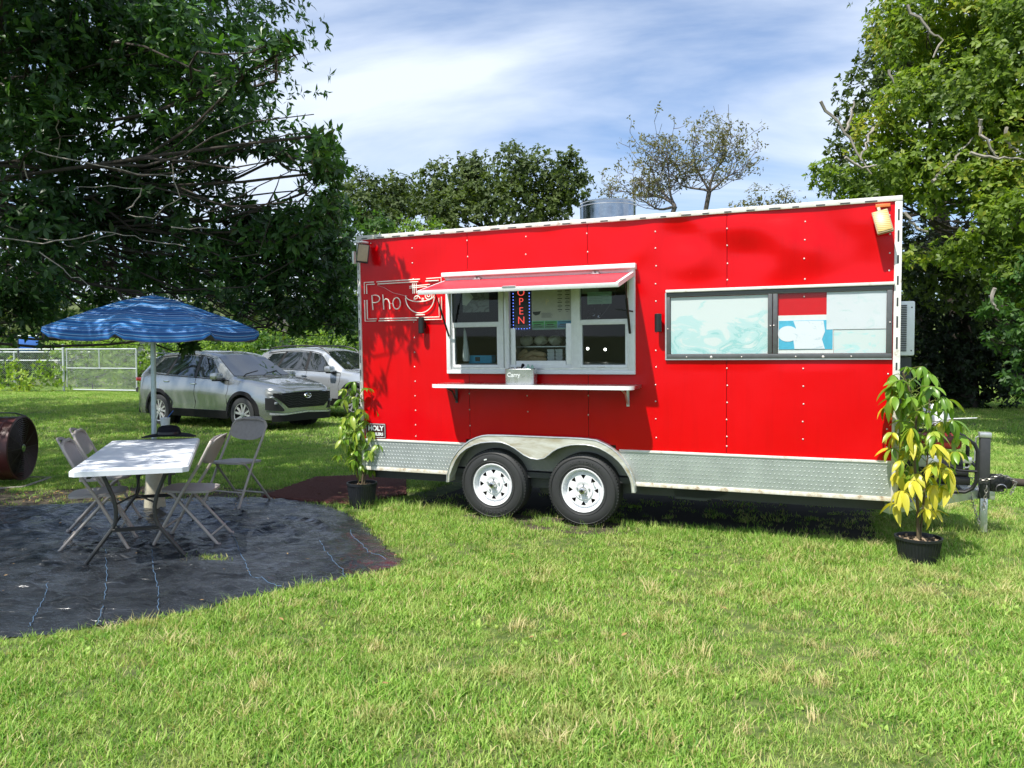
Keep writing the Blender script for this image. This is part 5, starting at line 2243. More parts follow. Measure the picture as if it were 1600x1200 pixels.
        for s in (-1, 1):
            def dl(u, v):
                y = .64 + .215 * u
                z0_ = .765 + .075 * u
                return (fx(y) + .012, s * y, z0_ + (.055 - .025 * u) * v)
            patch('running_light', M['lamp'], dl, 8, 2)
            def hl(u, v):
                y = .60 + .26 * u
                z0_ = .44 + .03 * u
                h = .04 + .20 * min(1, u * 1.4)
                return (fx(y) + .014, s * y, z0_ + h * v)
            h_ = patch('headlight', M['black'], hl, 8, 4)
            MB().box(fx(.74) + .0, fx(.74) + .03, s * .74 - .035, s * .74 + .035, .58, .63, ch=.01).build('lamp_lens', M['lamp'], h_)
        facia('lower_intake', M['cladding'], lambda y: .235 - .0 * abs(y), lambda y: .40 - .06 * abs(y), -.80, .80)
        facia('skid_trim', M['alloy'], lambda y: .395 - .05 * abs(y) + .10 * max(0, abs(y) - .6), lambda y: .425 - .05 * abs(y) + .14 * max(0, abs(y) - .6), -.82, .82, .02)
    else:
        gr = facia('grille', M['dgrey'], lambda y: .50, lambda y: .72 - .03 * abs(y), -.52, .52)
        for s in (-1, 1):
            def dl(u, v):
                y = .52 + .34 * u
                z0_ = .67 + .12 * u
                return (fx(y) + .012, s * y, z0_ + (.075 + .02 * u) * v)
            h_ = patch('headlight', M['lamp'], dl, 10, 2)
            q = MB()
            q.tube([(fx(y) + .016, s * y, .675 + .35 * (y - .52)) for y in np.linspace(.53, .85, 8)], .008, 4)
            q.tube([(fx(y) + .016, s * y, .75 + .33 * (y - .52)) for y in np.linspace(.53, .85, 8)], .010, 4)
            q.build('light_trim', M['black'], h_)
        facia('lower_intake', M['black'], lambda y: .235, lambda y: .42, -.75, .75)
    q = MB()
    q.box(-2.20, -2.0, -.8, .8, .26, .5, ch=.03)
    q.build('rear_bumper', M['black'], car)
    for s in (-1, 1):
        MB().box(-2.215, -2.02, s * .78 - .06, s * .78 + .06, .98, 1.06, ch=.015).build('tail_light', simple('tail_red', (.35, .01, .01), .2), car)
    return car


dirv = Vector((2.32, -1.4, 0))
ca = math.atan2(dirv.y, dirv.x)
mid = (Vector((-5.388, 15.42, 0)) + Vector((-7.72, 16.86, 0))) / 2
nrm = Vector((-dirv.y, dirv.x, 0)).normalized()
cc_ = mid + nrm * .85
make_car((cc_.x - .03, cc_.y, -.02), ca, 'silver grey SUV with black wheel arches and dark grille, the nearer of the two cars', M['silver'], False, 0)
make_car((-4.55, 19.5, .08), ca + R(4), 'pale silver SUV with roof rails behind the nearer one, partly hidden by the trailer', M['silver2'], True, 1)

# ------------------------------------------------------------------ POTTED PLANTS
def leaf_mesh(name, ln, wd, droop, mat):
    vs, fs = [], []
    n = 6
    for i in range(n + 1):
        u = i / n
        x = ln * (u - .04 * u * u)
        z = -droop * ln * u ** 1.8
        w = wd * (math.sin(PI * min(1, u * .97 + .015)) ** .75) * (1.08 - .28 * u)
        if i == n:
            w = .0006
        vs += [(x, -w / 2, z + w * .16), (x, 0, z), (x, w / 2, z + w * .16)]
    for i in range(n):
        a = i * 3
        fs += [(a, a + 3, a + 4, a + 1), (a + 1, a + 4, a + 5, a + 2)]
    me = bpy.data.meshes.new(name)
    me.from_pydata(vs, [], fs)
    sharp(me, 80)
    me.materials.append(mat)
    return me


def potted(loc, label, pot_r, pot_h, stems, S, mats, seed, group='potted umbrella plants at the ends of the trailer'):
    rr = random.Random(seed)
    p = empty('potted_plant', loc, label, 'potted plant', group)
    q = MB()
    q.lathe([(pot_r * .80, 0), (pot_r * .98, pot_h * .90), (pot_r * 1.04, pot_h * .90), (pot_r * 1.05, pot_h), (pot_r * .97, pot_h), (pot_r * .95, pot_h * .84)], 40)
    q.disc(pot_r * .8, .001, 40)
    for k in range(40):
        a = 2 * PI * k / 40
        q.tube([(pot_r * .81 * math.cos(a), pot_r * .81 * math.sin(a), .01), (pot_r * .98 * math.cos(a), pot_r * .98 * math.sin(a), pot_h * .88)], .004, 4)
    q.build('pot', M['pot'], p, 35)
    MB().disc(pot_r * .955, pot_h * .86, 32).build('soil', M['soil'], p, 0)
    q = MB()
    for k in range(26):
        a, d = rr.uniform(0, 2 * PI), pot_r * rr.uniform(.15, .85)
        Mx = Matrix.Translation((d * math.cos(a), d * math.sin(a), pot_h * .875)) @ Euler((rr.uniform(-.5, .5), rr.uniform(-.5, .5), rr.uniform(0, 6))).to_matrix().to_4x4()
        q.box(-.018, .018, -.008, .008, 0, .006, Mx)
    tag(q.build('bark_chip', M['chips'], p, 0), kind='stuff')
    meshes = {}
    for mi, m_ in enumerate(mats):
        meshes[mi] = [leaf_mesh('leaf', S * f_, S * f_ * w_, d_, M[m_]) for f_, w_, d_ in ((1.0, .40, .35), (.8, .44, .55), (1.15, .38, .7))]
    for st in stems:
        # st: list of stem points; leaf tiers between u0 and 1
        pts, rad, tiers, u0 = st
        P = [Vector(v) for v in pts]

        def sp(u):
            u = max(0, min(.9999, u)) * (len(P) - 1)
            i = int(u)
            return P[i].lerp(P[i + 1], u - i)
        MB().tube([sp(k / 12) for k in range(13)], [rad * (1 - .55 * k / 12) for k in range(13)], 7).build('stem', M['stem'], p)
        for t_ in range(tiers):
            u = u0 + (1 - u0) * (t_ + .5) / tiers
            base = sp(u)
            hgt = u
            az = t_ * 2.399 + rr.uniform(-.3, .3)
            ln = S * rr.uniform(.8, 1.9) * (1 if u > u0 + .1 else .8)
            d = Vector((math.cos(az), math.sin(az), rr.uniform(.15, .65)))
            tip = base + d.normalized() * ln
            midp = base.lerp(tip, .5) + Vector((0, 0, .03))
            MB().tube([base, midp, tip], [.004, .003, .0025], 5).build('petiole', M['petiole'], p)
            nl = rr.choice((6, 7, 8))
            for k in range(nl):
                fr_ = k / (nl - 1) - .5
                a2 = az + fr_ * R(250)
                mi = mats_pick(u, rr, len(mats))
                o = bpy.data.objects.new('leaf', rr.choice(meshes[mi]))
                COL.objects.link(o)
                o.parent = p
                # attach along the last part of the stalk
                o.location = tip.lerp(midp, abs(fr_) * .5)
                pitch = R(rr.uniform(0, 55)) + abs(fr_) * .25
                o.rotation_euler = Euler((rr.uniform(-.5, .5), pitch, a2 + rr.uniform(-.15, .15)))
                s_ = rr.uniform(.55, 1.18) * (1 - abs(fr_) * .25)
                o.scale = (s_, s_, s_)
    return p


def mats_pick(u, rr, n):
    # young top green, lower leaves yellowing
    if n == 1:
        return 0
    if n == 2:
        return 0 if rr.random() < .45 + .4 * (u - .5) else 1
    v = u + rr.uniform(-.26, .24)
    if v > .66:
        return 0
    if v > .52:
        return 1
    return 2


pr = onground(1443, 878)
potted((pr.x - .03, pr.y + .02, 0), 'tall potted plant with green top and yellow lower leaves by the trailer nose', .155, .185,
       [([(0, 0, .15), (-.01, 0, .4), (-.04, .01, .8), (-.03, .0, 1.12), (-.13, .02, 1.40)], .013, 38, .18),
        ([(.02, .02, .15), (.05, .02, .5), (.06, 0, .85), (.06, .0, 1.22)], .009, 26, .30)], .135, ['pl_green', 'pl_lime', 'pl_yellow'], 11)
pl = onground(564, 797)
potted((pl.x - .02, pl.y + .16, 0), 'potted plant with lime green drooping leaves by the rear corner of the trailer', .145, .25,
       [([(0, 0, .2), (.02, .02, .45), (-.02, 0, .8), (-.07, -.02, 1.15)], .012, 30, .18),
        ([(.02, 0, .2), (.06, .02, .55), (.09, 0, .85), (.04, -.02, 1.22)], .010, 26, .20),
        ([(-.03, 0, .2), (-.05, -.02, .5), (-.08, -.02, .9)], .008, 16, .3)], .11, ['pl_green', 'pl_lime'], 5)

# ------------------------------------------------------------------ CHAIN LINK FENCE AND GATE
FY0 = 32.6


def mesh_wires(mb, A, B, z0, z1, pitch=.085, th=.0022):
    A, B = Vector(A), Vector(B)
    Ln = (B - A).length
    d = (B - A).normalized()
    h = z1 - z0
    k = -h
    while k < Ln:
        for s in (1, -1):
            u0, u1 = k, k + h
            za, zb_ = (z0, z1) if s > 0 else (z1, z0)
            if u0 < 0:
                za = za + (zb_ - za) * (-u0 / h)
                u0 = 0
            if u1 > Ln:
                zb_ = za + (zb_ - za) * ((Ln - u0) / (u1 - u0))
                u1 = Ln
            if u1 - u0 < .01:
                continue
            off = Vector((0, .003 * s, 0))
            p, q_ = A + d * u0 + off, A + d * u1 + off
            mb.tube([(p.x, p.y, za), (q_.x, q_.y, zb_)], th, 3, cap=False)
        k += pitch


FG = onground(100, 612)
GB = onground(214, 614)
fe = empty('chain_link_fence', (FG.x, FG.y, 0), 'long galvanised chain-link fence run with weeds growing through its wire', 'fence')
fx0, fy0 = FG.x, FG.y
run = -16.0
for k, x in enumerate((0, -3.05, -4.2, -7.4, -10.6, -13.8)):
    MB().cyl((x, 0, 0), (x, 0, 1.78 if k else 2.02), .036 if k else .05, 10).build('fence_post', M['gpost'], fe)
MB().tube([(run, 0, 1.78), (0, 0, 1.80)], .026, 8).build('top_rail', M['gpost'], fe)
q = MB()
mesh_wires(q, (run, 0, 0), (0, 0, 0), .04, 1.78)
tag(q.build('wire_mesh', M['gpost'], fe, 0, fix=False), kind='stuff')
gt = empty('gate', (FG.x, FG.y, 0), 'galvanised chain-link gate with mid rail and a black wheel at its free end', 'gate')
gx, gy = GB.x - FG.x, GB.y - FG.y
q = MB()
zz0, zz1 = .10, 1.80
q.tube([(.12, 0, zz1), (gx, gy, zz1)], .028, 8)
q.tube([(.5, gy * .15, zz0), (gx, gy, zz0)], .028, 8)
q.tube([(.14, 0, zz0 + .1), (.14, 0, zz1)], .026, 8)
q.tube([(gx, gy, zz0), (gx, gy, zz1)], .032, 8)
q.tube([(.12, 0, 1.0), (gx, gy, 1.0)], .024, 8)
q.tube([(gx * .5, gy * .5, 1.0), (gx * .5, gy * .5, zz1)], .024, 8)
q.build('gate_frame', M['gpost'], gt)
q = MB()
mesh_wires(q, (.14, 0, 0), (gx, gy, 0), zz0, zz1)
tag(q.build('wire_mesh', M['gpost'], gt, 0, fix=False), kind='stuff')
q = MB().lathe([(.0005, -.03), (.12, -.03), (.13, 0), (.12, .03), (.0005, .03)], 20, Matrix.Translation((gx + .10, gy - .03, .13)) @ Rx)
q.build('gate_wheel', M['rubber'], gt)
# second fence far behind
f2_ = empty('chain_link_fence', (FG.x - 2, FG.y + 4.5, 0), 'pale rail fence standing further back behind the weeds', 'fence')
for x in (-9, -6, -3, 0):
    MB().cyl((x, 0, 0), (x, 0, 1.7), .04, 8).build('fence_post', M['gpost'], f2_)
MB().tube([(-12, 0, 1.7), (1, 0, 1.7)], .03, 8).build('top_rail', M['gpost'], f2_)
MB().tube([(-12, 0, 1.3), (1, 0, 1.3)], .03, 8).build('middle_rail', M['gpost'], f2_)
bp_ = at(45, 538, 36)
o = MB().box(-.45, .45, -.05, .05, -.3, .35, ch=.03).build('blue_tarp', M['bluep'], None, loc=bp_)
o.name = 'hanging_cloth'
MB().tube([(-.5, 0, .4), (.5, 0, .4)], .02, 6).build('cloth_line', M['gpost'], o)
MB().tube([(-.5, 0, .4), (-.5, 0, -bp_.z)], .04, 6).build('cloth_post', M['dgrey'], o)
tag(o, 'small blue cloth hung above the chain-link fence', 'cloth')
# dark post at the left edge
dp = onground(2, 603)
o = empty('dark_post', (dp.x, dp.y, 0), 'dark leaning post standing just before the chain-link fence', 'post')
MB().tube([(-.25, 0, 1.9), (0, 0, .9), (.10, 0, .02)], .08, 8).build('post_shaft', M['bark'], o)
MB().tube([(0, 0, .9), (.3, 0, .95)], .03, 6).build('post_stub', M['bark'], o)
# pale house beyond, seen through leaves
hs = empty('house', (-23, 52, 0), 'pale house with a grey roof glimpsed through gaps in the trees', 'house')
MB().box(-8, 8, 0, 7, 0, 3.1).build('house_wall', M['housepaint'], hs, 0)
MB().prism([(-8.6, 3.05), (8.6, 3.05), (6.5, 5.0), (-6.5, 5.0)], -.5, 7.5).build('house_roof', M['houseroof'], hs, 0)
for x in (-5, -1, 3.5):
    w_ = MB().box(x, x + 1.4, -.03, -.001, 1.0, 2.3).build('house_window', M['cglass'], hs, 0)
    MB().box(x - .08, x + 1.48, -.06, -.031, .92, .99).box(x - .08, x + 1.48, -.06, -.031, 2.31, 2.38).build('window_frame', M['white'], w_, 0)

# ================================================================== TREES
def unit(a):
    return a / (np.linalg.norm(a, axis=1, keepdims=True) + 1e-9)


def np_mesh(name, V, F, mat, parent, tone=None, smooth=False):
    me = bpy.data.meshes.new(name)
    nv, nf, k = len(V), len(F), F.shape[1]
    me.vertices.add(nv)
    me.vertices.foreach_set('co', V.astype(np.float32).ravel())
    me.loops.add(nf * k)
    me.loops.foreach_set('vertex_index', F.astype(np.int32).ravel())
    me.polygons.add(nf)
    me.polygons.foreach_set('loop_start', (np.arange(nf) * k).astype(np.int32))
    me.update(calc_edges=True)
    if tone is not None:
        a = me.attributes.new('tone', 'FLOAT', 'POINT')
        a.data.foreach_set('value', tone.astype(np.float32))
    me.materials.append(mat)
    o = bpy.data.objects.new(name, me)
    COL.objects.link(o)
    if parent is not None:
        o.parent = parent
    return o


def leaf_arrays(P, D, U, Ln, Wd, tone):
    """folded kite leaves: 5 verts, 4 triangles each"""
    D = unit(D)
    S = unit(np.cross(D, U))
    Nn = np.cross(S, D)
    Ln = Ln[:, None]
    Wd = Wd[:, None]
    b = P
    mid = P + D * Ln * .48 - Nn * Ln * .03
    l = mid - S * Wd * .5 + Nn * Wd * .14
    r = mid + S * Wd * .5 + Nn * Wd * .14
    t_ = P + D * Ln - Nn * Ln * .12
    V = np.stack([b, l, mid, r, t_], 1).reshape(-1, 3)
    n = len(P)
    base = (np.arange(n) * 5)[:, None, None]
    tri = np.array([[0, 2, 1], [0, 3, 2], [1, 2, 4], [2, 3, 4]])[None]
    F = (base + tri).reshape(-1, 3)
    return V, F, np.repeat(tone, 5)


def whorls(C, A, n, ln, wd, rg, spread=.9, jit=.25, tonebase=None):
    """clusters of n leaves round the axis A at C"""
    N = len(C)
    A = unit(A)
    ref = unit(rg.normal(size=(N, 3)))
    S = unit(np.cross(A, ref))
    T = np.cross(A, S)
    P, D, U, TN = [], [], [], []
    for k in range(n):
        a = 2 * PI * k / n + rg.uniform(-.4, .4, N)
        rad = S * np.cos(a)[:, None] + T * np.sin(a)[:, None]
        d = rad * spread + A * rg.uniform(.15, .8, (N, 1)) + rg.normal(size=(N, 3)) * jit
        d[:, 2] -= .18
        P.append(C + A * ln * rg.uniform(-.3, .35, (N, 1)))
        D.append(d)
        U.append(A + rg.normal(size=(N, 3)) * .3)
        TN.append((tonebase if tonebase is not None else 0) + rg.uniform(0, .55, N))
    P, D, U, TN = map(np.concatenate, (P, D, U, TN))
    L_ = ln * rg.uniform(.65, 1.2, len(P))
    return P, D, U, L_, L_ * wd, TN


def clump_points(c, r, n, rg, shell=.45, gap=0.0, gscale=1.2):
    q = unit(rg.normal(size=(n, 3)))
    rad = rg.uniform(0, 1, (n, 1)) ** shell
    # lumpy surface
    lump = np.array([mnoise.noise(Vector(v) * 2.1 + Vector(c)) for v in q])[:, None]
    p = q * rad * (1 + .30 * lump)
    P = np.array(c) + p * np.array(r)
    if gap > 0:
        nz = np.array([mnoise.noise(Vector(v) * gscale + Vector((7, 3, 1))) for v in P])
        keep = nz > (gap - .5)
        P, q = P[keep], q[keep]
    return P, q


def limb(mb, a, b, r0, r1, rg, wob=.12, n=7):
    a, b = Vector(a), Vector(b)
    Ln = (b - a).length
    P, Rr = [], []
    w1 = Vector(rg.normal(size=3)) * wob * Ln * .5
    w2 = Vector(rg.normal(size=3)) * wob * Ln * .25
    for k in range(n + 1):
        u = k / n
        P.append(a.lerp(b, u) + w1 * math.sin(u * PI) + w2 * math.sin(u * 2 * PI) + Vector((0, 0, -Ln * .06 * math.sin(u * PI))))
        Rr.append(r0 + (r1 - r0) * u ** .8)
    mb.tube(P, Rr, 6)
    return P


def make_tree(name, label, trunk, tr0, clumps, mat, seed, ln, wd, nper, dens, shell=.45, gap=0.0, gscale=1.2, cat='tree', group=None, bark='bark', twigs=5, spread=.9, leafobj=0, jit=.25, extra_tone=0, limbr=.20):
    """trunk: points; clumps: (centre, (rx,ry,rz)); dens: whorls per m2 of clump outline"""
    rg = np.random.default_rng(seed)
    base = Vector(trunk[0])
    t_ = empty(name, base, label, cat, group)
    off = np.array(base)
    mb = MB()
    m_ = len(trunk)
    mb.tube([Vector(p) - base for p in trunk], [tr0 * (1.25 if k == 0 else 1 - .6 * k / m_) for k in range(m_)], 12)
    mb.build('trunk', M[bark], t_, 60)
    br = MB()
    tp = [Vector(p) for p in trunk]
    AP, AD, AU, AL_, AW_, AT = [], [], [], [], [], []
    for (c, r) in clumps:
        cv = Vector(c)
        k = min(range(len(tp)), key=lambda i: (tp[i] - cv).length + (0 if i else 4))
        if cv.z < 2.6 and m_ > 3:
            src = tp[-2]
        elif m_ > 1:
            src = tp[max(1, k)] if (tp[max(1, k)].z < cv.z + .5) else tp[max(1, k - 1)]
        P = limb(br, src - base, cv - base, tr0 * limbr, .012, rg)
        for q in range(twigs):
            dd = Vector(rg.normal(size=3)).normalized()
            e = cv + Vector((dd.x * r[0], dd.y * r[1], dd.z * r[2])) * .85
            s = P[rg.integers(3, len(P))]
            limb(br, s, e - base, .014, .004, rg, .2, 5)
        area = PI * (r[0] * r[2] + r[0] * r[1] + r[1] * r[2]) / 3
        n = int(max(12, dens * area * 2))
        Cp, q = clump_points(c, r, n, rg, shell, gap, gscale)
        if not len(Cp):
            continue
        A = q + np.array([0, 0, .35]) + rg.normal(size=q.shape) * .35
        tb_ = np.clip(np.array([mnoise.noise(Vector(v) * .9) for v in Cp]) * .5 + .15 + extra_tone, 0, .6)
        a, b, u, l_, w_, tn = whorls(Cp, A, nper, ln, wd, rg, spread, jit, tb_)
        AP.append(a); AD.append(b); AU.append(u); AL_.append(l_); AW_.append(w_); AT.append(tn)
    br.build('branch', M[bark], t_, 60, fix=False)
    P, D, U, L_, W_, TN = map(np.concatenate, (AP, AD, AU, AL_, AW_, AT))
    if leafobj:
        # the leaves that show largest become parts of their own
        rel = P - np.array([0, 0, CAMZ])
        dep = rel[:, 1]
        px = 800 + 1200 * rel[:, 0] / dep
        py = 556 - 1200 * rel[:, 2] / dep
        ok = (px > 5) & (px < 1595) & (py > 5) & (py < 1190) & (dep > .5)
        idx = np.nonzero(ok)[0]
        size = (L_[idx] / dep[idx])
        idx = idx[np.argsort(-size)[:leafobj]]
        lm = leaf_mesh('leaf', 1.0, .36, .12, M['pl_dark'])
        Dn = unit(D[idx])
        S_ = unit(np.cross(Dn, U[idx]))
        N_ = np.cross(S_, Dn)
        for k, i in enumerate(idx):
            o = bpy.data.objects.new('leaf', lm)
            COL.objects.link(o)
            o.parent = t_
            s = float(L_[i])
            mtx = Matrix(((Dn[k][0] * s, -S_[k][0] * s, N_[k][0] * s, P[i][0] - off[0]), (Dn[k][1] * s, -S_[k][1] * s, N_[k][1] * s, P[i][1] - off[1]), (Dn[k][2] * s, -S_[k][2] * s, N_[k][2] * s, P[i][2] - off[2]), (0, 0, 0, 1)))
            o.matrix_local = mtx
        keep = np.ones(len(P), bool)
        keep[idx] = False
        P, D, U, L_, W_, TN = P[keep], D[keep], U[keep], L_[keep], W_[keep], TN[keep]
    V, F, T_ = leaf_arrays(P - off, D, U, L_, W_, TN)
    cr = np_mesh('crown', V, F, M[mat] if isinstance(mat, str) else mat, t_, T_)
    tag(cr, kind='stuff')
    print(name, len(P), 'leaves')
    return t_


def C(px, py, d, rpx, rd=None, ry=1.0):
    p = at(px, py, d)
    r = rpx * d / 1200
    return (tuple(p), (r, rd if rd else r, r * ry))


# --- large dark tree on the left, close by, branches over the table
LT = [C(60, 60, 7.2, 150), C(200, 40, 7.6, 130), C(290, 60, 7.2, 92), C(380, 120, 6.5, 58), C(432, 92, 6.4, 36, .3), C(455, 75, 6.4, 18, .2), 
      C(90, 220, 7.4, 150), C(240, 200, 7.8, 130), C(350, 210, 7.3, 90), C(428, 250, 7.4, 66), C(497, 212, 6.8, 32, .3, 1.3), C(478, 300, 7.6, 58), C(512, 262, 7.4, 26, .3, 1.5),
      C(60, 350, 7.4, 110), C(180, 350, 8.2, 100), C(300, 340, 8.0, 110), C(400, 350, 8.0, 95), C(480, 390, 8.3, 70),
      C(30, 440, 8.0, 62), C(120, 425, 8.6, 50), C(225, 420, 8.2, 50), C(335, 430, 8.0, 60), C(425, 440, 8.5, 68), C(505, 455, 9.3, 62), C(535, 420, 9.5, 35), C(540, 500, 9.6, 35),
      C(300, 538, 7.4, 21, .15, .6), C(40, 490, 8.2, 52), C(-40, 470, 8.0, 60), C(395, 490, 8.8, 34), C(460, 485, 9.2, 40), C(515, 330, 7.4, 32, .4), C(500, 270, 7.2, 40, .4), C(455, 350, 7.8, 60), C(520, 380, 8.6, 40), C(160, 470, 9, 34), C(80, 455, 9.2, 45)]
# crown above and beside the frame
LT += [((-5.2, 6.6, 5.9), (1.9, 1.9, 1.1)), ((-4.2, 7.4, 6.2), (1.1, 1.3, .8)), ((-6.5, 9.5, 5.6), (2.2, 2.2, 1.4)), ((-4.2, 9.8, 5.6), (1.8, 1.6, 1.2)),
       ((-6.6, 4.9, 4.4), (1.5, 1.3, .8)), ((-4.9, 4.3, 4.6), (1.2, 1.0, .6)), ((-4.4, 5.6, 5.0), (1.2, 1.0, .5)), ((-8.5, 7, 4.8), (2, 2, 1.6)), ((-8, 10, 5), (2, 2, 1.5)), ((-7.6, 8.2, 2.7), (.8, 1.1, .7))]
LT_HIGH = [((-9, 8, 8.6), (3.4, 3, 1.2)), ((-11, 10.8, 10), (3.4, 2.8, 1.1)), ((-12.5, 13, 10.8), (3.6, 3, 1.2)), ((-7.5, 8.0, 8.2), (2, 2, .8))]
make_tree('broadleaf_tree', 'large dark glossy-leaved tree whose crown hangs over the umbrella and table', [(-7.4, 8.6, 0), (-7.3, 8.5, 1.2), (-7.0, 8.3, 2.3), (-6.2, 8.2, 3.4), (-5.4, 8.1, 4.4)], .24,
          LT, 'leaf_dark', 21, .108, .38, 7, 125, shell=.55, gap=.29, gscale=1.7, twigs=4, leafobj=300, limbr=.085)
ltree = bpy.data.objects['broadleaf_tree']
bb = MB()
lb = Vector(ltree.location)
for pts, d in (([(55, 235), (150, 258), (290, 280)], 6.7), ([(268, 250), (281, 308), (240, 342), (200, 335)], 6.6), ([(0, 372), (90, 378), (160, 362), (225, 372), (290, 385)], 6.8),
               ([(62, 395), (100, 420), (130, 440), (152, 462)], 6.9), ([(200, 330), (225, 298), (160, 290), (95, 300)], 6.8), ([(85, 165), (92, 215), (88, 250)], 6.9), ([(262, 352), (330, 357)], 6.8),
               ([(0, 345), (60, 372), (120, 385), (180, 366)], 7.0), ([(35, 250), (48, 300), (44, 330)], 7.0)):
    P = [at(a, b, d + .1 * k) - lb for k, (a, b) in enumerate(pts)]
    Q = []
    for a, b in zip(P[:-1], P[1:]):
        for k in range(4):
            Q.append(a.lerp(b, k / 4) + Vector(rng.normal(size=3)) * .012)
    Q.append(P[-1])
    MB().tube(Q, [.006 - .003 * k / len(Q) for k in range(len(Q))], 5).build('dead_twig', M['bark_pale'], ltree, 60)


# --- shade tree behind the lawn at the left
make_tree('broadleaf_tree', 'dark tree behind the umbrella and drum fan, mostly hidden by the nearer crown', [(-16.5, 21, 0), (-16.4, 21, 2.2), (-13.6, 21, 4.2)], .26,
          [C(60, 380, 20, 60), C(200, 400, 21, 60), C(330, 400, 21, 60), C(430, 370, 22, 60), C(100, 430, 19, 80), C(260, 440, 20, 75), C(380, 450, 20, 60), C(500, 420, 22, 80), C(-80, 350, 19, 130), C(-100, 460, 18, 90), C(535, 470, 21, 55)],
          'leaf_dark', 31, .20, .4, 6, 24, shell=.5, gap=.12, gscale=.6)
make_tree('broadleaf_tree', 'spreading dark tree that shades the lawn before the chain-link fence', [(-19, 19, 0), (-18.8, 19, 2.5), (-18, 19, 5)], .33,
          [((-18, 18, 7), (4, 4, 2)), ((-14.5, 20, 7.5), (3.5, 3.5, 1.8)), ((-20, 22, 6.5), (3.5, 3.5, 2)), ((-13.5, 17, 12), (4, 3.2, 1.3)), ((-16, 14, 11), (4, 3.2, 1.3))] + LT_HIGH,
          'leaf_dark', 33, .24, .45, 6, 12, shell=.5, gap=.12, gscale=.6)

# --- oaks beyond the trailer
make_tree('oak_tree', 'broad dark oak behind the trailer roof with a tuft leaning to the roof vent', [(-1.5, 29, 0), (-1.3, 29, 3), (-.6, 29, 6)], .5,
          [C(690, 295, 28, 48), C(745, 290, 28, 52), C(800, 270, 28, 46), C(850, 275, 28, 46), C(893, 252, 28, 20), C(885, 300, 28, 38), C(908, 280, 28, 16), C(780, 325, 27, 60), C(700, 345, 27, 50), C(850, 335, 28, 45), C(660, 330, 28, 30), C(640, 300, 29, 24, ry=1.2), C(735, 265, 28, 22)],
          'leaf_oak', 41, .15, .6, 6, 62, shell=.42, gap=.14, gscale=.75, spread=1.0)
make_tree('oak_tree', 'darker oak between the glossy-leaved tree and the broad oak', [(-3.6, 27, 0), (-3.7, 27, 3), (-4.4, 27, 5)], .35,
          [C(570, 288, 26, 30), C(600, 300, 26, 34), C(560, 330, 25, 48), C(615, 325, 26, 32), C(590, 360, 25, 45), C(540, 300, 26, 22), C(620, 285, 26, 14)],
          'leaf_oak', 43, .15, .55, 6, 60, shell=.42, gap=.17, gscale=.9, spread=1.0)
make_tree('leafy_tree', 'mid green tree beside the rear top corner of the trailer', [(-2.6, 18, 0), (-2.8, 18, 2), (-3.6, 18, 3.5)], .16,
          [C(525, 350, 17, 40), C(560, 395, 17, 42), C(530, 430, 17, 45), C(510, 310, 17, 26), C(590, 350, 18, 26)], 'leaf_mid', 44, .15, .42, 6, 50, shell=.45, gap=.1)
make_tree('shrub', 'light green shrub top showing just over the rear part of the trailer roof', [(-3.6, 20, 0), (-3.5, 20, 1.5), (-3.3, 20, 3)], .1,
          [C(600, 370, 20, 20), C(640, 362, 20, 22), C(680, 362, 20, 20), C(655, 375, 20, 30), C(615, 395, 20, 34)], 'leaf_bright', 45, .12, .5, 6, 50, cat='shrub', shell=.45, gap=.1, gscale=2)

# --- thin sparse tree
def sparse_tree(label, root, tops, seed, mat='leaf_sparse', n=9, dens=60, group=None):
    rg = np.random.default_rng(seed)
    base = Vector(root[0])
    t_ = empty('sparse_tree', base, label, 'tree', group)
    tk = MB()
    tk.tube([Vector(p) - base for p in root], [.09 * (1 - .4 * k / len(root)) for k in range(len(root))], 8)
    tk.build('trunk', M['bark_grey'], t_, 60)
    br = MB()
    C_ = []
    top = Vector(root[-1])
    for tp_, rad in tops:
        e = Vector(tp_)
        P = limb(br, top - base, e - base, .045, .014, rg, .16, 7)
        for k in range(n + 4):
            s = P[rg.integers(3, len(P))]
            dd = Vector(rg.normal(size=3))
            dd.z = abs(dd.z) * 1.1 + .2
            e2 = s + dd.normalized() * rad * rg.uniform(.5, 1.2)
            Q = limb(br, s, e2, .013, .005, rg, .18, 5)
            for kk in range(4):
                s3 = Q[rg.integers(2, len(Q))]
                d3 = Vector(rg.normal(size=3))
                d3.z = abs(d3.z) * .8
                e3 = s3 + d3.normalized() * rad * .35
                limb(br, s3, e3, .009, .004, rg, .1, 3)
                for q_ in range(dens // 15):
                    C_.append(e3 + Vector(rg.normal(size=3)) * rad * .07)
    br.build('branch', M['bark_grey'], t_, 60, fix=False)
    Cp = np.array([list(c) for c in C_])
    a, b, u, l_, w_, tn = whorls(Cp, rg.normal(size=Cp.shape), 3, .10, .45, rg, 1.0, .4, rg.uniform(.0, .4, len(Cp)))
    V, F, T_ = leaf_arrays(a, b, u, l_, w_, tn)
    tag(np_mesh('crown', V, F, M[mat], t_, T_), kind='stuff')


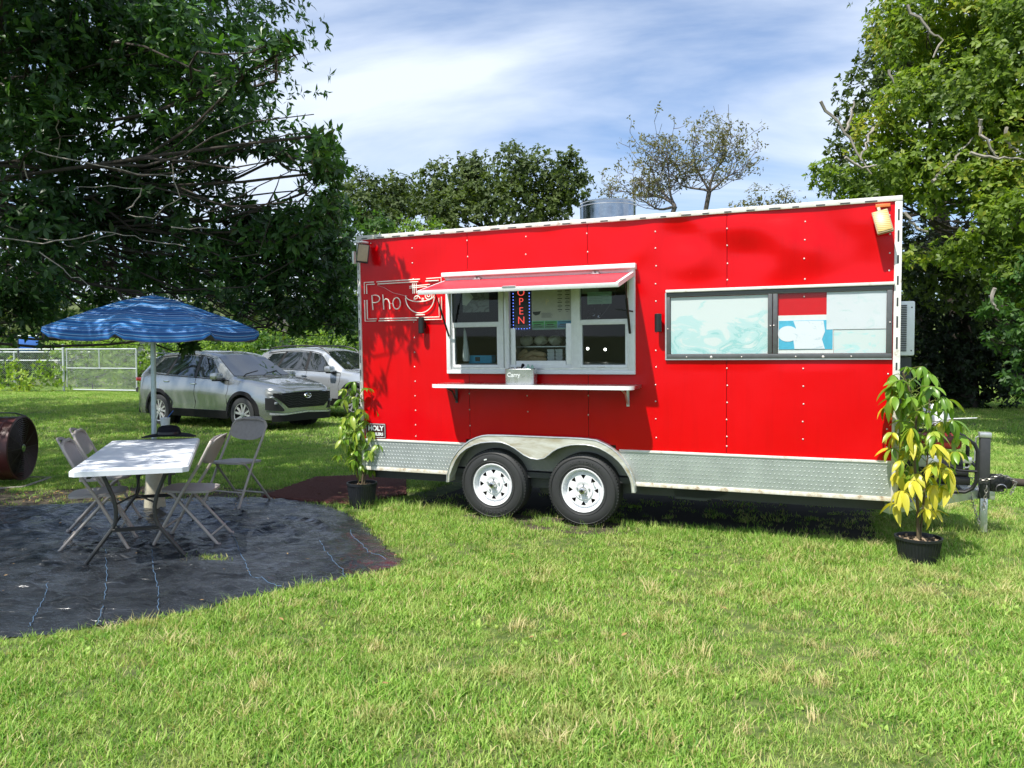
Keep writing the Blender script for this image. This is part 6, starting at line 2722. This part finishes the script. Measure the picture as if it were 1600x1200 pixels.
sparse_tree('taller thin bare tree with olive tufts, farther from the roof vent', [(5.2, 23, 0), (5.25, 23, 3.0), tuple(at(1108, 300, 22))],
            [(tuple(at(1085, 245, 22)), 1.3), (tuple(at(1135, 235, 22)), 1.2), (tuple(at(1060, 285, 22)), 1.2), (tuple(at(1150, 270, 22)), .9)], 51)
sparse_tree('thin bare forked tree closest behind the roof vent', [(3.9, 23, 0), (3.95, 23, 3.4), tuple(at(1055, 322, 22))],
            [(tuple(at(1015, 250, 22)), 1.1), (tuple(at(1040, 240, 22)), 1.0), (tuple(at(980, 300, 22)), 1.0), (tuple(at(1000, 310, 22)), 1.0)], 52)
for (px, py, r, lab) in ((955, 300, 14, 'small olive tree top directly above the roof vent'), (1185, 312, 26, 'low olive tree top beyond the taller thin bare tree'), (1228, 308, 20, 'pale sparse tree top touching the yellow-green tree')):
    p = at(px, py + 10, 24)
    make_tree('sparse_tree', lab, [(p.x, p.y, 0), (p.x, p.y, 3), (p.x, p.y, p.z - .3)], .1, [C(px, py, 24, r), C(px - r, py + 18, 24, r * .9), C(px + r, py + 18, 24, r * .9)], 'leaf_sparse', int(px), .10, .5, 4, 45, shell=.5, gap=.25, gscale=3)

# --- big sunlit trees on the right
RT = [C(1560, 60, 15, 130), C(1450, 60, 15.5, 85), C(1500, 160, 14.5, 100), C(1420, 170, 15, 60), C(1590, 190, 14, 90), C(1400, 260, 15, 62), C(1330, 285, 15.5, 42), C(1290, 275, 16, 28), C(1370, 210, 15.5, 45),
      C(1480, 270, 14.5, 75), C(1560, 290, 14, 60), C(1350, 320, 15, 38), C(1430, 330, 14.8, 45), C(1530, 350, 13.6, 38, ry=.7), C(1480, 345, 13.8, 30, ry=.8), C(1650, 100, 14, 150), C(1680, 260, 14, 110), C(1390, 40, 16, 38), C(1660, 10, 15, 160), C(1500, -60, 16, 140),
      C(1555, 400, 13.5, 40, ry=.8), C(1595, 440, 13, 44), C(1610, 350, 13, 60), C(1500, 395, 14, 40, ry=.8), C(1440, 385, 15, 40), C(1560, 345, 13.4, 50)]
make_tree('sunlit_tree', 'tall yellow-green tree with pale dead limbs above the trailer nose', [(13.2, 17.5, 0), (13, 17.3, 2.6), (12.2, 16.8, 4.6), (10.8, 16.2, 6.2)], .38,
          RT, 'leaf_yg', 61, .125, .55, 6, 82, shell=.42, gap=.17, gscale=.9, spread=1.0, extra_tone=.12)
make_tree('dark_tree', 'dark green tree standing behind the yellow-green one', [(13.2, 22.5, 0), (13, 22.5, 3), (12, 22, 6)], .4,
          [C(1345, 150, 20, 42), C(1380, 90, 20, 48), C(1330, 200, 20, 38), C(1312, 250, 20, 28), C(1400, 40, 20, 40), C(1430, 120, 21, 70), C(1500, 60, 21, 100), C(1390, 300, 20, 60), C(1450, 400, 20, 75), C(1540, 420, 20, 90), C(1600, 300, 20, 90), C(1640, 440, 20, 90)],
          'leaf_oak', 63, .16, .55, 6, 32, shell=.4, gap=.1, gscale=.7)
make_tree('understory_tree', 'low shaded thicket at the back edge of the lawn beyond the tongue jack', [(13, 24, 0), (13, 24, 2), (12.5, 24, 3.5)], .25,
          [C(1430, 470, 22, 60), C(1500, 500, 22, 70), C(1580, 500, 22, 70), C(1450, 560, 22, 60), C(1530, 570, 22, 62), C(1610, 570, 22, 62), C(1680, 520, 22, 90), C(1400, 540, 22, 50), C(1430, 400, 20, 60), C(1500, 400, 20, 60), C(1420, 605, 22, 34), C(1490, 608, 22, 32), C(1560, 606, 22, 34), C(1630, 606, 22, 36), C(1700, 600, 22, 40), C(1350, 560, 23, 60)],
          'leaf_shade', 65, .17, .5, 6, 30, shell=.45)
make_tree('leafy_tree', 'fresh green leafy tree in front of the dark thicket beyond the jack', [(9.9, 13, 0), (9.8, 13, 1.5), (9.5, 13, 3)], .16,
          [C(1560, 480, 12.5, 24, ry=.6), C(1590, 510, 12.5, 34, ry=.8), C(1545, 530, 12.5, 14, ry=.7), C(1590, 560, 12.5, 18, ry=.9), C(1575, 590, 12.5, 16, ry=.6), C(1600, 600, 12.5, 20), C(1640, 520, 12.5, 70), C(1650, 420, 12.5, 60), C(1540, 490, 12.7, 14, ry=.6), C(1580, 440, 12.8, 30, ry=.7)],
          'leaf_mid', 67, .12, .5, 6, 75, shell=.5, spread=1.0, gap=.1, gscale=2)
rt = [o for o in bpy.data.objects if o.name.startswith('sunlit_tree')][0]
rb_ = Vector(rt.location)
bb = MB()
for pts, d in (([(1280, 160), (1320, 205), (1345, 250), (1362, 272)], 14.6), ([(1322, 205), (1332, 178), (1334, 158)], 14.6), ([(1318, 248), (1345, 262), (1370, 258)], 14.4), ([(1365, 200), (1352, 225), (1345, 250)], 14.5),
               ([(1515, 240), (1560, 245), (1600, 250)], 13.4), ([(1530, 190), (1535, 215), (1552, 235), (1560, 245)], 13.5), ([(1570, 200), (1575, 225), (1600, 240)], 13.5), ([(1416, 330), (1428, 350), (1450, 362)], 13.4),
               ([(1420, 10), (1450, 45), (1470, 62), (1458, 90)], 14.2), ([(1555, 450), (1550, 470), (1560, 485)], 12.2), ([(1390, 110), (1400, 135)], 14.4), ([(1455, 285), (1480, 262), (1500, 240), (1520, 215)], 13.9)):
    P = [at(a, b, d) - rb_ for a, b in pts]
    Q = []
    for a, b in zip(P[:-1], P[1:]):
        for k in range(4):
            Q.append(a.lerp(b, k / 4) + Vector(rng.normal(size=3)) * .02)
    Q.append(P[-1])
    MB().tube(Q, [.032 - .020 * k / len(Q) for k in range(len(Q))], 5).build('dead_limb', M['bark_pale'], rt, 60)

# --- hedge and bushes behind the cars and fence
hx = [(-17.5, 35.5, 1.5, 'leaf_bright', 'tall yellow-green bush behind the gate'), (-13.8, 34, 1.7, 'leaf_mid', 'green bush behind the free end of the gate'), (-11.4, 31, 2.0, 'leaf_bright', 'light green bush behind the rear of the silver car'),
      (-8.4, 30, 2.0, 'leaf_mid', 'mid green bush behind the roof of the silver car'), (-6.0, 29, 2.0, 'leaf_bright', 'light green bush behind the bonnet of the silver car'), (-3.4, 28, 2.1, 'leaf_mid', 'mid green bush behind the pale car'),
      (-20.5, 37, 1.6, 'leaf_bright', 'yellowish bush behind the tall gate post'), (-25, 38, 1.8, 'leaf_mid', 'green bush behind the weedy part of the fence')]
for k, (x, y, r, m_, lab) in enumerate(hx):
    make_tree('bush', lab, [(x, y, 0), (x, y, .6), (x, y, 1.1)], .08, [((x, y, 1.2), (r * 1.05, r * .8, 1.25)), ((x + r * .6, y + .3, 2.0), (r * .6, r * .6, .8)), ((x - r * .6, y, 1.9), (r * .6, r * .6, .7)), ((x + .3, y - .3, .7), (r * 1.1, r * .7, .7))],
              m_, 70 + k, .15, .5, 6, 26, cat='bush', shell=.4, group='bushes behind the cars and fence', gscale=2, gap=.06)
for k, (x, lab) in enumerate(((-28, 'weeds at the end of the fence beside the leaning post'), (-25.2, 'clump of broad yellowish weeds growing along the fence under the blue cloth'), (-22.6, 'weeds growing through the fence in the middle'), (-20.2, 'weeds growing by the tall gate post'))):
    make_tree('weed_clump', lab, [(x, 32.1, 0), (x, 32.1, .3), (x, 32.1, .5)], .02, [((x, 32.0, .45), (1.6, .5, .55)), ((x + .7, 32.2, .9), (.6, .3, .45)), ((x - .6, 32.2, 1.0), (.5, .3, .5))], 'leaf_bright', 90 + k, .16, .5, 6, 26, cat='weeds', group='weeds along the fence', shell=.5, gap=.1, gscale=3, extra_tone=.25)
for k, (x, lab) in enumerate(((-18.2, 'leafy weeds behind the gate half next to the tall post'), (-16.3, 'leafy weeds behind the gate half with the wheel'))):
    make_tree('weed_clump', lab, [(x, 33.3, 0), (x, 33.3, .3), (x, 33.3, .6)], .02, [((x, 33.3, .6), (1.3, .5, .7)), ((x + .3, 33.5, 1.1), (.8, .4, .4))], 'leaf_bright', 96 + k, .14, .5, 6, 22, cat='weeds', group='weeds along the fence', shell=.5, gap=.12, gscale=3)

# --- far woods all along the horizon
rg = np.random.default_rng(99)
Cp, A_ = [], []
for k in range(150):
    x = rg.uniform(-75, 75)
    y = rg.uniform(46, 60)
    h = rg.uniform(2.2, 4.2)
    c, q = clump_points((x, y, h), (rg.uniform(2.5, 4), 2.5, h * 1.05), 150, rg, .35)
    Cp.append(c); A_.append(q)
Cp = np.concatenate(Cp); A_ = np.concatenate(A_)
a, b, u, l_, w_, tn = whorls(Cp, A_ + np.array([0, 0, .3]), 3, .6, .7, rg, 1.0, .3, rg.uniform(0, .4, len(Cp)))
V, F, T_ = leaf_arrays(a, b, u, l_, w_, tn)
fw = np_mesh('far_woods', V, F, M['leaf_oak'], None, T_)
tag(fw, 'dark wood closing the view behind all the nearer trees', 'woods', kind='stuff')

# ================================================================== GRASS
src = bpy.data.collections.new('grass_tufts')


def tuft(name, seed, nb, h, spread, wide, dryf, seg=3):
    rg = np.random.default_rng(seed)
    V, F, T_ = [], [], []
    for k in range(nb):
        a = rg.uniform(0, 2 * PI)
        d0 = spread * math.sqrt(rg.uniform(0, 1))
        b = np.array([d0 * math.cos(a), d0 * math.sin(a), -.004])
        a2 = rg.uniform(0, 2 * PI)
        hh = h * rg.uniform(.45, 1.2)
        lean = rg.uniform(.15, 1.15)
        dh = np.array([math.cos(a2), math.sin(a2), 0])
        sd = np.array([-math.sin(a2), math.cos(a2), 0])
        a3 = rg.uniform(-.8, .8)
        sd = sd * math.cos(a3) + dh * math.sin(a3)
        w = wide * rg.uniform(.6, 1.3)
        tn = 1.0 if rg.uniform() < dryf else rg.uniform(0, .12)
        n0 = len(V)
        for s in range(seg + 1):
            u_ = s / seg
            p = b + dh * lean * hh * u_ ** 1.7 + np.array([0, 0, hh * (u_ - .28 * lean * u_ * u_)])
            ww = w * (1 - u_ ** 1.6)
            if s < seg:
                V += [p - sd * ww / 2, p + sd * ww / 2]
                T_ += [tn, tn]
            else:
                V.append(p)
                T_.append(tn)
        for s in range(seg - 1):
            q = n0 + 2 * s
            F += [(q, q + 1, q + 3), (q, q + 3, q + 2)]
        q = n0 + 2 * (seg - 1)
        F.append((q, q + 1, q + 2))
    me = bpy.data.meshes.new(name)
    me.from_pydata([tuple(v) for v in V], [], F)
    at_ = me.attributes.new('tone', 'FLOAT', 'POINT')
    at_.data.foreach_set('value', T_)
    me.materials.append(M['grass'])
    o = bpy.data.objects.new(name, me)
    src.objects.link(o)


for k in range(6):
    tuft('a_tuft_%d' % k, 200 + k, 26, .055, .080, .0068, .08 + .05 * (k % 3))
for k in range(3):
    tuft('b_tuft_%d' % k, 220 + k, 16, .17, .06, .006, .12)
for k in range(3):
    tuft('c_tuft_%d' % k, 240 + k, 42, .07, .22, .012, .12, 2)


for k in range(3):
    tuft('d_tuft_%d' % k, 260 + k, 30, .075, .045, .0045, .95, 2)
for k in range(3):
    # low broad-leaved lawn weeds
    tuft('e_tuft_%d' % k, 280 + k, 13, .022, .065, .020, .0, 3)


def grass_object(name, P, kind, scl, label=None):
    """points P (n,3), instances of the tuft kind picked at random"""
    n = len(P)
    me = bpy.data.meshes.new(name)
    me.vertices.add(n)
    me.vertices.foreach_set('co', P.astype(np.float32).ravel())
    a = me.attributes.new('rotz', 'FLOAT', 'POINT')
    a.data.foreach_set('value', rng.uniform(0, 6.28, n).astype(np.float32))
    a = me.attributes.new('scl', 'FLOAT', 'POINT')
    a.data.foreach_set('value', scl.astype(np.float32))
    a = me.attributes.new('pick', 'INT', 'POINT')
    lo, hi = kind
    a.data.foreach_set('value', rng.integers(lo, hi, n).astype(np.int32))
    o = bpy.data.objects.new(name, me)
    COL.objects.link(o)
    ng = bpy.data.node_groups.new(name, 'GeometryNodeTree')
    ng.interface.new_socket('Geometry', in_out='INPUT', socket_type='NodeSocketGeometry')
    ng.interface.new_socket('Geometry', in_out='OUTPUT', socket_type='NodeSocketGeometry')
    N = ng.nodes
    gi, go = N.new('NodeGroupInput'), N.new('NodeGroupOutput')
    ci = N.new('GeometryNodeCollectionInfo')
    ci.inputs['Collection'].default_value = src
    ci.inputs['Separate Children'].default_value = True
    ci.inputs['Reset Children'].default_value = True
    ip = N.new('GeometryNodeInstanceOnPoints')
    ip.inputs['Pick Instance'].default_value = True

    def named(nm, ty):
        q = N.new('GeometryNodeInputNamedAttribute')
        q.data_type = ty
        q.inputs['Name'].default_value = nm
        return q.outputs['Attribute']
    cb_ = N.new('ShaderNodeCombineXYZ')
    Lk = ng.links.new
    Lk(gi.outputs[0], ip.inputs['Points'])
    Lk(ci.outputs[0], ip.inputs['Instance'])
    Lk(named('pick', 'INT'), ip.inputs['Instance Index'])
    Lk(named('rotz', 'FLOAT'), cb_.inputs[2])
    Lk(cb_.outputs[0], ip.inputs['Rotation'])
    Lk(named('scl', 'FLOAT'), ip.inputs['Scale'])
    Lk(ip.outputs[0], go.inputs[0])
    md = o.modifiers.new('scatter', 'NODES')
    md.node_group = ng
    return tag(o, kind='stuff')


def trailer_local(x, y):
    d = np.stack([x - TO.x, y - TO.y], 1)
    u = d @ np.array([T3[0][0], T3[1][0]])
    v = d @ np.array([T3[0][1], T3[1][1]])
    return u, v


def scatter(n, y0, y1, side, density_pow=1.0):
    y = y0 + (y1 - y0) * rng.uniform(0, 1, n) ** density_pow
    x = rng.uniform(-1, 1, n) * (y * .70 + side)
    return x, y


def area_n(y0, y1, side, dens):
    return int(dens * ((y1 - y0) * 2 * side + .70 * (y1 * y1 - y0 * y0)))


def keep_mask(x, y, wob=.05):
    nz = np.array([mnoise.noise(Vector((a * 4, b * 4, 0))) for a, b in zip(x, y)]) if len(x) < 60000 else np.zeros(len(x))
    k = ~inpoly(SHEET, x + nz * wob, y + nz * wob) & ~inpoly(MATP, x, y)
    k &= ~(inpoly(DIRT, x, y) & (rng.uniform(0, 1, len(x)) < .85))
    k &= ~(inpoly(WORN, x, y) & (rng.uniform(0, 1, len(x)) < .72))
    u, v = trailer_local(x, y)
    und = (u > .1) & (u < 4.7) & (v > .35) & (v < 2.0)
    k &= ~(und & (rng.uniform(0, 1, len(x)) < .93))
    k &= ~((u > 1.1) & (u < 2.6) & (v > .0) & (v < .30))
    for pp_ in (pr, pl):
        k &= np.hypot(x - pp_.x, y - pp_.y) > .16
    return k


for (y0, y1, side_, dens, kk, sc_) in ((1.3, 4.2, 2.6, 640, (0, 6), (.6, 1.0)), (4.2, 7.5, 2.2, 460, (0, 6), (.7, 1.05)), (7.5, 13, 2.5, 150, (9, 12), (.45, .75)), (13, 40, 4.0, 26, (9, 12), (.8, 1.3))):
    n = area_n(y0, y1, side_, dens)
    rr_ = rng.uniform(0, 1, n)
    # area-uniform in the trapezoid
    A = .70
    a_, b_, c_ = A, 2 * side_, -(A * y0 * y0 + 2 * side_ * y0) - rr_ * (A * (y1 * y1 - y0 * y0) + 2 * side_ * (y1 - y0))
    y = (-b_ + np.sqrt(b_ * b_ - 4 * a_ * c_)) / (2 * a_)
    x = rng.uniform(-1, 1, n) * (y * .70 + side_)
    k = keep_mask(x, y)
    if y0 < 7:
        th_ = np.array([mnoise.noise(Vector((a * 1.1, b * 1.1, 5))) + .5 * mnoise.noise(Vector((a * 4, b * 4, 8))) for a, b in zip(x, y)])
        k &= rng.uniform(0, 1, n) < np.clip(1 + th_ * .5, .72, 1)
        hs_ = np.clip(1 + th_ * .55, .6, 1.6)
    else:
        hs_ = np.ones(n)
    x, y, hs_ = x[k], y[k], hs_[k]
    s = rng.uniform(sc_[0], sc_[1], len(x)) * hs_
    print('grass', y0, y1, len(x))
    grass_object('lawn_grass', np.stack([x, y, np.zeros(len(x))], 1), kk, s)
# long grass: along the sheet edge, along the trailer, at the pots and the tongue
X_, Y_, S_ = [], [], []
for a, b in zip(SHEET[7:-1], SHEET[8:]):
    n = int(math.hypot(b[0] - a[0], b[1] - a[1]) * 15)
    for k in range(n):
        u_ = random.random()
        X_.append(a[0] + (b[0] - a[0]) * u_ + random.gauss(.03, .05))
        Y_.append(a[1] + (b[1] - a[1]) * u_ + random.gauss(-.03, .05))
        S_.append(random.uniform(.25, .65))
for k in range(330):
    u_ = random.uniform(-.2, 4.9)
    v_ = random.gauss(.05, .10) - .02
    if 1.1 < u_ < 1.75 or 2.0 < u_ < 2.6:
        v_ = -random.uniform(.12, .2)
        if random.random() < .75:
            continue
    p = TW @ Vector((u_, v_, -.4))
    X_.append(p.x); Y_.append(p.y); S_.append(random.uniform(.35, .85) if u_ < 1.0 else random.uniform(.25, .7))
for k in range(330):
    p = TW @ Vector((random.uniform(4.7, 6.6), random.gauss(.7, .5), -.4))
    X_.append(p.x); Y_.append(p.y); S_.append(random.uniform(.3, .8))
for pp_ in (pr, pl):
    for k in range(26):
        a = random.uniform(0, 2 * PI)
        r_ = random.uniform(.17, .34)
        X_.append(pp_.x + r_ * math.cos(a)); Y_.append(pp_.y + r_ * math.sin(a)); S_.append(random.uniform(.3, .7))
for k in range(150):
    X_.append(random.uniform(-3.5, 4)); Y_.append(random.uniform(2.5, 5)); S_.append(random.uniform(.25, .5))
n = 1700
wx, wy = rng.uniform(-5, 6, n), rng.uniform(1.6, 8, n)
dn = np.array([mnoise.noise(Vector((a * .55, b * .55, 3))) + .6 * mnoise.noise(Vector((a * 2, b * 2, 9))) for a, b in zip(wx, wy)])
k = keep_mask(wx, wy) & (dn > .05)
grass_object('dry_thatch', np.stack([wx, wy, np.zeros(n)], 1)[k], (12, 15), rng.uniform(.7, 1.3, int(k.sum())))
n = 1100
wx, wy = rng.uniform(-5, 6, n), rng.uniform(1.6, 8, n)
dn = np.array([mnoise.noise(Vector((a * .8, b * .8, 13))) for a, b in zip(wx, wy)])
k = keep_mask(wx, wy) & (dn > .0)
grass_object('lawn_weeds', np.stack([wx, wy, np.full(n, .012)], 1)[k], (15, 18), rng.uniform(.7, 1.4, int(k.sum())))
X_, Y_, S_ = map(np.array, (X_, Y_, S_))
k = ~inpoly(SHEET, X_ * 1.0, Y_ * 1.0 + .03) | (polydist(SHEET, X_, Y_) < .05)
grass_object('long_grass', np.stack([X_, Y_, np.zeros(len(X_))], 1)[k], (6, 9), S_[k])
# small tuft growing through the sheet
tp_ = onground(320, 877)
n = 16
grass_object('grass_sprout', np.stack([tp_.x + rng.normal(0, .07, n), tp_.y + rng.normal(0, .04, n), np.full(n, .015)], 1), (0, 6), rng.uniform(.6, 1.0, n))

# fallen leaves and debris on sheet, dirt and lawn
V, F = [], []
n = 0


def litter(x, y, z, s, rr):
    global n
    a = rr.uniform(0, 6.28)
    Mx = Matrix.Translation((x, y, z)) @ Euler((rr.uniform(-.35, .35), rr.uniform(-.35, .35), a)).to_matrix().to_4x4()
    P = [Mx @ Vector(v) for v in ((-s, 0, 0), (-.1 * s, -.42 * s, .12 * s), (s, 0, .05 * s), (-.1 * s, .42 * s, .12 * s), (0, 0, 0))]
    V.extend([tuple(p) for p in P])
    F.extend([(n, n + 1, n + 4), (n + 1, n + 2, n + 4), (n + 2, n + 3, n + 4), (n + 3, n, n + 4)])
    n += 5


rr = random.Random(77)
for k in range(70):
    x, y = rr.uniform(-6, -.8), rr.uniform(3.9, 8.2)
    if inpoly(SHEET, np.array([x]), np.array([y]))[0]:
        litter(x, y, sheet_z(x, y) + .008, rr.uniform(.008, .022), rr)
for k in range(500):
    x, y = rr.uniform(-9, -2.2), rr.uniform(7.7, 9.1)
    litter(x, y, .015, rr.uniform(.012, .032), rr)
for k in range(46):
    x, y = rr.uniform(-4, 5), rr.uniform(2.4, 7)
    if not inpoly(SHEET, np.array([x]), np.array([y]))[0]:
        litter(x, y, .045, rr.uniform(.012, .03), rr)
for k in range(14):
    x, y = rr.uniform(-2.6, -1.4), rr.uniform(7.9, 9.3)
    litter(x, y, .045, rr.uniform(.015, .035), rr)
lf = MB().add(V, F).build('fallen_leaves', M['leaf_litter'], None, 0, fix=False)
tag(lf, 'scattered dry leaves on the sheet, dirt and lawn', 'fallen leaves', kind='stuff')
